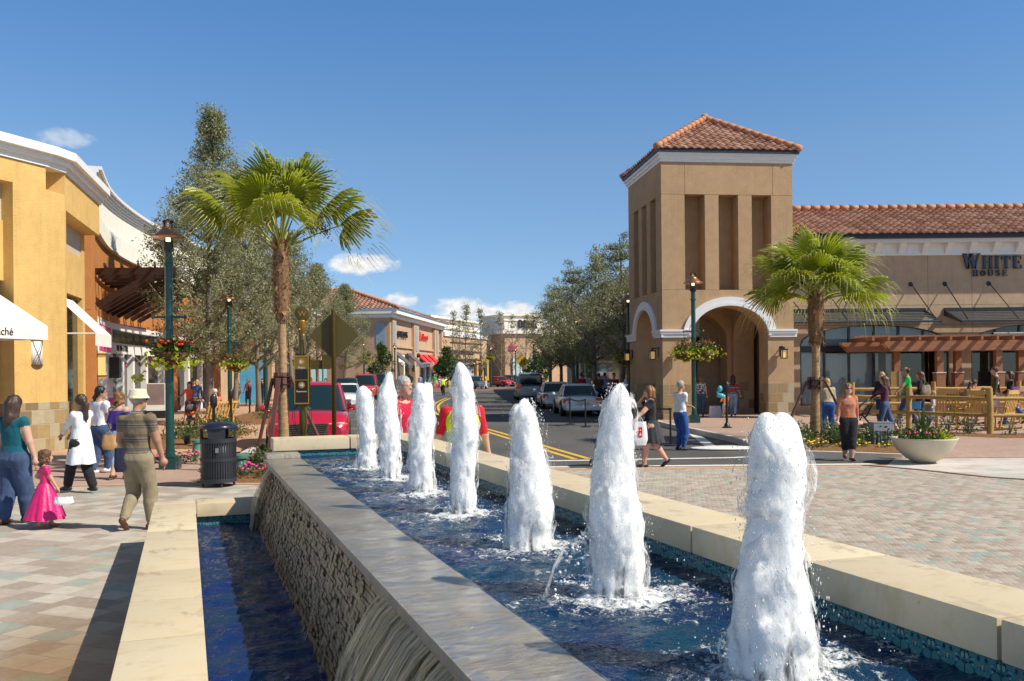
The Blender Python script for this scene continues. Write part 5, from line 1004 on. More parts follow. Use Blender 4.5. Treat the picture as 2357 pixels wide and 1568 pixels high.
for o, px, D, lab, sc in ((y1, 1108, 124, 'thin leafy young tree between the tall jet and the cedar doorway', .95), (y0, 1152, 130, 'bare young tree right of the cedar framed doorway', 1.0), (y0, 1180, 134, 'bare young tree before the pink shop lettering', .98), (y1, 1212, 132, 'young tree between the pink lettering and the yellow crossing sign', .92), (y0, 1058, 150, 'bare young tree farthest back before the cream parapet', 1.0)): dup(o, (X(px, D), D, .1), D, lab, None, sc)
for px, D, h, w, lab in ((878, 112, 5.2, 1.7, 'loose young magnolia at the corner of the clay roofed shop'), (1030, 122, 5.0, 1.7, 'bushy dark young tree right of the red awnings, left of the tall jet'), (1240, 110, 4.4, 1.9, 'bushy dark young tree right of the yellow crossing sign'), (1016, 124, 3.6, 1.3, 'low bushy young tree behind the cyclist')):
    tree('small_tree', lab, 'tree', (X(px, D), D, .1), h, .8, [(0, w*.5), (.3, w), (.7, w*.7), (1, .2)], 170, 16, .30, M['shrub'], int(px), 'bushy young trees at the far crossing', .07, 7)

# ---- fan palms
def frond_mesh(rng, R_=.95, pet=1.15, curve=.25, droop=.5, arc=R(250)):
    """one fan leaf in its own frame: stalk along +y, blade beyond it"""
    st, bl, tp = MB(), MB(), MB(); P = [(0, pet*q, -curve*q*q*pet*.5) for q in np.linspace(0, 1, 6)]; st.tube(P, [.026*(1-.55*q) for q in np.linspace(0, 1, 6)], 5, cap=False); hub = np.array(P[-1]); n = 42
    A = np.linspace(-arc/2, arc/2, n); bias = rng.choice((.05, .2, .35, .5, .75)); dr0 = droop
    for i, a in enumerate(A):
        L = R_*(1-.20*(abs(a)/(arc/2))**2)*rng.uniform(.86, 1.08); da = arc/n*.52; up = .10*cos(a*1.0)
        def pt(r, ang, dz): return hub+np.array([sin(ang)*r, cos(ang)*r, dz])
        droop = dr0*rng.uniform(.4, 1.9); fold = .018; rows = []; zc = lambda r: -.26*(r/R_)**2*R_*(.35+.65*abs(a)/(arc/2))-.05*(r/R_)
        for r, wd in ((0.02, 1), (.35*L, 1), (.58*L, .95), (.75*L, .62), (.88*L, .36)): z = zc(r)-droop*max(0, r/L-.6)**1.4*L*1.1; rows.append((pt(r, a-da*wd, z-fold*min(1, r*3)), pt(r, a, z+fold*min(1, r*3)), pt(r, a+da*wd, z-fold*min(1, r*3))))
        g = np.array(rows); bl.grid(g, 0, [float(np.clip(bias+.25*rng.random()+(.25 if i % 2 else 0), 0, 1.25))]*((len(rows)-1)*2))
        r, z = .88*L, rows[-1][1][2]; w0 = R_*.013; tip = pt(r, a, z); T = [tip, tip+np.array([sin(a)*.07, cos(a)*.07, -.03]), tip+np.array([sin(a)*.12, cos(a)*.12, -.12]), tip+np.array([sin(a)*.13, cos(a)*.13, -.12-.25*droop*rng.uniform(.5, 1.6)])]
        sd = np.array([cos(a), -sin(a), 0])
        g2 = np.array([[q-sd*w0*(1-k*.27), q+sd*w0*(1-k*.27)] for k, q in enumerate(T)]); tp.grid(g2, 0, float(rng.random()))
    return st, bl, tp
def fan_palm(label, base, hub, nf, R_, pet, seed, thick, tl, tint=1.0):
    t = thing('fan_palm', label, 'palm tree', base, 0, 'fan palms propped with brown lumber'); rng = np.random.default_rng(seed); rr = random.Random(seed); hb = Vector(hub)-Vector(base); H = hb.z
    cl = [Vector((hb.x*q**1.5, hb.y*q, H*q)) for q in np.linspace(0, 1, 26)]; b = MB(); zsplit = .62
    for i in range(25):
        q = i/25; 
    rad = [thick*(1.25-.45*min(1, q*2.2))*(1+.05*(i % 2)) for i, q in enumerate(np.linspace(0, zsplit+.05, 44))]; pts = [Vector((hb.x*q**1.5, hb.y*q, H*q-.03)) for q in np.linspace(0, zsplit+.05, 44)]; b.tube(pts, rad, 14); b.t = [rng.uniform(.8, 1.15) for _ in b.t]; b.build('trunk', M['palmbark'], t, smooth=True)
    b = MB()                                        # leaf bases and fibre below the crown
    b.tube([Vector((hb.x*q**1.5, hb.y*q, H*q)) for q in np.linspace(zsplit, 1.01, 12)], [thick*k for k in (.9, 1.25, 1.45, 1.55, 1.6, 1.6, 1.65, 1.6, 1.5, 1.35, 1.1, .8)], 14, tint=.7)
    for k in range(210):
        q = zsplit+(.99-zsplit)*rr.random(); a = rr.random()*2*PI; c = Vector((hb.x*q**1.5, hb.y*q, H*q)); o = Vector((cos(a), sin(a), 0)); r0 = thick*(1.35 if q > zsplit+.04 else 1.0); p = c+o*r0*.9
        L = rr.uniform(.10, .26); up = rr.uniform(.3, 1.0)*(1 if rr.random() < .8 else -1); e = p+o*L*.55*rr.uniform(.4, 1)+Vector((0, 0, L*up)); sd = Vector((-o.y, o.x, 0)); w = rr.uniform(.02, .06)
        b.add([tuple(p-sd*w), tuple(p+sd*w), tuple(e+sd*w*.35), tuple(e-sd*w*.35)], [(0, 1, 2, 3)], 0, rr.uniform(.45, 1.7))
    for k in range(420):
        q = zsplit+(.99-zsplit)*rr.random(); a = rr.random()*2*PI; c = Vector((hb.x*q**1.5, hb.y*q, H*q)); o = Vector((cos(a), sin(a), 0)); p = c+o*thick*1.5; e = p+o*rr.uniform(.01, .07)+Vector((rr.uniform(-.1, .1), rr.uniform(-.1, .1), rr.uniform(-.14, .12)))
        b.add([tuple(p), tuple(p+Vector((.008, .008, .004))), tuple(e)], [(0, 1, 2)], 0, rr.uniform(.7, 2.0))
    b.build('fibrous_sheath', M['fiber'], t)
    for k in range(nf):
        f = k/(nf-1); az = k*2.399+rng.uniform(-.25, .25); el = R(86-(48 if nf < 21 else 70)*f**.8+rng.uniform(-7, 7)); st, bl, tp = frond_mesh(rng, R_*rng.uniform(.88, 1.08), pet*rng.uniform(.85, 1.12)*(.8+.25*f), .10+.22*f, .45+.35*f)
        fr_o = bpy.data.objects.new('frond', None)
        Mx = Matrix.Translation(hb+Vector((0, 0, -.12-.25*f))) @ Matrix.Rotation(az, 4, 'Z') @ Matrix.Rotation(el, 4, 'X') @ Matrix.Rotation(rng.uniform(-.5, .5), 4, 'Y')
        ob = bl; n0 = bl.n; mb = MB(); mb.add(np.concatenate(bl.v), bl.f, 0, bl.t); mb.add(np.concatenate(tp.v), tp.f, 1, tp.t); mb.add(np.concatenate(st.v), st.f, 2, 1.0)
        V = np.concatenate(mb.v); V = (np.array(Mx.to_3x3()) @ V.T).T+np.array(Mx.translation); 
        # gravity: outer parts sag
        rxy = np.hypot(V[:, 0]-hb.x, V[:, 1]-hb.y); V[:, 2] -= .022*rxy**2*(.5+f); mb.v = [V]; mb.n = len(V); mb.build('frond', [M['palmleaf'], M['palmtip'], M['petiole']], t)
    return t
p1b = G(650, 1076); p1b = Vector((X(652, 20), 20, .08)); fan_palm('taller fan palm with slim ringed trunk in the bed behind the fountain end', p1b, (X(648, 20), 20, 4.92), 20, .84, 1.5, 5, .105, 0)
pp = thing('fruit_stalk', 'brown drooping fruit stalk hanging from the taller palm crown', 'palm fruit', (X(655, 20), 19.95, 4.6)); b = MB(); rr = random.Random(3); P = [(0, 0, 0), (.25, -.05, .35), (.55, -.1, .52), (.9, -.12, .55), (1.0, -.12, .42)]; b.tube(P, [.02, .018, .014, .01, .006], 6)
b.build('stalk', M['petiole'], pp); b = MB()
for k in range(240): i = rr.randrange(1, 4); q = rr.random(); p = Vector(P[i]).lerp(Vector(P[i+1]), q)+Vector((rr.gauss(0, .06), rr.gauss(0, .06), rr.gauss(-.05, .06))); b.ball(p, rr.uniform(.008, .017), 5)
b.build('fruit', mat('palm fruit', (.04, .03, .012), .6, .3), pp)['kind'] = 'stuff'
p2b = Vector((X(1877, 25), 25, .15)); fan_palm('shorter fan palm in the shrub bed right of the tower', p2b, (X(1880, 25), 25, 4.15), 22, .88, 1.2, 9, .13, 0)
def palm_brace(label, base, zc, r, feet):
    t = thing('palm_brace', label, 'tree brace', base, 0, 'lumber props around the palms'); b = MB()
    for k in range(6): a = k*PI/3; c = Vector((cos(a)*(r+.035), sin(a)*(r+.035), zc)); b.beam(c-Vector((0, 0, .17)), c+Vector((0, 0, .17)), .09, .05, up=(cos(a), sin(a), 0))
    b.build('batten_collar', M['brace'], t); b = MB()
    for z in (-.08, .08): b.lathe([(r+.075, zc+z-.012), (r+.085, zc+z), (r+.075, zc+z+.012)], 16)
    b.build('strap', M['black'], t)
    for f in feet: b = MB(); a = Vector(f); d = Vector((a.x, a.y, 0)).normalized()*(r+.09); b.beam((d.x, d.y, zc+.05), a, .09, .05); b.build('prop', M['brace'], t)
palm_brace('reddish lumber props leaning on the taller palm by the fountain end', (p1b.x-.02, p1b.y, 0), 1.86, .12, ((-.62, .05, .1), (-.12, -.85, .1), (1.05, -.25, .1)))
palm_brace('reddish lumber props leaning on the shorter palm beside the tower', (p2b.x, p2b.y, 0), 1.62, .15, ((-.95, -.1, .15), (.9, -.45, .15), (.15, .9, .15)))

# ---- shrubs, flowers, planter, baskets
def shrub_mb(rng, r, h, n, size, m=0, asp=.5, b=None, c=(0, 0, 0)):
    b = b or MB(); d = rng.normal(size=(n, 3)); d /= np.linalg.norm(d, axis=1)[:, None]; d[:, 2] = np.abs(d[:, 2]); q = rng.random(n)**.45; wob = 1+.5*fbm(d*1.5+rng.random(3)*9, 1.3, 4, 2)*2
    C = np.array(c)+d*np.array([r, r, h])*(q*wob)[:, None]; V, t = leaf_quads(C, size, rng, asp, d*.8); b.quads(V, m, t); return b
def shrub(name, label, cat, pos, r, h, n, size, mats, seed, group=None, flowers=0, fm=1, fs=.035, stems=True):
    rng = np.random.default_rng(seed); t = thing(name, label, cat, pos, 0, group); shrub_mb(rng, r, h, n, size).build('foliage', mats[0], t)
    if stems:
        b = MB()
        for k in range(7): a = rng.random()*6.28; b.tube([(0, 0, -.05), (cos(a)*r*.3, sin(a)*r*.3, h*.4), (cos(a)*r*.6, sin(a)*r*.6, h*.8)], [.012, .009, .004], 4, cap=False)
        b.build('stem', M['twig'], t)
    if flowers:
        b = MB()
        for k in range(flowers): a = rng.random()*6.28; q = rng.random()**.5; b.ball((cos(a)*r*q, sin(a)*r*q, h*(.95-.4*q*q)+rng.random()*.05), (fs, fs, fs*.6), 6)
        b.build('blossom', mats[1], t)
    return t
s0 = shrub('shrub', 'leafy green shrub in the bed under the shorter palm', 'shrub', (0, 0, 0), .46, .55, 420, .085, [M['shrub']], 31, 'green shrubs in the planting beds')
rr = random.Random(9); first = True
SP_ = [(6.75, 23.0), (7.3, 23.6), (7.9, 23.0), (8.5, 23.5), (9.05, 23.1), (6.9, 24.4), (7.6, 24.7), (8.6, 24.9), (9.2, 24.4), (7.0, 22.5), (8.0, 22.5), (8.9, 22.5)]
for i, (x, y) in enumerate(SP_): (setattr(s0, 'location', (x, y, .13)) if i == 0 else dup(s0, (x, y, .13), rr.uniform(0, 6), scale=rr.uniform(.75, 1.1)))
lb = 'leafy green shrub in the bed at the left end of the fountain'
for i, (x, y) in enumerate(((-4.35, 17.9), (-4.75, 18.4), (-4.1, 18.6), (-5.15, 19.2), (-4.6, 19.4))): dup(s0, (x, y, .1), rr.uniform(0, 6), lb, 'green shrubs by the fountain end', rr.uniform(.8, 1.05))
s1 = shrub('shrub', 'low dark shrub in the strip bed along the left kerb', 'shrub', (-9.6, 27.5, .1), .85, .55, 700, .075, [M['shrub']], 33, 'low shrubs along the left kerb')
for x, y in ((-8.8, 28.9), (-9.7, 30.3), (-10.3, 39.5), (-10.8, 42), (-11.2, 45), (-10.2, 29), (-11.6, 47.5)): dup(s1, (x, y, .1), rr.uniform(0, 6), None, None, rr.uniform(.8, 1.15))
f0 = shrub('flower_clump', 'low clump with orange and yellow blossoms at the front of the palm bed', 'flowers', (7.2, 21.9, .12), .24, .20, 150, .06, [M['shrub'], M['flyel']], 35, 'flower clumps in front of the palm bed', 9)
for x, y in ((6.75, 21.8), (7.7, 21.75), (8.15, 21.8), (8.6, 21.6), (9.0, 21.7), (9.4, 21.9)): dup(f0, (x, y, .1), rr.uniform(0, 6), None, None, rr.uniform(.8, 1.2))
f1 = shrub('flower_clump', 'low clump with pink red blossoms at the left fountain bed', 'flowers', (-5.0, 17.5, .1), .24, .22, 160, .06, [M['shrub'], M['flpink']], 36, 'pink flower clumps by the bin and fountain', 8)
for x, y in ((-4.6, 17.45), (-5.35, 17.7), (-5.6, 17.4), (-4.2, 17.5), (-5.1, 18.1)): dup(f1, (x, y, .1), rr.uniform(0, 6), None, None, rr.uniform(.8, 1.2))
for x, y in ((-7.6, 21.0), (-7.3, 21.3), (-7.95, 21.2)): dup(f1, (x, y, .01), rr.uniform(0, 6), 'small flowering clump on the walk behind the black bin', 'flower clumps behind the bin', 1.1)
w0 = shrub('shrub', 'sparse wiry shrub along the front of the log fence', 'shrub', (11.2, 27.0, .18), .32, .55, 150, .07, [M['shrub']], 37, 'wiry shrubs along the log fence')
for x, y in ((12.2, 26.1), (12.7, 25.9), (13.3, 25.0), (13.9, 24.9), (14.6, 24.7), (15.4, 24.5), (11.8, 26.6), (12.45, 25.5)): dup(w0, (x, y, .18), rr.uniform(0, 6), None, None, rr.uniform(.8, 1.3))
e0 = dup(s1, (13.0, 15.9, .16), 1.0, 'dark shrub at the right picture edge in the red bordered bed', 'shrubs in the red bordered bed', .9); e0['group'] = 'shrubs in the red bordered bed'
b = MB(); pts = [(10.2, 15.35), (10.8, 14.75), (12, 14.3), (16, 14.2)]
for p, q in zip(pts[:-1], pts[1:]): b.beam((p[0], p[1], .11), (q[0], q[1], .11), .2, .19)
tag(b.build('bed_wall', M['redbrick']), 'low dark red curved wall of a planting bed at the right edge', 'low wall')
pl = thing('planter', 'wide cream bowl planter on the pavers beside the utility pedestal', 'planter', (X(2125, 19.6), 19.6, .01)); b = MB(); b.lathe([(.16, 0), (.20, .01), (.36, .10), (.54, .28), (.655, .50), (.67, .53), (.64, .53), (.60, .47), (0, .46)], 40); b.build('bowl', M['planter'], pl, smooth=True)
rng = np.random.default_rng(5); b = MB(); shrub_mb(rng, .60, .26, 1500, .07, b=b, c=(0, 0, .45)); b.build('greenery', M['shrub'], pl); b = MB()
for k in range(34): a = rng.random()*6.28; q = .35+.6*rng.random(); b.ball((cos(a)*.6*q, sin(a)*.6*q, .64+.10*rng.random()*(1.2-q)), (.022, .022, .016), 6)
b.build('pink_blossom', M['flpink'], pl); b = MB(); shrub_mb(rng, .17, .20, 260, .06, b=b, c=(.24, -.38, .5)); b.build('lime_clump', M['potato'], pl); b = MB()
for k in range(52):
    a = rng.random()*6.28; L = .42+.3*rng.random(); e = rng.uniform(.35, 1.0); P = [Vector((0, .05, .5))+Vector((cos(a)*L*(1-e)*q*1.1, sin(a)*L*(1-e)*q*1.1, L*e*q*1.15-.12*q*q*(1-e))) for q in (0, .35, .7, 1)]; sd = Vector((-sin(a), cos(a), 0)); w = (.014, .026, .018, .002); b.grid(np.array([[tuple(p-sd*wi), tuple(p+sd*wi)] for p, wi in zip(P, w)]), 0, float(rng.random()))
b.build('spiky_plant', leafmat('spiky leaf', (.03, .06, .015), (.10, .16, .05), .15), pl)
def basket(label, pos, r, kind, seed, group):
    t = thing('hanging_basket', label, 'hanging basket', pos, 0, group); rng = np.random.default_rng(seed); b = MB(); b.lathe([(.02, -.32*r/.46), (.30*r/.46, -.22*r/.46), (.40*r/.46, 0), (.38*r/.46, .01), (0, -.02)], 14); b.build('pot', mat('coir pot', (.10, .05, .02), .9, .3), t, smooth=True)
    b = MB(); [b.tube([(cos(a)*r*.7, sin(a)*r*.7, 0), (0, 0, r*1.3)], .006, 4) for a in (0, 2.1, 4.2)]; b.build('chain', M['black'], t)
    if kind == 'mixed':
        shrub_mb(rng, r, r*.62, 700, .09).build('foliage', M['shrub'], t); b = MB(); shrub_mb(rng, r*.8, r*.35, 260, .10, b=b, c=(.05, -.05, .0)); b.build('dark_foliage', M['darkleaf'], t); b = MB(); C = rng.normal(size=(330, 3))*[r*.62, r*.62, r*.25]+[0, 0, -r*.35]; V, tn = leaf_quads(C, .10, rng, .75); b.quads(V, 0, tn); C = np.array([[-.55-.22*q, -.1, -.42-.22*q+.05*math.sin(q*9)] for q in np.linspace(0, 1, 18)])+rng.normal(size=(18, 3))*.03; V, tn = leaf_quads(C, .11, rng, .8); b.quads(V, 0, tn); b.build('trailing_vine', M['potato'], t)['kind'] = 'stuff'
        b = MB(); [b.ball((rng.normal()*r*.5, -abs(rng.normal())*r*.45, r*(.35+.25*rng.random())), (.032, .032, .025), 6) for k in range(34)]; b.build('red_blossom', M['flred'], t); b = MB(); [b.ball((rng.normal()*r*.6, -abs(rng.normal())*r*.5, -r*(.3+.4*rng.random())), .024, 6) for k in range(10)]; b.build('pink_blossom', M['flpink'], t)
    else:
        shrub_mb(rng, r, r*.75, 420, .09, c=(0, 0, .05)).build('foliage', M['shrub'], t); b = MB(); [b.ball((rng.normal()*r*.45, rng.normal()*r*.45, r*(.45+.4*rng.random())), (.024, .024, .018), 5) for k in range(60)]; b.build('red_blossom', mat('rusty blossom', (.45, .10, .03), .7, .2), t); b = MB(); C = rng.normal(size=(300, 3))*[r*.55, r*.55, r*.22]+[0, 0, -r*.15]; V, tn = leaf_quads(C, .11, rng, .75); b.quads(V, 0, tn); b.build('trailing_vine', M['potato'], t)['kind'] = 'stuff'
    return t
basket('lush hanging basket with red blossoms and trailing vine on the left lamp post', at(395, 812, 19.6), .42, 'mixed', 2, None)
h2 = basket('left of two lime green flower baskets on the lamp post by the tower', at(1577, 812, 32.5), .43, 'lime', 4, 'paired baskets on the tower lamp post')
dup(h2, at(1624, 810, 32.5), 2.0, 'right of two lime green flower baskets on the lamp post by the tower')
dup(h2, at(1437, 825, 40.2), 1.0, 'shaded flower basket on the lamp post behind the tower', 'baskets on farther lamp posts')
for px, py, D, lab in ((543, 838, 34, 'yellow green basket on the second left lamp post, under the tall oak'), (840, 830, 95, 'yellow green basket far down the left kerb beside the brown end wall'), (1128, 822, 118, 'small basket on the lamp before the cedar framed doorway'), (692, 838, 60, 'yellow green basket between the sign post and the diamond sign')): dup(h2, at(px, py, D), .5, lab, 'baskets on farther lamp posts', 1.0 if D < 50 else 1.35)
# ------------------------------------------------------------------ street furniture
def street_lamp(label, pos, lit=True):
    t = thing('street_lamp', label, 'street lamp', pos, 0, 'green street lamps with copper shades'); b = MB(); b.box(-.18, .18, -.18, .18, 0, .24); b.box(-.14, .14, -.14, .14, .24, .28); b.build('base', M['green'], t, bevel=.012)
    b = MB(); b.lathe([(.10, .28), (.088, .5), (.085, 2.2), (.075, 4.5), (.075, 4.62)], 16); [b.lathe([(.098, z), (.105, z+.03), (.098, z+.06)], 16) for z in (2.95, 4.3)]; b.build('pole', M['green'], t, auto=40)
    b = MB(); b.beam((-.34, 0, 3.22), (.34, 0, 3.22), .05, .05); b.ball((.34, 0, 3.22), .04, 8); b.ball((-.34, 0, 3.22), .04, 8); b.beam((.34, 0, 3.2), (.34, 0, 3.0), .012, .012); b.beam((-.34, 0, 3.2), (-.34, 0, 3.0), .012, .012); b.build('basket_arm', M['green'], t)
    b = MB(); b.lathe([(.085, 4.6), (.11, 4.64), (.11, 4.80), (.10, 4.81)], 18); b.build('lamp_collar', M['black'], t, auto=40); b = MB(); b.lathe([(.118, 5.235), (.118, 5.26), (.05, 5.28), (.02, 5.30), (0, 5.31)], 18); b.build('lamp_cap', M['black'], t, auto=40)
    b = MB(); b.lathe([(.345, 4.905), (.335, 4.92), (.20, 5.02), (.125, 5.10), (.12, 5.12), (.115, 5.11), (.19, 5.005), (.325, 4.90)], 28); b.build('lamp_shade', M['copper'], t, smooth=True)
    b = MB(); b.lathe([(.105, 4.81), (.105, 5.235)], 18); b.build('lamp_glass', M['clear'], t, smooth=True); b = MB(); b.lathe([(.045, 4.82), (.05, 4.9), (.045, 5.0), (0, 5.02)], 12); b.build('bulb', M['lamp'], t); return t
L0 = street_lamp('tall green street lamp with copper shade, nearest on the left by the bin', (X(390, 19.8), 19.8, .008))
for px, D, z, lab, rz in ((529, 36, .008, 'green street lamp half hidden by the tall slender oak', 0), (611, 50, .008, 'green street lamp beside the thin trunk left of the palm', 0), (1597, 32.8, .15, 'green street lamp with two lime baskets in front of the tower', 0), (1447, 40.4, .15, 'green street lamp behind the tower by the right kerb', 0), (1328, 56.7, .15, 'green street lamp among the right trees above the white sedans', .5),
                          (1229, 100, .15, 'street lamp just left of the right tree group far down the street', 0), (909, 107, .1, 'small street lamp at the corner of the clay roofed shop', 0), (1130, 120, .1, 'street lamp before the cedar framed doorway', 0), (1187, 126, .1, 'street lamp before the pale shop windows near the yellow sign', 0), (692, 60, .008, 'street lamp hidden in foliage behind the wayfinding post', 0), (838, 94, .008, 'street lamp before the brown end wall of the clay roofed shop', 0), (1265, 88, .15, 'street lamp behind the silver utility vehicle', .4)): dup(L0, (X(px, D), D, z), rz, lab)
# litter bin
t = thing('litter_bin', 'black slatted litter bin with domed lid beside the paved walk', 'litter bin', (X(497, 16.6), 16.7, .005)); b = MB(); n = 44
for k in range(n):
    a = 2*PI*k/n; a2 = a+2*PI/n*.66; P = [(cos(q)*.31, sin(q)*.31) for q in (a, a2)]
    for z0, z1 in ((.12, .46), (.50, .80)): b.add([(P[0][0], P[0][1], z0), (P[1][0], P[1][1], z0), (P[1][0], P[1][1], z1), (P[0][0], P[0][1], z1)], [(0, 1, 2, 3)])
for z0, z1 in ((.08, .15), (.45, .51), (.78, .86)): b.lathe([(.312, z0), (.318, z0+.005), (.318, z1-.005), (.312, z1), (.295, z1), (.295, z0), (.312, z0)], 44)
b.build('slatted_body', M['charcoal'], t, auto=30); b = MB(); b.lathe([(.275, .1), (.275, .84)], 24); b.build('liner', M['black'], t, smooth=True); b = MB()
for a in (.2, 1.77, 3.34, 4.91): b.box(-.15, .15, -.01, .01, .86, 1.04, M=Matrix.Rotation(a, 4, 'Z') @ Matrix.Translation((0, -.285, 0)))
b.parts('hood_panel', M['charcoal'], t); b = MB(); b.lathe([(.325, 1.03), (.335, 1.05), (.325, 1.08), (.25, 1.125), (.12, 1.15), (0, 1.155)], 32); b.build('lid', M['binlid'], t, smooth=True)
for a in (.5, 2.1, 3.6, 5.2): b = MB(); c = Vector((cos(a)*.27, sin(a)*.27, 0)); b.tube([c, c+Vector((0, 0, .1))], .022, 8); b.build('leg', M['charcoal'], t)
b = MB(); b.box(.05, .10, -.335, -.31, .62, .70); b.build('latch', M['steel'], t)
# wayfinding post
D = 18.6; t = thing('wayfinding_post', 'olive and gold wayfinding post with two black arrow panels before the red van', 'sign', (X(697, D), D, 0)); b = MB(); b.lathe([(.085, 0), (.078, 1.4), (.075, 2.3), (.072, 2.75), (.05, 2.82)], 18); b.build('pole', M['bronze'], t, smooth=True)
b = MB(); b.lathe([(.052, 2.80), (.05, 3.02), (.06, 3.03), (.06, 3.06), (.04, 3.07)], 14); b.build('pole_top', M['gold'], t, smooth=True); b = MB(); b.lathe([(0, -.02), (.13, -.02), (.15, -.012), (.15, .012), (.13, .02), (0, .02)], 24, M=Matrix.Translation((0, 0, 3.2)) @ Matrix.Rotation(R(90), 4, 'X')); f = b.build('finial_disc', M['bronze'], t, smooth=True)
b = MB(); b.lathe([(.112, -.025), (.12, -.03), (.128, -.025)], 24, M=Matrix.Translation((0, 0, 3.2)) @ Matrix.Rotation(R(90), 4, 'X')); put_text(b, 'W', .15, (0, -.024, 3.145), depth=.008); b.build('disc_emblem', M['gold'], f)
b = MB(); b.box(-.135, .135, -.12, .06, 1.41, 2.35); b.build('sign_panel', mat('panel black', (.016, .012, .008), .3, .05), t); b = MB()
for x0, x1, z0, z1 in ((-.142, .142, 2.335, 2.36), (-.142, .142, 1.40, 1.425), (-.142, -.128, 1.426, 2.334), (.128, .142, 1.426, 2.334), (-.127, .127, 1.87, 1.882)): b.box(x0, x1, -.128, -.105, z0, z1)
for zc in (2.235, 1.775): b.lathe([(.055, -.006), (.064, -.008), (.064, .0), (.055, .002)], 22, M=Matrix.Translation((0, -.122, zc)) @ Matrix.Rotation(R(90), 4, 'X'))
b.build('panel_frame', M['gold'], t); b = MB(); b.box(-.127, .127, -.1225, -.1205, 2.09, 2.334); b.build('gold_field', mat('antique gold field', (.22, .13, .02), .4, .15), t)
b = MB(); [b.lathe([(0, 0), (.054, 0)], 20, M=Matrix.Translation((0, -.1235, zc)) @ Matrix.Rotation(R(90), 4, 'X')) for zc in (2.235, 1.775)]; b.build('arrow_disc', M['black'], t); b = MB()
for zc, s_ in ((2.235, -1), (1.775, 1)): b.box(-.033, .033, -.128, -.125, zc-.008, zc+.008); [b.beam((s_*.036, -.1265, zc), (s_*.006, -.1265, zc+q*.03), .017, .003, up=(0, 1, 0)) for q in (-1, 1)]
put_text(b, "Macy's", .052, (0, -.124, 2.105), depth=.004); put_text(b, 'Restrooms', .046, (0, -.124, 1.635), depth=.004); b.build('lettering', M['white'], t); b = MB()
for q in ((-.06, .0, .0), (-.045, .055, .06), (.045, -.055, .06), (.06, 0, 0), (-.02, .02, 0)): pass
for x0, x1 in ((-.055, -.055), (-.055, 0), (0, .055), (.055, .055)): b.beam((x0, -.1235, 1.89), (x1, -.1235, 2.08), .012, .002, up=(0, 1, 0))
b.build('big_letter', M['black'], t); b = MB()
for sx, k in ((-1, 1), (1, 1), (-1, .6), (1, .6)):
    b.tube([(sx*.05, -.09, 1.41), (sx*(.10+.09*k), -.1, 1.30), (sx*(.09+.10*k), -.1, 1.1), (sx*(.09+.04*k), -.1, .92), (sx*.08, -.08, .8)], .006, 5); b.tube([(sx*.03, -.09, 2.36), (sx*(.06+.07*k), -.1, 2.42), (sx*(.08+.07*k), -.1, 2.6), (sx*(.06+.05*k), -.1, 2.75)], .007, 5)
b.build('cable', M['black'], t)
# diamond sign seen from behind
def diamond_sign(name, label, pos, side, zc, front, rz, pr=.05, ph=None):
    t = thing(name, label, 'road sign', pos, rz); b = MB(); b.lathe([(pr, 0), (pr, ph or zc+side*.72), (pr*1.1, (ph or zc+side*.72)+.01), (0, (ph or zc+side*.72)+.02)], 12); b.build('pole', M['bronze'], t, smooth=True); h = side/math.sqrt(2)
    b = MB(); y = pr+.012; b.add([(0, y, zc-h), (h, y, zc), (0, y, zc+h), (-h, y, zc), (0, y+.01, zc-h), (h, y+.01, zc), (0, y+.01, zc+h), (-h, y+.01, zc)], [(0, 1, 2, 3), (7, 6, 5, 4), (0, 4, 5, 1), (1, 5, 6, 2), (2, 6, 7, 3), (3, 7, 4, 0)]); b.build('sign_plate', front, t); return t
diamond_sign('road_sign', 'olive back of a large diamond road sign on a round post behind the fountain', (X(768, 20.5), 20.5, 0), .77, 2.83, mat('olive sign back', (.09, .068, .012), .5, .05), R(2), .05, 3.40)
ps = diamond_sign('road_sign', 'yellow diamond crossing sign with two walking figures at the far crossing', (X(1204, 98), 98, 0), 1.0, 3.05, M['signyellow'], 0, .05, 3.0); b = MB()
for x, k in ((-.16, 1.0), (.10, 1.15)):
    y, z = -.055, 3.05; b.ball((x, y+.115, z+.24*k), (.05, .01, .055), 8); b.beam((x, y+.115, z+.17*k), (x, y+.115, z-.02), .13, .01, up=(0, 1, 0)); b.beam((x, y+.115, z-.02), (x-.09, y+.115, z-.28), .05, .01, up=(0, 1, 0)); b.beam((x, y+.115, z-.02), (x+.10, y+.115, z-.28), .05, .01, up=(0, 1, 0)); b.beam((x, y+.115, z+.14), (x+.12, y+.115, z-.02), .04, .01, up=(0, 1, 0))
o = b.build('figures', M['black'], ps); o.location = (0, -.012, 0)
for ch in ps.children:
    if ch.name.startswith('sign_plate'): ch.location = (0, -.125, 0)
o.location = (0, -.12, 0)
t = thing('road_sign', 'small dark sign back on a thin post among the left trees', 'road sign', (X(743, 42), 42, 0)); b = MB(); b.lathe([(.03, 0), (.03, 2.75)], 8); b.build('pole', M['bronze'], t); b = MB(); b.box(-.55, .35, .035, .05, 2.2, 2.6); b.box(-.05, .45, .052, .065, 2.25, 2.85); b.build('sign_plate', bpy.data.materials['olive sign back'], t)
def parking_meter(label, pos, k=1.0):
    t = thing('parking_meter', label, 'parking meter', pos, 0, 'black parking meters'); b = MB(); b.lathe([(.16, 0), (.16, .03), (.10, .06), (.075, .14), (.04, .18), (.04, 1.1), (.05, 1.12)], 14); b.build('post', M['black'], t, auto=40); b = MB(); b.lathe([(.05, 1.1), (.095, 1.16), (.10, 1.30), (.085, 1.42), (.05, 1.47), (0, 1.49)], 14, sy=.7); b.box(-.05, .05, -.085, -.06, 1.22, 1.34); b.build('meter_head', M['black'], t, auto=40); return t
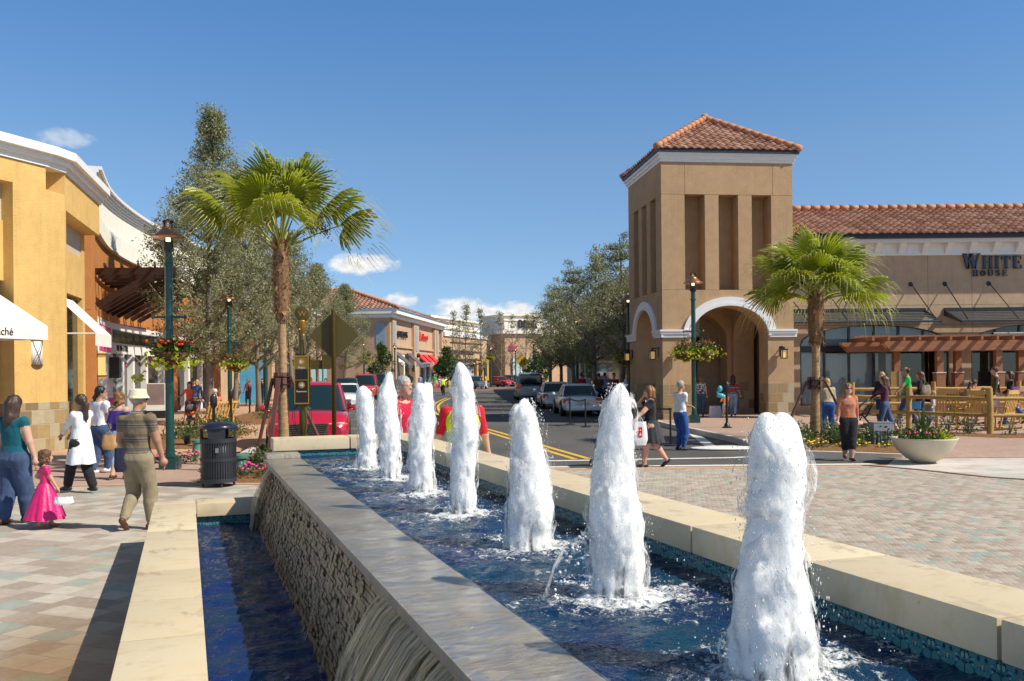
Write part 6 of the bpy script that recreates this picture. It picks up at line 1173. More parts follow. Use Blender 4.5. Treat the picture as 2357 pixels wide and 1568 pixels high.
m0 = parking_meter('black meter post before the tower arch, beside the child in orange', (X(1672, 29.7), 29.7, .14))
for px, D, lab in ((491, 25, 'black meter post rising behind the litter bin lid'), (531, 33.5, 'black meter post beside the second left lamp post'), (574, 45, 'black meter post in front of the woman in pink on the left walk')): dup(m0, (X(px, D), D, .008), .6, lab)
def stanchion(label, pos, k):
    t = thing('stanchion', label, 'barrier post', pos, 0, 'black retractable belt barrier posts'); b = MB(); b.lathe([(.19, 0), (.19, .015), (.17, .03), (.03, .04)], 20); b.build('base', M['black'], t, auto=40); b = MB(); b.lathe([(.028, .03), (.028, .93), (.038, .935), (.038, 1.0), (0, 1.01)], 12); b.build('post', M['black'], t, auto=40); return t
A_ = (X(1311, 35), 35, .004); B_ = (X(1346.5, 33.3), 33.3, .004); C_ = (X(1542, 24.7), 24.7, .004); s_ = stanchion('belt barrier post behind the white sedan, left one of the close pair', A_, 0); dup(s_, B_, 0, 'belt barrier post behind the white sedan, right one of the close pair'); dup(s_, C_, 0, 'belt barrier post beside the man with folded arms')
for p, q, lab in ((A_, B_, 'brown barrier belt between the close pair of posts'), (B_, (X(1420, 34), 34, 0), 'brown barrier belt running right from the pair toward the jet'), (C_, (X(1432, 31), 31, 0), 'brown barrier belt leading left from the post by the man with folded arms')):
    b = MB(); P = [Vector(p).lerp(Vector(q), k/8)+Vector((0, 0, .965-.06*math.sin(PI*k/8))) for k in range(9)]; b.grid(np.array([[tuple(v-Vector((0, 0, .025))), tuple(v+Vector((0, 0, .025)))] for v in P])); tag(b.build('barrier_belt', mat('brown belt', (.09, .05, .03), .7, .05)), lab, 'belt')
t = thing('fire_hydrant', 'red fire hydrant with pale blue cap at the far corner', 'fire hydrant', (X(1003, 113), 113, .1)); b = MB(); b.lathe([(.2, 0), (.2, .06), (.14, .08), (.14, .55), (.17, .56), (.17, .62), (.12, .64)], 14); b.ball((.17, 0, .42), .08, 8); b.ball((-.17, 0, .42), .08, 8); b.ball((0, -.17, .40), .09, 8); b.build('barrel', M['red'], t, auto=40); b = MB(); b.lathe([(.15, .62), (.13, .74), (.05, .80), (0, .84)], 14); b.build('bonnet', M['ltblue'], t, auto=40)
D = 22.4; t = thing('utility_pedestal', 'grey metal utility box on pipe legs beside the bowl planter', 'utility box', (X(2027, D), D, .10)); b = MB(); b.box(-.24, .24, -.16, .16, .40, .60); b.box(-.25, .25, -.17, .17, .60, .615); b.build('box', M['steel'], t, bevel=.008); b = MB(); [b.tube([(x, y, 0), (x, y, .4)], .03 if k % 2 else .022, 8) for k, (x, y) in enumerate(((-.2, -.1), (-.09, -.08), (-.04, -.1), (.02, -.06), (.08, -.1), (.2, -.1), (.2, .1), (-.2, .1), (-.05, .05)))]; b.box(-.10, .03, -.06, .02, .0, .4); b.build('conduit', M['steel'], t)
def pedestal(label, pos):
    t = thing('cable_pedestal', label, 'utility box', pos, 0, 'green cable pedestals'); b = MB(); b.lathe([(.15, 0), (.13, .05), (.11, .22), (.11, .24)], 16); b.build('body', mat('pale green plastic', (.07, .19, .13), .5, .08), t, auto=40); b = MB(); b.lathe([(.13, .24), (.15, .25), (.15, .31), (.13, .325), (0, .33)], 16); b.build('cap', bpy.data.materials['pale green plastic'], t, auto=40); return t
c0 = pedestal('pale green utility pedestal right of the litter bin by the bushes', (X(552, 18.4), 18.4, .1)); dup(c0, (X(453, 24), 24, .01), 0, 'pale green utility pedestal in the flowers left of the litter bin'); 
t = thing('spotlight', 'small black ground spotlight on the walk left of the bin', 'spotlight', (X(431, 25.5), 25.5, .01)); b = MB(); b.lathe([(.07, 0), (.07, .02), (.02, .03), (.02, .1)], 10); b.lathe([(.06, 0), (.09, .05), (.09, .22), (.07, .23)], 12, M=Matrix.Translation((0, 0, .1)) @ Matrix.Rotation(R(25), 4, 'X')); b.build('lamp_body', M['black'], t)
t = thing('poster_stand', 'freestanding taupe poster panel by the white shopfront', 'poster stand', (X(358, 43), 43, .01), R(12)); b = MB(); b.box(-.42, .42, 0, .06, .35, 1.62); b.build('frame', M['white'], t); b = MB(); b.box(-.38, .38, -.004, -.001, .62, 1.58); b.build('poster', mat('taupe poster', (.26, .19, .17), .5, .3, 1.5), t); b = MB(); b.box(-.45, .45, -.05, .11, 0, .349); b.build('foot', M['black'], t)
t = thing('sandwich_board', 'pink topped white sandwich board behind the man in the white shirt', 'sandwich board', (X(250, 38), 38, .01), R(20)); b = MB(); b.box(-.36, .36, 0, .04, .05, 1.16); b.box(-.36, .36, .3, .34, .05, .9); b.build('board', M['white'], t); b = MB(); b.box(-.36, .36, -.006, -.001, .78, 1.10); b.build('heading', M['pink'], t)
D = 34.5; t = thing('menu_board', 'tall weathered wood menu board standing left of the log fence', 'sign board', (X(2059, D), D, .15), R(-8)); b = MB(); b.box(-.14, .14, -.03, .03, 0, 1.72); b.build('board', M['logwood'], t); b = MB(); b.box(.142, .20, -.05, .05, 0, 1.76); b.build('post', M['steel'], t)
def log_fence(label, pts, h, tall=1.28, rails=(.52, .98)):
    t = thing('log_fence', label, 'fence', (0, 0, .15)); rr = random.Random(int(pts[0][0]*10))
    for i, p in enumerate(pts):
        b = MB(); P = Vector((p[0], p[1], 0)); b.tube([P+Vector((rr.uniform(-.01, .01), 0, z)) for z in (-.1, .4, .9, tall)], [.085, .082, .08, .078], 12); b.build('post', M['logwood'], t, auto=50)
    for p, q in zip(pts[:-1], pts[1:]):
        for z in rails: b = MB(); P, Q = Vector((p[0], p[1], z)), Vector((q[0], q[1], z)); b.tube([P+(Q-P)*k/5+Vector((0, 0, rr.uniform(-.012, .012))) for k in range(6)], [.05, .056, .058, .058, .055, .05], 9); b.build('rail', M['logwood'], t, auto=50)
    return t
log_fence('rustic log post and rail fence nearest the camera, beside the planter', [(10.3, 28.9), (11.9, 28.0), (13.15, 25.7), (16.2, 25.5), (19, 25.4)], 1.2)
log_fence('log rail fence farther back, before the pergola posts', [(12.1, 33.2), (14.9, 33.0), (17.8, 32.8), (20.5, 32.6)], 1.2, 1.36, (.6, 1.12))
def rocker(label, pos, rz):
    t = thing('rocking_chair', label, 'rocking chair', pos, rz, 'pale wood rocking chairs behind the fence'); w = .29        # faces +y
    b = MB()
    for k in range(6): y = -.26+k*.10; b.box(-w+.03, w-.03, y, y+.085, .42-.015*k*(-1), .445+.015*k)
    b.build('seat', M['chairwood'], t); b = MB(); q = lambda z: -.28-.20*(z-.45)
    for k in range(6): x = -.21+k*.084; b.beam((x, q(.5), .50), (x, q(1.08), 1.08), .045, .02)
    b.beam((-w, q(1.12), 1.12), (w, q(1.12), 1.12), .03, .12); b.beam((-w, q(.5), .5), (w, q(.5), .5), .03, .06); b.build('backrest', M['chairwood'], t)
    for s in (-1, 1):
        b = MB(); b.beam((s*w, q(.05)+.06, .06), (s*w, q(1.2), 1.2), .05, .045); b.build('leg', M['chairwood'], t); b = MB(); b.box(s*w-.025, s*w+.025, .24, .29, .06, .66); b.build('leg', M['chairwood'], t)
        b = MB(); b.box(s*w-.05, s*w+.05, -.40, .34, .66, .69); b.build('armrest', M['chairwood'], t); b = MB(); A = np.linspace(-.52, .42, 11); P = [(s*w, a, .03+.26*a*a) for a in A]; [b.beam(p, r, .035, .05) for p, r in zip(P[:-1], P[1:])]; b.build('rocker', M['chairwood'], t)
    return t
r0 = rocker('rocking chair with its back to the camera between the fence posts', (X(2178, 28.6), 28.6, .15), R(-20))
for px, D, rz, lab in ((2222, 30.2, 25, 'rocking chair turned sideways beside the girl in red'), (2252, 27.6, -25, 'rocking chair just left of the second fence post'), (2300, 27.4, 35, 'rocking chair just right of the second fence post'), (2345, 30.5, 5, 'rocking chair at the right picture edge')): dup(r0, (X(px, D), D, .15), R(rz), lab)
t = thing('bench', 'pale slatted wooden bench under the tall left oak', 'bench', (X(494, 33.5), 33.5, .01), R(62)); b = MB()          # faces local +y
for k in range(4): b.box(-.7, .7, -.22+k*.12, -.12+k*.12, .42, .45)
b.build('seat', M['chairwood'], t); b = MB(); [b.beam((x, -.25, .45), (x, -.42, .98), .08, .025) for x in np.linspace(-.64, .64, 9)]; b.beam((-.7, -.42, 1.0), (.7, -.42, 1.0), .04, .08); b.build('backrest', M['chairwood'], t)
for x in (-.66, .66):
    for y in (-.22, .22): b = MB(); b.box(x-.035, x+.035, y-.03, y+.03, 0, .42 if y < 0 else .64); b.build('leg', M['chairwood'], t)
    b = MB(); b.box(x-.045, x+.045, -.28, .27, .64, .67); b.build('armrest', M['chairwood'], t)
def stroller(label, pos, rz, canopy, seatc):
    t = thing('stroller', label, 'stroller', pos, rz); b = MB()                    # travels toward +y, handle at -y
    for s in (-1, 1): b.tube([(s*.22, .30, .10), (s*.22, .05, .50), (s*.22, -.35, 1.0), (s*.2, -.42, 1.03)], .014, 6); b.tube([(s*.23, -.32, .12), (s*.22, .02, .55)], .014, 6); b.tube([(s*.22, .34, .5), (s*.22, -.2, .6)], .012, 6)
    b.tube([(-.2, -.42, 1.03), (.2, -.42, 1.03)], .017, 7); b.build('frame', M['charcoal'], t); b = MB(); b.grid(np.array([[(x, y, z) for x in (-.2, 0, .2)] for y, z in ((.28, .40), (.24, .48), (-.05, .44), (-.14, .6), (-.26, .86))])); b.build('seat', seatc, t)
    b = MB(); A = np.linspace(-.1, 1.9, 9); P = np.array([[(x*(1.0), -.22+.36*sin(a)-.02, .66+.30*cos(a)-.35*abs(x)**2) for x in (-.23, -.15, 0, .15, .23)] for a in A]); b.grid(P); b.build('canopy', canopy, t, smooth=True)
    for s in (-1, 1):
        for y, r in ((.30, .085), (-.32, .11)):
            b = MB(); b.lathe([(r*.55, -.02), (r, -.022), (r, .022), (r*.55, .02), (r*.55, -.02)], 18, M=Matrix.Translation((s*.24, y, r)) @ Matrix.Rotation(R(90), 4, 'Y')); b.build('wheel', M['black'], t, auto=40)
    b = MB(); b.box(-.18, .18, -.28, .1, .18, .30); b.build('basket', M['charcoal'], t); return t
stroller('orange seated stroller with black hood pushed toward the camera by the left shops', (X(442, 37), 36.9, .01), R(178), M['black'], mat('orange fabric', (.75, .14, .01), .8, .05))
stroller('dark stroller pushed left by the woman on the phone, mostly behind a jet', (X(1400, 19.3), 19.3, .004), R(92), M['charcoal'], M['charcoal'])
stroller('bulky dark brown stroller pushed by the woman in plum', (X(1985, 26.3), 26.3, .15), R(75), mat('brown fabric', (.05, .03, .022), .8, .1), bpy.data.materials['brown fabric'])
# bicycle under the rider
D = 81; t = thing('bicycle', 'thin bicycle ridden away along the yellow lines', 'bicycle', (X(1020, D), D, .004), R(12)); 
for y, nm in ((-.5, 'wheel'), (.52, 'wheel')): b = MB(); b.lathe([(.30, -.012), (.34, -.018), (.35, 0), (.34, .018), (.30, .012), (.30, -.012)], 28, M=Matrix.Translation((0, y, .35)) @ Matrix.Rotation(R(90), 4, 'Y')); [b.tube([(0, y, .35), (0, y+.31*cos(a), .35+.31*sin(a))], .004, 4) for a in np.linspace(0, 2*PI, 13)[:-1]]; b.build('wheel', M['black'], t)
b = MB(); [b.tube(p, .018, 6) for p in (((0, -.5, .35), (0, -.08, .30)), ((0, -.5, .35), (0, -.2, .85)), ((0, -.08, .30), (0, -.22, .92)), ((0, -.08, .30), (0, .40, .88)), ((0, -.2, .85), (0, .38, .90)), ((0, .36, 1.0), (0, .52, .35)))]; b.build('frame', M['charcoal'], t); b = MB(); b.tube([(-.28, .30, 1.03), (0, .36, 1.0), (.28, .30, 1.03)], .014, 6); b.build('handlebar', M['black'], t); b = MB(); b.ball((0, -.24, .95), (.07, .13, .035), 8); b.build('saddle', M['black'], t)
# ------------------------------------------------------------------ cars
def paint(name, c, metal=.0): return mat(name, c, .28, .02, metal=metal, coat=1.0)
CG = mat('car glass', (.008, .022, .026), .05, 0, spec=.9); RB_ = mat('tyre rubber', (.012, .012, .013), .8, .1); RIM = mat('alloy rim', (.5, .5, .52), .3, .05, metal=.9); CHR = mat('chrome', (.6, .61, .63), .15, 0, metal=1.0); HL = mat('headlamp lens', (.62, .65, .68), .08, .35, 30, coat=1.0); TL = mat('tail lamp red', (.55, .012, .01), .15, .1, 20, coat=1.0); AMB = mat('amber lens', (.85, .28, .03), .2, .1, coat=1.0); TRIM = mat('black trim', (.018, .018, .02), .55, .1); SIL = mat('lower silver', (.35, .33, .30), .35, .03, metal=.4)
def car(label, pos, rz, kind, col, low=None):
    P = dict(sedan=(4.8, .90, 1.44, .62, .90, -1.55, .95, -.95, .15, .86), van=(5.1, 1.06, 1.77, .80, 1.04, -2.46, 1.72, -2.25, .45, .90), suv=(5.2, 1.0, 1.92, .95, 1.12, -2.5, 1.05, -2.3, .35, .98), cross=(4.7, .93, 1.70, .85, 1.05, -2.25, 1.05, -2.0, .3, .92), wagon=(4.6, .89, 1.56, .75, .96, -2.2, 1.05, -1.85, .2, .88))[kind]
    L, hw, H, zh, zb, yb0, yb1, yr0, yr1, zd = P; h = L/2; t = thing('parked_car', label, 'car', pos, rz, 'cars parked along the street')
    N = [(-h, .80, zd*.86, .42), (-h+.04, .90, zd*.95, .28), (-h+.25, .97, zd, .22), (yb0+.1, .99, zb, .2), (-.3*L, 1.0, zb, .2), (0, 1.0, zb, .2), (yb1-.15, 1.0, zb*.985, .2), (yb1+.15, .99, zb*.96, .2), (yb1+(h-yb1)*.55, .98, zb*.92, .2), (h-.28, .965, zh*1.08, .21), (h-.09, .91, zh*.98, .24), (h-.01, .80, zh*.86, .30)]
    N.sort(); rings = []
    for (y, k, zt, z0) in N:
        w = hw*k; cr = .045; half = [(0, z0), (w*.80, z0), (w*.955, z0+.08), (w, z0+(zt-z0)*.38), (w*.995, z0+(zt-z0)*.66), (w*.96, zt-.075), (w*.86, zt-.012), (w*.5, zt+cr*.75), (0, zt+cr)]
        rings.append([(x, y, z) for x, z in half]+[(-x, y, z) for x, z in half[-2:0:-1]])
    g = np.array(rings); g = np.concatenate([g, g[:, :1]], 1); b = MB(); b.grid(g); n = 16; b.add(g[0][:-1], [tuple(range(n))]); b.add(g[-1][:-1], [tuple(range(n-1, -1, -1))])
    bd = b.build('body', [col], t, auto=38)
    m = bd.modifiers.new('subd', 'SUBSURF'); m.levels = 1; m.render_levels = 1
    if low: b = MB(); b.box(-hw*1.004, hw*1.004, -h*.98, h*.97, .25, .52); b.build('lower_cladding', low, t, bevel=.05)
    # greenhouse
    def loop(y0, y1, w, z, e=5.0, n=40): return [((abs(cos(a))**(2/e))*w*(1 if cos(a) > 0 else -1), (y0+y1)/2+(abs(sin(a))**(2/e))*(y1-y0)/2*(1 if sin(a) > 0 else -1), z) for a in (2*PI*i/n for i in range(n))]
    wr = hw*.74; lv = []
    for q in (0, .35, .7, .92, 1.0):
        qq = q; lv.append(loop(yb0+(yr0-yb0)*qq, yb1+(yr1-yb1)*qq, hw*.925+(wr-hw*.925)*qq**1.15, zb-.02+(H-.06-zb+.02)*q))
    g = np.array(lv); g = np.concatenate([g, g[:, :1]], 1); b = MB(); b.grid(g); b.build('windows', CG, t, smooth=True)
    b = MB(); r1 = loop(yr0-.05, yr1+.06, wr+.03, H-.10); r2 = loop(yr0+.02, yr1+.0, wr-.02, H-.045); r3 = loop(yr0+.25, yr1-.2, wr*.75, H-.01); r4 = loop(yr0+.8, yr1-.6, wr*.3, H+.005); g2 = np.array([r1, r2, r3, r4]); g2 = np.concatenate([g2, g2[:, :1]], 1); b.grid(g2); b.add(r4, [tuple(range(40))]); b.build('roof', col, t, smooth=True)
    b = MB()
    def pil(idx, wd=.05):
        for s in range(4):
            a, c = np.array(lv[s][idx]), np.array(lv[s+1][idx]); nn = np.array([a[0], 0, .15]); nn = nn/(np.linalg.norm(nn)+1e-9)*.012
            b.beam(tuple(a+nn*.6), tuple(c+nn*.6), wd, .035, up=(1 if a[0] > 0 else -1, 0, .3))
    idx = [4, 16, 0, 20, 36, 24]+([38, 22] if kind in ('van', 'suv', 'cross', 'wagon') else [])
    for i in idx: pil(i, .11 if i in (36, 24) and kind == 'sedan' else .06)
    b.build('pillar', col, t)
    for s in (-1, 1):
        for y in (h-.92, -h+.95):
            r = .37 if kind in ('suv',) else .335; b = MB(); b.lathe([(0, -.03), (r*1.16, -.03), (r*1.18, .008), (r*1.1, .012), (0, .012)], 22, M=Matrix.Translation((s*hw*.985, y, r)) @ Matrix.Rotation(R(90*s), 4, 'Y')); b.build('wheel_arch', TRIM, t)
            b = MB(); b.lathe([(r*.62, .02), (r*.66, .03), (r*.93, .03), (r, .0), (r, -.2)], 24, M=Matrix.Translation((s*hw*.99, y, r)) @ Matrix.Rotation(R(90*s), 4, 'Y')); w_ = b.build('wheel', RB_, t, smooth=True); b = MB()
            b.lathe([(0, .022), (r*.16, .03), (r*.2, .015), (r*.60, .02), (r*.64, .028)], 24, M=Matrix.Translation((s*hw*.99, y, r)) @ Matrix.Rotation(R(90*s), 4, 'Y')); b.build('rim', RIM, w_, smooth=True)
        b = MB(); b.ball((s*(hw+.13), yb1-.25, zb+.06), (.12, .05, .085), 10); b.beam((s*(hw-.06), yb1-.2, zb-.02), (s*(hw+.1), yb1-.24, zb+.03), .05, .04); b.build('mirror', col if kind != 'suv' else TRIM, t, smooth=True)
        # front lamps
        b = MB(); z0, z1 = zh*.70, zh*.93; x0, x1 = hw*.50, hw*.93; b.add([(s*x0, h-.012, z0+.02), (s*x1*.93, h-.10, z0+.01), (s*x1, h-.30, z1-.04), (s*x1*.99, h-.30, z1), (s*x1*.9, h-.10, z1+.01), (s*x0, h-.02, z1-.01), (s*x0, h-.3, z0), (s*x0, h-.3, z1)], [(0, 1, 4, 5), (1, 2, 3, 4), (5, 4, 3, 7), (0, 6, 2, 1), (0, 5, 7, 6)]); hl = b.build('headlight', HL, t); b = MB(); b.add([(s*x1*.90, h-.105, z0+.03), (s*x1*1.0, h-.27, z0+.05), (s*x1*1.0, h-.27, z1-.02), (s*x1*.90, h-.105, z1-.02)], [(0, 1, 2, 3)]); o = b.build('turn_lamp', AMB, hl); o.location = (s*.012, .012, 0)
        b = MB(); zt0, zt1 = zd*.70, zd*.95
        if kind in ('van', 'suv', 'cross'): zt0, zt1 = zb*.72, zb*1.02
        b.add([(s*hw*.97, -h+.22, zt0), (s*hw*.99, -h+.22, zt1), (s*hw*.62, -h-.012, zt1-.01), (s*hw*.66, -h-.012, zt0), (s*hw*.93, -h+.04, zt0-.01), (s*hw*.93, -h+.04, zt1)], [(0, 1, 5, 4), (4, 5, 2, 3)] if kind != 'suv' else [(0, 1, 5, 4), (4, 5, 2, 3)]); b.build('tail_light', TL, t)
    b = MB(); gz0, gz1, gw = zh*.56, zh*.90, hw*.46; b.box(-gw, gw, h-.10, h+.004, gz0, gz1); gr = b.build('grille', TRIM, t, bevel=.02); b = MB(); [b.box(-gw*.98, gw*.98, h+.004, h+.02, gz0+(gz1-gz0)*q-.012, gz0+(gz1-gz0)*q+.012) for q in (.12, .3, .48, .66, .84, 1.0)]; [b.beam((s*gw*.86, h+.01, gz0), (s*gw*1.05, h+.01, gz1), .035, .03, up=(0, 1, 0)) for s in (-1, 1)]; b.build('grille_bar', CHR, gr)
    b = MB(); b.box(-hw*.84, hw*.84, h-.2, h+.045, .28, zh*.5); b.box(-hw*.84, hw*.84, -h-.05, -h+.2, .28, zd*.56); b.build('bumper', low or col, t, bevel=.045, auto=60); b = MB(); b.box(-.26, .26, -h-.06, -h-.051, zd*.60, zd*.74) if kind == 'sedan' else b.box(-.24, .24, -h-.03, -h-.02, zd*.78, zd*.92); b.build('number_plate', mat('number plate', (.62, .66, .68), .5, .2, 12), t)
    b = MB(); b.box(-hw*.5, hw*.5, h-.15, h+.047, .33, zh*.40); b.build('air_intake', TRIM, t)
    if kind == 'suv':
        b = MB(); b.box(-hw*.78, hw*.78, -h-.012, -h+.3, zb*1.06, H-.17); b.build('rear_window', CG, t, bevel=.03); b = MB(); b.box(-.12, .12, -h-.02, -h-.01, zb*.98, zb*1.02); b.build('badge', mat('blue badge', (.02, .05, .25), .3, 0), t)
    if kind in ('van', 'suv'):
        for s in (-1, 1): b = MB(); b.tube([(s*wr*.86, yr0+.3, H-.03), (s*wr*.87, yr0+.4, H+.05), (s*wr*.88, yr1-.5, H+.05), (s*wr*.88, yr1-.35, H-.03)], .02, 6); b.build('roof_rail', TRIM, t)
    return t
wh, rd, mr, sv, nb, bl = paint('white car paint', (.82, .82, .80)), paint('bright red car paint', (.55, .012, .018)), paint('maroon red car paint', (.38, .012, .03)), paint('silver car paint', (.42, .44, .46), .6), paint('navy car paint', (.03, .05, .10), .3), paint('black car paint', (.012, .013, .016))
gy, wb = paint('grey car paint', (.16, .17, .19), .5), paint('blue grey car paint', (.16, .21, .27), .5); cr_ = paint('crimson van paint', (.46, .010, .035))
van = car('crimson minivan facing the camera behind the palm and sign post', (-5.62, 26.1, 0), R(190), 'van', cr_)
b = MB(); b.box(-.12, .12, -.06, .06, -.13, .15); 
car('white sedan facing the camera, behind the minivan beside the diamond sign pole', (X(795, 54), 54, 0), R(187), 'sedan', wh); car('dark navy car parked behind the white sedan on the left', (X(797, 64), 64, 0), R(187), 'cross', nb); car('bright red sport utility vehicle parked on the left, facing the camera', (X(840, 72), 72, 0), R(185), 'suv', rd); car('black boxy vehicle parked by the corner shop on the left', (X(868, 86), 86, 0), R(186), 'suv', bl)
car('white sedan seen from behind at the right kerb, nearer of two', (X(1326, 43.2), 43.2, 0), R(3), 'sedan', wh); car('white sedan seen from behind at the right kerb, farther of two', (X(1276, 51.5), 51.5, 0), R(3.5), 'sedan', wh); car('silver large utility vehicle seen from behind with tan lower trim', (X(1217, 67.5), 67.5, 0), R(2), 'suv', sv, SIL)
car('blue grey wagon crossing the far junction', (X(1092, 112), 112, 0), R(212), 'wagon', wb); car('red sedan turning at the far junction', (X(1151, 126), 126, 0), R(222), 'sedan', rd); car('dark grey car behind the red sedan at the far junction', (X(1181, 136), 136, 0), R(222), 'wagon', gy)
# ------------------------------------------------------------------ people: one continuous body surface each (distance field + surface nets)
def surface_nets(F, org, h):
    s = F < 0; nx, ny, nz = F.shape
    c = np.stack([s[i:nx-1+i, j:ny-1+j, k:nz-1+k] for i in (0, 1) for j in (0, 1) for k in (0, 1)], -1); cnt = c.sum(-1); act = (cnt > 0) & (cnt < 8); I = np.argwhere(act)
    vals = np.stack([F[I[:, 0]+i, I[:, 1]+j, I[:, 2]+k] for i in (0, 1) for j in (0, 1) for k in (0, 1)], -1); cor = np.array([(i, j, k) for i in (0, 1) for j in (0, 1) for k in (0, 1)], float)
    acc = np.zeros((len(I), 3)); n = np.zeros(len(I))
    for a in range(8):
        for b_ in range(a+1, 8):
            if np.abs(cor[a]-cor[b_]).sum() != 1: continue
            va, vb = vals[:, a], vals[:, b_]; m = (va < 0) != (vb < 0); t = np.where(m, va/np.where(m, va-vb, 1), 0)
            acc += m[:, None]*(cor[a]+(cor[b_]-cor[a])*t[:, None]); n += m
    V = np.array(org)+(I+acc/n[:, None])*h; idx = -np.ones(act.shape, int); idx[tuple(I.T)] = np.arange(len(I)); Q = []
    for ax in range(3):
        sl0 = [slice(None)]*3; sl1 = [slice(None)]*3; sl0[ax] = slice(0, -1); sl1[ax] = slice(1, None); e = s[tuple(sl0)] != s[tuple(sl1)]; E = np.argwhere(e); E = E[np.all([(E[:, q] > 0) & (E[:, q] < F.shape[q]-1) for q in range(3) if q != ax], 0)]
        o = [q for q in range(3) if q != ax]; d1 = np.zeros(3, int); d1[o[0]] = 1; d2 = np.zeros(3, int); d2[o[1]] = 1
        q = np.stack([idx[tuple((E-d1-d2).T)], idx[tuple((E-d2).T)], idx[tuple(E.T)], idx[tuple((E-d1).T)]], 1); fl = s[tuple(E.T)]
        if ax == 1: fl = ~fl
        q[~fl] = q[~fl][:, ::-1]; Q.append(q[(q >= 0).all(1)])
    return V, np.concatenate(Q)
class SDF:
    def __init__(s): s.p = []
    def cap(s, tag_, a, b, r0, r1, k=.02): s.p.append(('c', tag_, np.array(a, float), np.array(b, float), r0, r1, k)); return s
    def ell(s, tag_, c, r, M=None, k=.02): s.p.append(('e', tag_, np.array(c, float), np.array(r, float), None if M is None else np.array(M), 0, k)); return s
    def loft(s, tag_, org, M, rows, k=.02): s.p.append(('l', tag_, np.array(org, float), np.array(M), np.array(rows, float), 0, k)); return s
    @staticmethod
    def d(p, P):
        if p[0] == 'c': a, b, r0, r1 = p[2:6]; ab = b-a; t = np.clip(((P-a)@ab)/(ab@ab+1e-12), 0, 1); return np.linalg.norm(P-a-t[..., None]*ab, axis=-1)-(r0+(r1-r0)*t)
        if p[0] == 'e':
            q = P-p[2]; q = q if p[4] is None else q@p[4]; r = p[3]; k0 = np.linalg.norm(q/r, axis=-1); k1 = np.linalg.norm(q/(r*r), axis=-1)+1e-9; return k0*(k0-1)/k1
        q = (P-p[2])@p[3]; rows = p[4]; z = q[..., 2]; zc = np.clip(z, rows[0, 0], rows[-1, 0]); w = np.interp(zc, rows[:, 0], rows[:, 1]); dp = np.interp(zc, rows[:, 0], rows[:, 2]); oy = np.interp(zc, rows[:, 0], rows[:, 3])
        e = 2.4; rr = (np.abs(q[..., 0]/w)**e+np.abs((q[..., 1]-oy)/dp)**e)**(1/e); dd = (rr-1)*np.minimum(w, dp); return np.maximum(dd, np.maximum(rows[0, 0]-z, z-rows[-1, 0]))
    def bounds(s, p):
        if p[0] == 'c': r = max(p[4], p[5]); return np.minimum(p[2], p[3])-r, np.maximum(p[2], p[3])+r
        if p[0] == 'e': r = p[3].max(); return p[2]-r, p[2]+r
        rows = p[4]; r = rows[:, 1:3].max()+np.abs(rows[:, 3]).max(); ax = p[3][:, 2]; a = p[2]+ax*rows[0, 0]; b = p[2]+ax*rows[-1, 0]; return np.minimum(a, b)-r, np.maximum(a, b)+r
    def mesh(s, h, cut=None):
        B = [s.bounds(p) for p in s.p]; lo = np.min([b[0] for b in B], 0)-2.5*h; hi = np.max([b[1] for b in B], 0)+2.5*h; n = np.ceil((hi-lo)/h).astype(int)+1; F = np.full(n, .5, dtype=np.float64)
        ax = [lo[i]+np.arange(n[i])*h for i in range(3)]
        for p, (b0, b1) in zip(s.p, B):
            m = p[6]*1.5+2.5*h; i0 = np.maximum(0, np.floor((b0-m-lo)/h).astype(int)); i1 = np.minimum(n, np.ceil((b1+m-lo)/h).astype(int)+1); sl = tuple(slice(a, c) for a, c in zip(i0, i1))
            P = np.stack(np.meshgrid(*[ax[q][sl[q]] for q in range(3)], indexing='ij'), -1); d = s.d(p, P); f = F[sl]; k = p[6]
            if p[1] == 'CUT': F[sl] = np.maximum(f, -d)
            else: hh = np.clip(.5+.5*(f-d)/k, 0, 1); F[sl] = f*(1-hh)+d*hh-k*hh*(1-hh)
        return surface_nets(F, lo, h)
    def nearest(s, V):
        D = np.stack([s.d(p, V)-(.003 if p[0] != 'l' else 0) for p in s.p if p[1] != 'CUT'], 1); pr = [p for p in s.p if p[1] != 'CUT']; k = D.argmin(1); T = np.zeros(len(V))
        for i, p in enumerate(pr):
            m = k == i
            if p[0] == 'c' and m.any(): ab = p[3]-p[2]; T[m] = np.clip(((V[m]-p[2])@ab)/(ab@ab), 0, 1)
        return np.array([p[1] for p in pr])[k], T
SKIN = {k: mat('skin '+k, c, .55, .06, 12, spec=.35) for k, c in dict(fair=(.56, .33, .235), tan=(.43, .23, .145), olive=(.40, .22, .14)).items()}
HAIR = {k: mat('hair '+k, c, .45, .35, 30, bump=.5, bs=90, stretch=(1, 1, .15)) for k, c in dict(black=(.012, .010, .010), dark=(.05, .026, .016), brown=(.12, .06, .03), auburn=(.22, .10, .035), blond=(.40, .26, .10), grey=(.36, .34, .32), white=(.6, .58, .55)).items()}
CL = {}
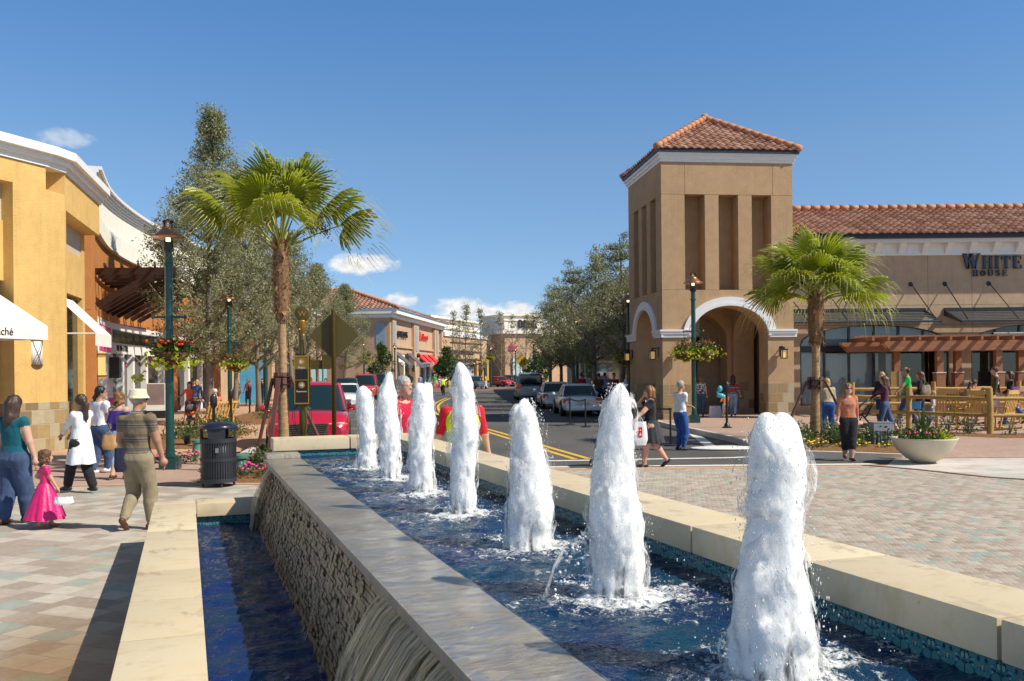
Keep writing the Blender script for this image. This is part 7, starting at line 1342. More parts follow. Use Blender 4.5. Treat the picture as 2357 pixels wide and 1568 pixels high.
def cloth(name, c, kind='plain', c2=None):
    if name in CL: return CL[name]
    t = NT('cloth '+name); o = t.obj(); sp = t.n('SeparateXYZ'); t.l(o, sp.inputs[0]); f = t.rng(t.noise(o, 9, 4), .3, .7, .85, 1.13); cc = t.n('CombineColor'); [t.l(f, cc.inputs[i]) for i in range(3)]; base = c+(1,)
    if kind == 'stripes': r = t.ramp(t.math('FRACT', t.math('MULTIPLY', sp.outputs[2], 5.6)), c2, 'CONSTANT'); cur = t.mix(1.0, r, cc.outputs[0], 'MULTIPLY')
    elif kind == 'floral': cur = t.mix(t.rng(t.noise(o, 17, 2), .47, .53), base[:3], c2)
    elif kind == 'denim': cur = t.mix(t.rng(t.noise(t.mapv(o, (1, 1, .35)), 5, 4, .65), .4, .65), c, tuple(x*1.75 for x in c))
    else: cur = t.mix(1.0, base[:3], cc.outputs[0], 'MULTIPLY')
    t.l(cur, t.b.inputs['Base Color']); t.b.inputs['Roughness'].default_value = .42 if kind == 'satin' else .85; t.b.inputs['Specular IOR Level'].default_value = .6 if kind == 'satin' else .2
    if kind != 'satin': t.b.inputs['Sheen Weight'].default_value = .15
    t.bump(t.math('ADD', t.noise(t.mapv(o, (1, 1, .6)), 14, 4, .6), t.math('MULTIPLY', t.noise(o, 60, 2), .25)), .5, .025); CL[name] = t.m; return t.m
cloth('teal', (.005, .10, .135)); cloth('white', (.74, .74, .76)); cloth('purple', (.06, .025, .25)); cloth('denim', (.045, .075, .15), 'denim'); cloth('blue jeans', (.02, .065, .22), 'denim'); cloth('dark denim', (.022, .032, .07), 'denim'); cloth('light denim', (.28, .38, .50), 'denim'); cloth('khaki', (.30, .245, .155)); cloth('black', (.018, .017, .020)); cloth('hot pink', (.72, .012, .16), 'satin')
cloth('polo', (.2, .16, .1), 'stripes', [(0, (.20, .155, .085)), (.36, (.13, .10, .085)), (.45, (.23, .18, .11)), (.52, (.075, .07, .13)), (.62, (.26, .20, .12)), (.70, (.14, .105, .07)), (.88, (.10, .09, .13)), (.95, (.22, .17, .10))])
cloth('coral', (.70, .12, .10)); cloth('blue shirt', (.05, .11, .24)); cloth('orange shirt', (.75, .20, .09)); cloth('cream', (.62, .55, .45)); cloth('pink', (.70, .20, .28)); cloth('crimson', (.50, .010, .045)); cloth('lime vest', (.62, .80, .02)); cloth('red', (.55, .015, .03)); cloth('orange vest', (.85, .17, .02)); cloth('teal top', (.10, .34, .34)); cloth('green', (.01, .42, .06)); cloth('maroon', (.26, .03, .07)); cloth('charcoal skirt', (.045, .045, .055)); cloth('floral', (.05, .05, .10), 'floral', (.62, .60, .62))
cloth('striped knit', (.4, .1, .1), 'stripes', [(0, (.32, .03, .06)), (.3, (.45, .38, .30)), (.5, (.32, .03, .06)), (.8, (.20, .16, .14))]); cloth('beige', (.48, .39, .26)); cloth('orange print', (.60, .155, .055), 'floral', (.38, .22, .17)); cloth('plum', (.085, .018, .05)); cloth('brown sweater', (.09, .065, .03)); cloth('navy', (.018, .02, .045)); cloth('yellow', (.80, .62, .08)); cloth('tan trousers', (.28, .24, .19)); cloth('light grey', (.55, .56, .60)); cloth('orange tee', (.85, .22, .02)); cloth('sky shirt', (.25, .36, .62)); cloth('hat canvas', (.70, .62, .45)); cloth('lilac', (.58, .56, .66))
SHOE = {k: mat('shoe '+k, c, .5, .1) for k, c in dict(black=(.02, .02, .02), brown=(.10, .038, .016), white=(.7, .7, .7), tan=(.35, .22, .14), maroon=(.10, .03, .03)).items()}
EYE = mat('eye dark', (.02, .015, .012), .3, 0); LIP = mat('lip', (.38, .12, .10), .5, 0); SUNG = mat('dark eyewear', (.01, .01, .012), .15, 0)
def ik(root, tgt, a, b, pole):
    root, tgt, pole = map(lambda v: np.array(v, float), (root, tgt, pole)); d = tgt-root; L = np.linalg.norm(d); L2 = min(L, (a+b)*.999); d = d/L; x = (a*a-b*b+L2*L2)/(2*L2); h = math.sqrt(max(0, a*a-x*x)); pl = pole-d*(pole@d); pl = pl/(np.linalg.norm(pl)+1e-9); return root+d*x+pl*h, root+d*L2
GRP = None
def person(label, pos, H, face, top='white', bottom='denim', legs=((0, .0, 0), (0, .0, 0)), arms=None, hair='dark', style='short', skin='fair', shoe='black', sleeve='short', build=1.0, fem=False, pants='long', baggy=1.0, det=.016, lean=0, turn=0, nod=0, child=False, twist=0, skirt=None, glasses=None, hat=False, collar=None, vest=None, belt=False, flare=1.0, neckline=.0, sit=False, lift=0.0, heel=(0, 0), fingers=False, hunch=0):
    """legs: (forward, sideways, height) of each ankle; arms: hand targets in body axes (x right, y forward, z up), all as fractions of H"""
    t = thing('person', label, 'person', pos, R(face)); S = SDF(); hs = 1.28 if child else 1.0; hw = .050*(1.05 if fem else 1)
    hipz = .515+lift if not sit else .27; spM = np.array(Matrix.Rotation(-R(lean), 3, 'X') @ Matrix.Rotation(R(twist), 3, 'Z')); hip = np.array([0, 0, hipz]); up = lambda v: hip+spM@np.array(v, float)
    w, dp = (.078, .056) if fem else (.085, .060); bw = build
    rows = [(-.06, .070*bw, .060*bw, 0), (-.01, (.098 if fem else .090)*bw, .070*bw, -.006), (.04, (.092 if fem else .086)*bw, .063*bw, -.002), (.10, w*bw, dp*bw, .004*bw), (.16, w*1.03*bw, dp*1.05*bw, .004), (.22, (.086 if fem else .098)*bw, (.066 if fem else .064)*bw, .008), (.275, (.084 if fem else .100)*bw, .055*bw, 0), (.305, (.066 if fem else .082)*bw**.5, .042*bw, -.006), (.325, .038, .032, -.008)]
    S.loft('torso', hip, spM, rows, .012)
    sh = .086 if fem else .104; SHL, SHR = up((-sh*bw**.6, -.004, .290)), up((sh*bw**.6, -.004, .290))
    for c in (SHL, SHR): S.ell('torso', c, (.034*bw, .036*bw, .034*bw), k=.03)
    neck0, neck1 = up((0, -.006, .31)), up((0, .006+hunch*.03, .365)); S.cap('neck', neck0, neck1, .030*bw**.4, .028*bw**.4, .02)
    hM = np.array(Matrix(spM.tolist()) @ Matrix.Rotation(R(turn), 3, 'Z') @ Matrix.Rotation(R(nod), 3, 'X')); hc = neck1+hM@np.array((0, .012, .058*hs)); hd = lambda v: hc+hM@(np.array(v, float)*hs)
    S.ell('head', hd((0, -.004, .012)), np.array((.045, .056, .056))*hs, hM, .02); S.ell('head', hd((0, .016, -.030)), np.array((.036, .040, .042))*hs, hM, .02); S.ell('head', hd((0, .038, -.058)), np.array((.016, .014, .013))*hs, hM, .02)
    S.cap('head', hd((0, .052, .006)), hd((0, .064, -.018)), .006*hs, .0095*hs, .008)
    for s in (-1, 1): S.ell('head', hd((s*.046, -.004, -.008)), np.array((.006, .013, .019))*hs, hM, .006)
    la, lb = .245, .225; ank = []
    for s, (fwd, side, hz) in zip((-1, 1), legs):
        root = hip+np.array([s*hw*bw**.5, 0, -.012]); tg = np.array([s*(hw*.86)+side, fwd, .042+hz]); 
        if sit: tg = np.array([s*hw*1.3+side, .235+fwd, .042+hz])
        kn, an = ik(root, tg, la, lb, (s*.05, 1, .05)); ank.append(an); bg = baggy if pants in ('long', 'capri', 'shorts') else .92; q = bw**.8
        S.cap('thigh', root, kn, .062*q*bg**.5, .042*q*bg, .022); S.cap('shank', kn, kn+(an-kn)*.35, .041*q*bg, .040*q*bg, .018); re_ = .024 if pants != 'long' else .0265*bg*flare; ud = (kn-an)/np.linalg.norm(kn-an); S.cap('shank2', kn+(an-kn)*.35, an+(ud*re_*.75 if pants == 'long' else 0), .040*q*bg, re_, .012)
        hl = R(heel[0 if s < 0 else 1]); fd = np.array([s*.12, cos(hl), -sin(hl)]); fd /= np.linalg.norm(fd); a0 = an+np.array([0, -.012, -.018+.0*hz]); S.cap('foot', a0-fd*.022, a0+fd*.052+np.array([0, 0, -.006*cos(hl)]), .0225, .022, .008); S.cap('foot', a0+fd*.05+np.array([0, 0, -.004]), a0+fd*.106+np.array([0, 0, -.009*cos(hl)]), .022, .0155, .008)
    ua, fa = .165, .140; hands = []; arms = arms or ((-.15, .03, .47), (.15, .03, .47))
    for s, tg, root in zip((-1, 1), arms, (SHL, SHR)):
        pole = (s*.35, -.8, -.3) if len(tg) == 3 else tg[3]; el, wr = ik(root, tg[:3], ua, fa, pole); q = bw**.7*(.9 if fem else 1.0); sl = 1.12 if sleeve != 'none' else 1
        S.cap('uarm', root, el, .033*q*sl, .026*q*(sl if sleeve != 'none' else 1), .014); S.cap('farm', el, wr, .0265*q*(1.1 if sleeve == 'long' else 1), .0165*q*(1.25 if sleeve == 'long' else 1), .010); d = (wr-el)/np.linalg.norm(wr-el); hands.append((el, wr, d, s)); S.ell('hand', wr+d*.028, (.0165, .0165, .030), np.stack([np.cross(d, (0.01, .3, .95)), np.cross(d, np.cross(d, (.01, .3, .95))), d], 1), .008)
    V, Q = S.mesh(det); tg_, T = S.nearest(V)
    lv = (V-hip)@spM; cl = np.zeros(len(V), bool)
    mats = [SKIN[skin], CL[top], CL[bottom] if bottom else SKIN[skin], SHOE[shoe], EYE, LIP, M['black'], CL[vest[0]] if vest else M['black'], HAIR[hair]]
    mi = np.zeros(len(V), int); z = lv[:, 2]
    trs = tg_ == 'torso'; mi[trs] = 1; waist = .045 if not fem else .055; mi[trs & (z < waist)] = 2
    if skirt: mi[trs & (z < waist)] = 2
    if belt: mi[trs & (z > waist-.022) & (z < waist)] = 6
    mi[trs & (z > .300-.0) & (np.abs(lv[:, 0]) < .045) & (lv[:, 2] > .318)] = 0
    if neckline: mi[trs & (lv[:, 1] > .0) & (z > .315-neckline+np.abs(lv[:, 0])*neckline*12) & (np.abs(lv[:, 0]) < .05)] = 0
    if neckline < 0: mi[trs & (z > .275)] = 0
    ups = {'short': .62, 'long': 2, 'none': .0, 'cap': .28, 'elbow': 1.0, 'threeq': 2}[sleeve]; mi[(tg_ == 'uarm') & (T < ups)] = 1
    if sleeve == 'none': mi[(tg_ == 'uarm')] = 0
    if sleeve in ('long', 'threeq'): mi[(tg_ == 'farm') & (T < (.93 if sleeve == 'long' else .55))] = 1
    lg = np.isin(tg_, ('thigh', 'shank', 'shank2'))
    if pants == 'long': mi[lg] = 2
    elif pants == 'capri': mi[(tg_ == 'thigh') | (tg_ == 'shank') | ((tg_ == 'shank2') & (T < .35))] = 2
    elif pants == 'shorts': mi[(tg_ == 'thigh') & (T < .85)] = 2
    if pants == 'long': mi[(tg_ == 'shank2') & (T >= .96)] = 2
    mi[tg_ == 'foot'] = 3
    if collar is not None: mi[(tg_ == 'neck') & (T < .35)] = 1
    hl_ = (V-hc)@hM/hs; hdm = tg_ == 'head'
    for s in (-1, 1): mi[hdm & (np.hypot(hl_[:, 0]-s*.019, (hl_[:, 2]-.006)*1.6) < .0085) & (hl_[:, 1] > .03)] = 4; mi[hdm & (np.abs(hl_[:, 0]-s*.019) < .013) & (np.abs(hl_[:, 2]-.021) < .0035) & (hl_[:, 1] > .03)] = 8
    mi[hdm & (np.abs(hl_[:, 0]) < .015) & (np.abs(hl_[:, 2]+.037) < .0055) & (hl_[:, 1] > .03)] = 5
    clm = np.isin(mi, (1, 2)); # soft folds in the cloth
    c3 = V.mean(0); nn = (V-c3); fo_ = fbm(V*[1, 1, .55], 22, int(abs(pos[0]*7)) % 50, 2)*.014*clm; dirn = V-np.where(trs[:, None], hip+np.outer(z, spM[:, 2]), V); ln = np.linalg.norm(dirn, axis=1)[:, None]+1e-6; V = V+np.where(trs[:, None], dirn/ln, np.array([0.6, .6, 0]))*fo_[:, None]
    b = MB(); fm = np.sort(mi[Q], 1)[:, 1]; b.add(V*H, Q.tolist(), fm.tolist())
    if fingers:
        for el, wr, d, s in hands:
            side = np.cross(d, (0, 0, 1)); side = side/(np.linalg.norm(side)+1e-6); pal = np.cross(side, d)
            for k, (off, L) in enumerate(((-.0105, .036), (-.0035, .041), (.0035, .038), (.0105, .030))):
                p0 = wr+d*.045+side*off; b.tube([tuple(q*H) for q in (p0, p0+d*L*.4-pal*.003, p0+d*L*.75-pal*.010, p0+d*L-pal*.020)], [.0052*H, .005*H, .0045*H, .0035*H], 6, 0)
            p0 = wr+d*.018+side*(-.014); b.tube([tuple(q*H) for q in (p0, p0-side*.014+d*.014-pal*.004, p0-side*.016+d*.032-pal*.010)], [.0062*H, .0055*H, .004*H], 6, 0)
    b.build('body', mats, t, smooth=True)
    # hair
    if style != 'bald':
        hh = SDF(); r = np.array
        if style == 'short': hh.ell('h', hd((0, -.010, .020)), r((.051, .060, .056))*hs, hM, .01)
        elif style == 'receding': hh.ell('h', hd((0, -.022, .008)), r((.0505, .050, .054))*hs, hM, .01)
        else: hh.ell('h', hd((0, -.012, .018)), r((.056, .064, .060))*hs, hM, .02)
        if style == 'long': hh.cap('h', hd((0, -.045, .0)), hd((0, -.062, -.12)), .048*hs, .040*hs, .02); hh.cap('h', hd((-.035, -.02, -.02)), hd((-.045, -.04, -.13)), .026*hs, .02*hs, .02); hh.cap('h', hd((.035, -.02, -.02)), hd((.045, -.04, -.13)), .026*hs, .02*hs, .02); hh.cap('h', hd((0, -.066, -.10)), hd((0, -.064, -.185)), .042*hs, .018*hs, .02)
        if style == 'bob': 
            for s in (-1, 1): hh.cap('h', hd((s*.038, -.012, .0)), hd((s*.046, -.006, -.062)), .028*hs, .022*hs, .02)
            hh.cap('h', hd((0, -.04, .0)), hd((0, -.05, -.065)), .045*hs, .035*hs, .02)
        if style == 'curly':
            rg = np.random.default_rng(3)
            for k in range(46): a = rg.uniform(0, 6.28); u = rg.uniform(-.085, .07); hh.ell('h', hd((cos(a)*.047, -.016+sin(a)*.05, u)), r((.017, .017, .02))*hs*rg.uniform(.7, 1.15), hM, .008)
        if style == 'ponytail': hh.cap('h', hd((0, -.055, .0)), hd((0, -.092, -.025)), .026*hs, .022*hs, .02); hh.cap('h', hd((0, -.090, -.03)), hd((0, -.098, -.16)), .03*hs, .022*hs, .02); hh.cap('h', hd((0, -.098, -.15)), hd((.01, -.088, -.22)), .022*hs, .008*hs, .02)
        if style == 'lowtail': hh.cap('h', hd((0, -.05, -.03)), hd((0, -.074, -.06)), .022, .019, .02); hh.cap('h', hd((0, -.074, -.06)), hd((0, -.070, -.10)), .02, .012, .02)
        fz = {'short': .036, 'receding': .05, 'bald': 0}.get(style, .030)
        hh.p.append(('e', 'CUT', hd((0, .062, -.028)), r((.043 if style not in ('short', 'receding') else .07, .062, .062+(.008 if style == 'receding' else 0)))*hs, hM, 0, .005))
        if style in ('short', 'receding'): hh.p.append(('e', 'CUT', hd((0, .0, -.075)), r((.09, .09, .045))*hs, hM, 0, .005))
        HV, HQ = hh.mesh(min(det, .009)*.9); HV = HV+(fbm(HV*[1, 1, .25], 75, 3, 2)*.013)[:, None]*((HV-hc)/(np.linalg.norm(HV-hc, axis=1)[:, None]+1e-6)); b = MB(); b.add(HV*H, HQ.tolist()); b.build('hair', HAIR[hair], t, smooth=True)
    Mh = lambda v: tuple(hd(v)*H)
    if glasses:
        b = MB()
        for s in (-1, 1):
            if glasses == 'sun': b.ball(Mh((s*.020, .050, .004)), (.017*H*hs, .010*H, .013*H*hs), 10)
            else: c0 = [Mh((s*.020+.014*cos(a), .058-.006*abs(cos(a)), .004+.010*sin(a))) for a in np.linspace(0, 2*PI, 13)]; b.tube(c0, .0014*H, 4)
            b.tube([Mh((s*.034, .048, .006)), Mh((s*.048, .0, .006))], .0018*H, 4)
        b.tube([Mh((-.008, .060, .007)), Mh((.008, .060, .007))], .0018*H, 4); b.build('glasses', SUNG, t)
    if hat:
        b = MB(); MM = Matrix([list(hM[i])+[hd((0, -.004, .030))[i]] for i in range(3)]+[[0, 0, 0, 1]]); MM = Matrix.Scale(H, 4) @ MM; b.lathe([(.074, -.020), (.075, -.017), (.060, .004), (.058, .008), (.054, .040), (.050, .046), (.02, .050), (0, .050)], 32, M=MM, sy=1.12); b.lathe([(.060, .002), (.0605, .010), (.058, .012)], 32, M=MM, sy=1.12); b.build('bucket_hat', CL['hat canvas'], t, smooth=True)
    if collar:
        b = MB(); C = up((0, -.006, .318)); A = np.linspace(-2.7, 2.7, 15); P = np.array([[tuple((C+spM@np.array((sin(a)*r_, -cos(a)*r_*.9+.004, dz)))*H) for r_, dz in ((.034, .012), (.040, .026), (.052, -.002))] for a in A]); b.grid(P); b.build('collar', CL[top], t, smooth=True)
    if vest:
        b = MB(); rowz = np.linspace(.02, .315, 12); A = np.linspace(0, 2*PI, 33); ra = np.array(rows)
        P = np.array([[tuple((hip+spM@np.array((np.interp(q, ra[:, 0], ra[:, 1])*1.06*np.sign(cos(a))*abs(cos(a))**.85+.004*cos(a), np.interp(q, ra[:, 0], ra[:, 2])*1.10*np.sign(sin(a))*abs(sin(a))**.85+.004*sin(a), q)))*H) for a in A] for q in rowz]); b.grid(P); v_ = b.build('safety_vest', CL[vest[0]], t, smooth=True); b = MB()
        for a in (R(60), R(120), R(240), R(300)): b.tube([tuple((hip+spM@np.array((np.interp(q, ra[:, 0], ra[:, 1])*1.075*np.sign(cos(a))*abs(cos(a))**.85, np.interp(q, ra[:, 0], ra[:, 2])*1.13*np.sign(sin(a))*abs(sin(a))**.85, q)))*H) for q in rowz], .014*H, 5)
        b.build('vest_stripe', CL[vest[1]], v_)
    if skirt:           # (material, waist z, hem z, hem half width, hem half depth, folds, fold depth, top half width)
        m_, z0, z1, wx, wy, nf, fd_, w0 = skirt; A = np.linspace(0, 2*PI, 73); rowsz = np.linspace(0, 1, 14); P = np.zeros((14, 73, 3)); ym = (ank[0][1]+ank[1][1])*.25
        for i, q in enumerate(rowsz):
            zz = z0+(z1-z0)*q; e = q**.8; rx, ry = w0+(wx-w0)*e, w0*.82+(wy-w0*.82)*e; fo2 = 1+fd_*q*np.sin(A*nf+.8*np.sin(A*3))+fd_*.4*q*np.sin(A*(nf*2+1)+1); P[i, :, 0] = np.cos(A)*rx*fo2; P[i, :, 1] = np.sin(A)*ry*fo2+ym*q; P[i, :, 2] = zz+.004*np.sin(A*5)*q
            if z0 > hipz: k = max(0, (zz-hipz)); off = spM@np.array([0, 0, k])-np.array([0, 0, k]); P[i] += off
        b = MB(); b.grid(P*H); b.build('skirt' if z0 < .7 else 'coat', CL[m_], t, smooth=True)
    t['_'] = 0; del t['_']; return t, dict(hip=hip, hands=hands, up=up, H=H, hd=hd)
def place(px, D, z=.006): return (X(px, D), D, z)
def world_of(t, v): return Matrix.Translation(t.location) @ Matrix.Rotation(t.rotation_euler.z, 4, 'Z') @ Vector(v)
ST_ = lambda f, s=.0, h=0.0: (f, s, h)
WALK = ((.12, .01, 0), (-.13, -.01, .03)); WALK2 = ((-.13, .01, .03), (.12, -.01, 0)); STAND = ((0, -.01, 0), (0.01, .01, 0))
# ---- near left group
person('woman in teal cap sleeved top and jeans with long brown hair, at the left edge', place(30, 12.65), 1.72, -14, 'teal', 'denim', ((-.06, 0, .0), (.08, .0, 0)), ((-.16, .02, .47), (.175, .03, .50)), 'dark', 'long', sleeve='cap', fem=True, build=1.22, baggy=1.2, flare=1.5, det=.0095, fingers=True, shoe='brown')
person('little girl in shiny pink dress with curly hair walking beside the woman in teal', place(101, 12.3), .98, -52, 'hot pink', None, ((.09, 0, 0), (-.09, 0, .02)), ((-.19, .05, .60), (.12, .16, .46)), 'brown', 'curly', sleeve='short', fem=True, child=True, pants='none', det=.016, fingers=True, shoe='tan', build=1.05, skirt=('hot pink', .60, .12, .27, .25, 9, .07, .085))
person('woman in long white coat and black trousers gesturing, dark ponytail', place(186, 15.9), 1.66, 62, 'white', 'black', ((.17, 0, 0), (-.12, 0, .02)), ((-.05, .24, .585, (-.3, -.6, -.6)), (.045, .25, .57, (.3, -.6, -.6))), 'dark', 'ponytail', sleeve='long', fem=True, build=1.12, baggy=1.15, flare=1.5, det=.0095, fingers=True, glasses='thin', nod=4, skirt=('white', .66, .30, .145, .135, 6, .05, .088), skin='olive')
person('man in white tee shirt and blue jeans with short dark tail of hair', place(229, 19.1), 1.76, -28, 'white', 'denim', ((-.06, 0, .0), (.06, 0, .01)), ((-.13, .10, .50), (.14, .08, .49)), 'black', 'lowtail', sleeve='short', build=1.12, baggy=1.3, belt=True, det=.011, glasses='thin', turn=-42, shoe='white', skin='tan', fingers=True)
person('woman in purple ruffled top and pale capri jeans, wavy auburn hair', place(273, 17.9), 1.66, -10, 'purple', 'light denim', ((-.07, 0, .02), (.06, 0, 0)), ((-.14, .12, .50), (.12, .05, .5)), 'auburn', 'curly', sleeve='elbow', fem=True, build=1.08, pants='capri', det=.011, baggy=1.15, shoe='brown', neckline=-1, fingers=True, skirt=('purple', .795, .655, .135, .105, 9, .05, .105))
pt, pi = person('man in cream bucket hat, striped polo and khaki trousers walking away', place(314, 12.05), 1.79, -9, 'polo', 'khaki', ((-.075, -.022, .045), (.055, .03, 0)), ((-.125, .10, .535), (.175, .06, .47)), 'grey', 'short', sleeve='short', build=1.08, baggy=1.12, det=.0095, hat=True, collar=True, turn=-22, glasses='sun', shoe='brown', skin='tan', heel=(38, 0), fingers=True, flare=1.25)
# ---- left walk
person('woman in coral top pushing an orange stroller toward the camera', place(436, 37.7), 1.70, 180, 'coral', 'denim', WALK, ((-.11, .22, .60), (.22, .10, .66)), 'dark', 'long', sleeve='threeq', fem=True, det=.016)
person('man in blue shirt and pale trousers walking behind the woman in coral', place(446, 40), 1.84, 180, 'blue shirt', 'tan trousers', WALK2, None, 'black', 'short', sleeve='elbow', det=.018, glasses='sun', baggy=1.2)
person('blond person mostly hidden behind the man in blue shirt', place(453.5, 41.2), 1.76, 180, 'navy', 'denim', WALK, None, 'blond', 'bob', sleeve='long', det=.02, fem=True)
person('white haired man in orange shirt sitting on the bench, reading', (X(499, 33.6), 33.45, .17), 1.74, 62, 'orange shirt', 'khaki', ((.02, 0, -.1), (.0, 0, -.1)), ((-.06, .19, .36), (.06, .19, .36)), 'white', 'short', sleeve='long', det=.017, sit=True, nod=-14)
person('toddler sitting in the orange stroller', (X(442, 37), 36.75, .36), .82, 180, 'light grey', 'black', ((.02, 0, .08), (.0, 0, .08)), ((-.08, .18, .45), (.08, .18, .45)), 'brown', 'short', det=.022, child=True, sit=True, skin='tan')
person('woman in cream top and olive trousers walking past the blue hoarding', place(545, 58), 1.70, 182, 'cream', 'tan trousers', WALK, None, 'auburn', 'long', sleeve='none', fem=True, det=.02)
person('woman in pink top drinking while walking past the blue hoarding', place(571, 58.5), 1.70, 174, 'pink', 'dark denim', WALK2, ((.03, .10, .84), (.17, .03, .50)), 'blond', 'long', sleeve='short', fem=True, det=.02)
person('person in dark clothes by the shopfront left of the palm', place(604, 62), 1.7, 170, 'black', 'dark denim', WALK, None, 'black', 'long', fem=True, det=.024)
person('woman in yellow top seen over the roof of the red van', place(655, 56), 1.66, 20, 'yellow', 'denim', STAND, None, 'auburn', 'bob', fem=True, det=.022)
person('person in orange shirt with raised arms seen over the van', place(716, 58), 1.74, 90, 'orange tee', 'denim', STAND, ((-.10, .06, .95), (.12, .08, .96)), 'black', 'short', det=.022, skin='tan')
person('brown haired woman by the pale blue panel, seen over the van', place(750, 60), 1.68, 175, 'cream', 'denim', STAND, None, 'dark', 'long', fem=True, sleeve='none', det=.022)
# ---- behind the fountain
person('grey haired man in crimson shirt and glasses standing behind the fountain', place(926, 13.1), 1.93, 180+47, 'crimson', 'khaki', STAND, None, 'grey', 'short', sleeve='short', build=1.12, det=.0085, collar=True, glasses='thin', turn=10, skin='fair', fingers=True, neckline=.02)
person('worker in lime and orange safety vest over red shirt, hidden by the tallest jet', place(1063, 11.9), 1.86, 8, 'red', 'navy', STAND, ((-.20, .05, .49), (.19, .03, .47)), 'dark', 'short', sleeve='elbow', build=1.12, det=.0095, vest=('lime vest', 'orange vest'), fingers=True)
# ---- far street
person('cyclist in lime vest and white sleeves riding away on the street', (X(1020, 81), 80.9, .36), 1.72, 12, 'white', 'black', ((-.10, 0, -.06), (-.06, 0, .03)), ((-.10, .24, .62), (.10, .24, .62)), 'black', 'short', sleeve='long', det=.024, sit=True, lean=14, vest=('lime vest', 'lime vest'))
person('crossing worker in orange vest and white trousers at the far junction', place(1118, 108), 1.74, 80, 'lime vest', 'white', WALK, None, 'dark', 'short', det=.026, vest=('orange vest', 'lime vest'))
person('dark dressed person beside the crossing worker', place(1108, 111), 1.74, 60, 'black', 'navy', STAND, None, 'dark', 'short', det=.028)
person('person in sky blue shirt near the red awnings', place(967, 110), 1.70, 10, 'sky shirt', 'navy', WALK, None, 'black', 'short', sleeve='long', det=.026)
person('woman in teal top and navy trousers crossing by the corner shop', place(986, 104), 1.70, 0, 'teal top', 'navy', WALK2, None, 'dark', 'long', sleeve='long', fem=True, det=.026)
person('man in green shirt beside the hydrant', place(1000, 110), 1.78, 190, 'green', 'tan trousers', STAND, None, 'grey', 'short', det=.026, pants='shorts')
person('man in maroon shirt and grey shorts behind the cyclist', place(1012, 112), 1.76, 20, 'maroon', 'light grey', WALK, None, 'dark', 'short', det=.026, pants='shorts')
person('small figure in yellow top right of the cyclist', place(1034, 107), 1.2, 0, 'yellow', 'yellow', STAND, None, 'dark', 'short', det=.034, child=True)
# ---- right plaza
pw, wi = person('woman in black top and charcoal skirt talking on a phone', place(1496, 19.3), 1.66, 86, 'black', None, ((.085, 0, 0), (-.20, .0, .045)), ((-.20, .20, .60, (-.6, -.5, -.3)), (.055, .085, .865, (.5, .2, -.8))), 'auburn', 'bob', sleeve='short', fem=True, build=1.22, pants='none', det=.0095, glasses='thin', neckline=.06, heel=(0, 40), fingers=True, skirt=('charcoal skirt', .585, .30, .155, .150, 15, .05, .112))
person('grey haired man in white tee and blue jeans standing with folded arms', place(1565, 23.3), 1.72, -62, 'white', 'blue jeans', STAND, ((.06, .125, .635, (-.8, -.5, -.6)), (-.05, .135, .655, (.8, -.5, -.6))), 'grey', 'short', sleeve='short', build=1.08, belt=True, det=.011, glasses='sun', baggy=1.18, skin='tan', fingers=True)
person('woman in floral blouse and jeans entering the tower arch with a shopping bag', place(1612, 36.6, .15), 1.62, -8, 'floral', 'denim', STAND, ((-.13, .04, .5), (.16, .05, .47)), 'auburn', 'bob', fem=True, build=1.12, det=.016)
person('woman in red striped knit with long curly hair and shopping bag in the arch', place(1687, 36.7, .15), 1.62, -12, 'striped knit', 'light denim', WALK, ((-.13, .03, .5), (.18, .05, .48)), 'dark', 'long', fem=True, det=.016, sleeve='elbow')
person('small child in orange tee and pale blue shorts in the tower arch', place(1668, 35.9, .15), .98, 10, 'orange tee', 'light denim', STAND, ((-.16, .12, .62), (.15, .03, .50)), 'brown', 'short', child=True, pants='shorts', det=.024, shoe='tan')
person('blond woman in beige sweater and blue jeans leaning over behind the palm', place(1905, 26.6, .15), 1.58, -4, 'beige', 'blue jeans', ((0, -.03, 0), (0, .03, 0)), ((-.10, .16, .58), (.10, .16, .58)), 'blond', 'bob', fem=True, build=1.18, sleeve='long', lean=8, det=.013, baggy=1.1)
person('woman in orange printed top and dark capris with sunglasses walking forward', place(1951, 20.3), 1.66, 178, 'orange print', 'black', ((.10, .035, 0), (-.10, -.03, .02)), ((-.15, -.06, .47), (.165, .07, .47)), 'auburn', 'bob', fem=True, build=1.12, sleeve='threeq', pants='capri', glasses='sun', det=.0095, shoe='maroon', baggy=1.22, flare=1.2, fingers=True)
person('woman in plum top and cropped jeans with very long hair pushing a stroller', place(2036, 26.3, .15), 1.62, 60, 'plum', 'denim', ((.08, 0, 0), (-.20, 0, .04)), ((-.15, .24, .60), (.06, .27, .60)), 'brown', 'long', fem=True, build=1.08, sleeve='long', pants='capri', det=.012, shoe='brown', heel=(0, 30), fingers=True)
person('woman with blond hair behind the woman in plum', place(2030, 29.6, .15), 1.72, 150, 'black', 'dark denim', STAND, ((-.1, .15, .6), (.15, .03, .5)), 'blond', 'long', fem=True, sleeve='long', det=.015)
person('man in bright green tee shirt walking left behind the fence', place(2088, 29.8, .17), 1.85, 68, 'green', 'denim', ((.16, 0, 0), (-.16, 0, .03)), ((-.20, .19, .55), (.10, -.08, .50)), 'dark', 'receding', sleeve='short', build=1.05, det=.012, baggy=1.2, skin='tan', fingers=True)
person('woman in black top with patterned shoulder bag behind the man in green', place(2119, 31, .17), 1.70, 50, 'black', 'dark denim', ((.13, 0, 0), (-.13, 0, .03)), ((-.13, .10, .55), (.15, .02, .50)), 'brown', 'long', fem=True, sleeve='long', det=.014)
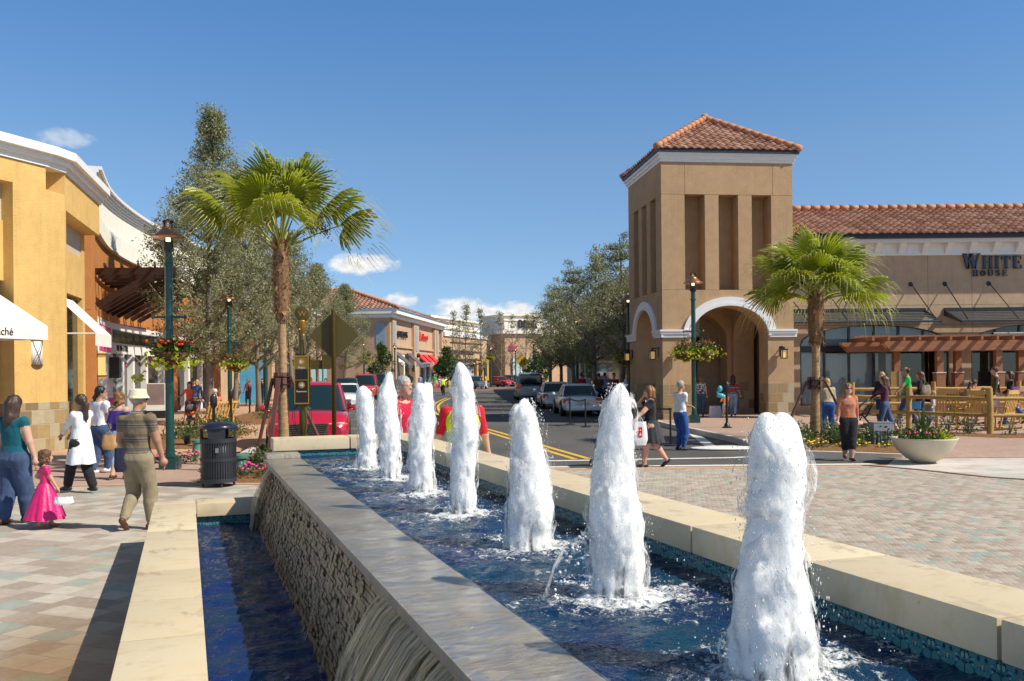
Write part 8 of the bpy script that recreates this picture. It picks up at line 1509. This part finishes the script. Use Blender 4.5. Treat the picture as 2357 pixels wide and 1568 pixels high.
person('blond toddler in lilac shirt and pale jeans walking behind the fence', place(2147, 31.3, .17), 1.02, 62, 'lilac', 'light denim', ((.09, 0, 0), (-.09, 0, .02)), None, 'blond', 'bob', child=True, det=.02)
person('girl in red dress reading a paper on the patio', place(2239, 32, .17), 1.36, -75, 'red', None, STAND, ((-.05, .20, .58), (.06, .20, .58)), 'dark', 'ponytail', fem=True, pants='none', det=.016, child=True, nod=-20, skirt=('red', .58, .30, .125, .115, 7, .04, .085))
person('man in brown sweater with pale chest band and light trousers on the patio', place(2292, 29.8, .17), 1.84, 62, 'brown sweater', 'cream', WALK, None, 'brown', 'short', sleeve='long', build=1.06, det=.013, skin='fair', vest=None)
person('dark haired woman in black hoodie with purple bag striding at the right edge', place(2326, 29.6, .17), 1.69, 72, 'black', 'denim', ((.12, 0, 0), (-.26, 0, .06)), ((-.06, .16, .60), (.12, .08, .58)), 'dark', 'bob', fem=True, sleeve='long', det=.012, flare=1.4, baggy=1.12, heel=(0, 35))
for px, D, top_, hr, lab in ((1338, 50, 'red', 'dark', 'person in dark red jacket in the shade between the right trees'), (1378, 46, 'brown sweater', 'dark', 'person in brown in the shade behind the second nearest jet'), (1392, 50, 'sky shirt', 'black', 'person in blue shirt in the shade right of the white sedan'), (1413, 44, 'maroon', 'black', 'person in maroon top in the shade beside the thin right trunk'), (1350, 54, 'white', 'grey', 'person in white cap and shirt in the deep shade'), (1449, 43, 'white', 'dark', 'person in white half hidden behind the tower lamp post')):
    person(lab, place(px, D, .15), 1.74, 180 if px % 2 else 10, top_, 'navy', STAND, None, hr, 'short', det=.022, sleeve='elbow')
# ---- things carried
b = MB(); h_ = pi['hands'][0]; 
def bag(name, label, cat, pos, size, m, rz=0, handles=True, wob=.06, logo=None):
    t = thing(name, label, cat, pos, rz); w, d, h = size; A = np.linspace(0, 2*PI, 33); P = np.zeros((9, 33, 3)); b = MB()
    for i, q in enumerate(np.linspace(0, 1, 9)): e = 2.6 if h < .5 else 4; k = (1-.25*q)*(1+wob*np.sin(A*7+q*5)*q)*(.72+.28*min(1, q*4)); P[i, :, 0] = np.sign(np.cos(A))*np.abs(np.cos(A))**(2/e)*w/2*k; P[i, :, 1] = np.sign(np.sin(A))*np.abs(np.sin(A))**(2/e)*d/2*k*(1-.55*q); P[i, :, 2] = -h+h*.80*q
    b.grid(P); b.add(P[0][:-1], [tuple(range(32))]); b.build('bag_body', m, t, smooth=True)
    if handles: b = MB(); [b.tube([(s*w*.26, 0, -h*.22), (s*w*.10, 0, -.03), (0, 0, 0)], .008, 5) for s in (-1, 1)]; b.build('handle', m, t)
    if logo: b = MB(); b.box(-w*.10, w*.12, -d*.42, -d*.40, -h*.72, -h*.38); lg = b.build('red_logo', M['red'], t); b = MB(); b.add([(-w*.02, -d*.43, -h*.50), (w*.05, -d*.43, -h*.50), (w*.015, -d*.43, -h*.44)], [(0, 1, 2)]); b.add([(-w*.05, -d*.43, -h*.66), (w*.08, -d*.43, -h*.66), (w*.015, -d*.43, -h*.56)], [(0, 1, 2)]); b.build('logo_mark', M['white'], lg)
    return t
plastic = mat('thin white plastic', (.72, .70, .71), .4, .08, 7, bump=.5, bs=18); canvas = mat('printed white paper', (.55, .56, .62), .7, .25, 16)
bag('plastic_bag', 'full white plastic bag with red mark hanging from the phone woman', 'carrier bag', at(1471, 957, 19.05), (.36, .26, .60), plastic, .05, logo=True)
bag('shopping_bag', 'white shopping bag in the hand of the woman in floral blouse', 'shopping bag', at(1646, 925, 36.3), (.62, .22, .80), canvas, .25, False); bag('shopping_bag', 'white shopping bag in the hand of the woman in red stripes', 'shopping bag', at(1766-3, 905, 36.3), (.56, .22, .78), canvas, -.2, False)
bag('clutch_bag', 'floppy white bag carried by the little girl in pink', 'handbag', at(147, 1139, 12.05), (.25, .12, .13), plastic, .3, False, .16)
bag('handbag', 'tan leather handbag on the arm of the woman in purple', 'handbag', at(252, 993, 17.55), (.30, .18, .34), mat('tan leather', (.42, .24, .09), .5, .15), .2); bag('handbag', 'dark folded jacket under the arm of the man in the hat', 'jacket', at(276, 1018, 11.95), (.16, .14, .38), CL['navy'], .4, False)
bag('shoulder_bag', 'patterned brown shoulder bag of the woman behind the man in green', 'handbag', at(2131, 880, 30.7), (.42, .2, .42), mat('patterned bag', (.22, .16, .11), .7, .5, 20), .3); bag('shoulder_bag', 'purple sling bag of the woman in the black hoodie', 'handbag', at(2336, 885, 29.3), (.42, .24, .36), mat('purple bag', (.12, .02, .14), .6, .2), .2, False)
ph = thing('mobile_phone', 'black phone held to the ear of the woman in black', 'phone', at(1462, 909, 19.2), R(86)); b = MB(); b.box(-.012, .012, -.025, .025, -.06, .06); b.build('phone_body', M['black'], ph)
t = thing('shopping_booklet', 'blue and yellow folder carried by the man in green', 'folder', at(2107, 933, 29.7), R(60)); b = MB(); b.box(-.02, .02, -.16, .16, -.12, .12); b.build('cover', M['slate'], t)
t = thing('paper_sheet', 'white paper in the hands of the girl in red', 'paper', at(2254, 900, 31.6), R(20)); b = MB(); b.add([(-.18, -.1, 0), (.18, -.1, .02), (.18, .14, .06), (-.18, .14, .04)], [(0, 1, 2, 3)]); b.build('sheet', M['white'], t)
t = thing('balloon_animal', 'pale blue twisted balloon held by the child in orange', 'balloon', at(1657, 895, 35.6)); b = MB(); [b.ball(c, r, 10) for c, r in (((0, 0, 0), (.10, .10, .13)), ((.02, 0, -.26), (.16, .10, .09)), ((.12, 0, -.30), (.09, .08, .07)), ((-.08, 0, -.14), (.06, .06, .09)))]; b.build('balloon', mat('blue balloon', (.05, .45, .62), .2, 0, coat=.6), t, smooth=True)
bnd = [o for o in COL.objects if o.get('label', '').startswith('man in brown sweater')][0]; b = MB(); b.lathe([(.180, 1.28), (.184, 1.29), (.184, 1.36), (.180, 1.37)], 24, sy=.72); b.build('chest_band', CL['cream'], bnd, smooth=True)
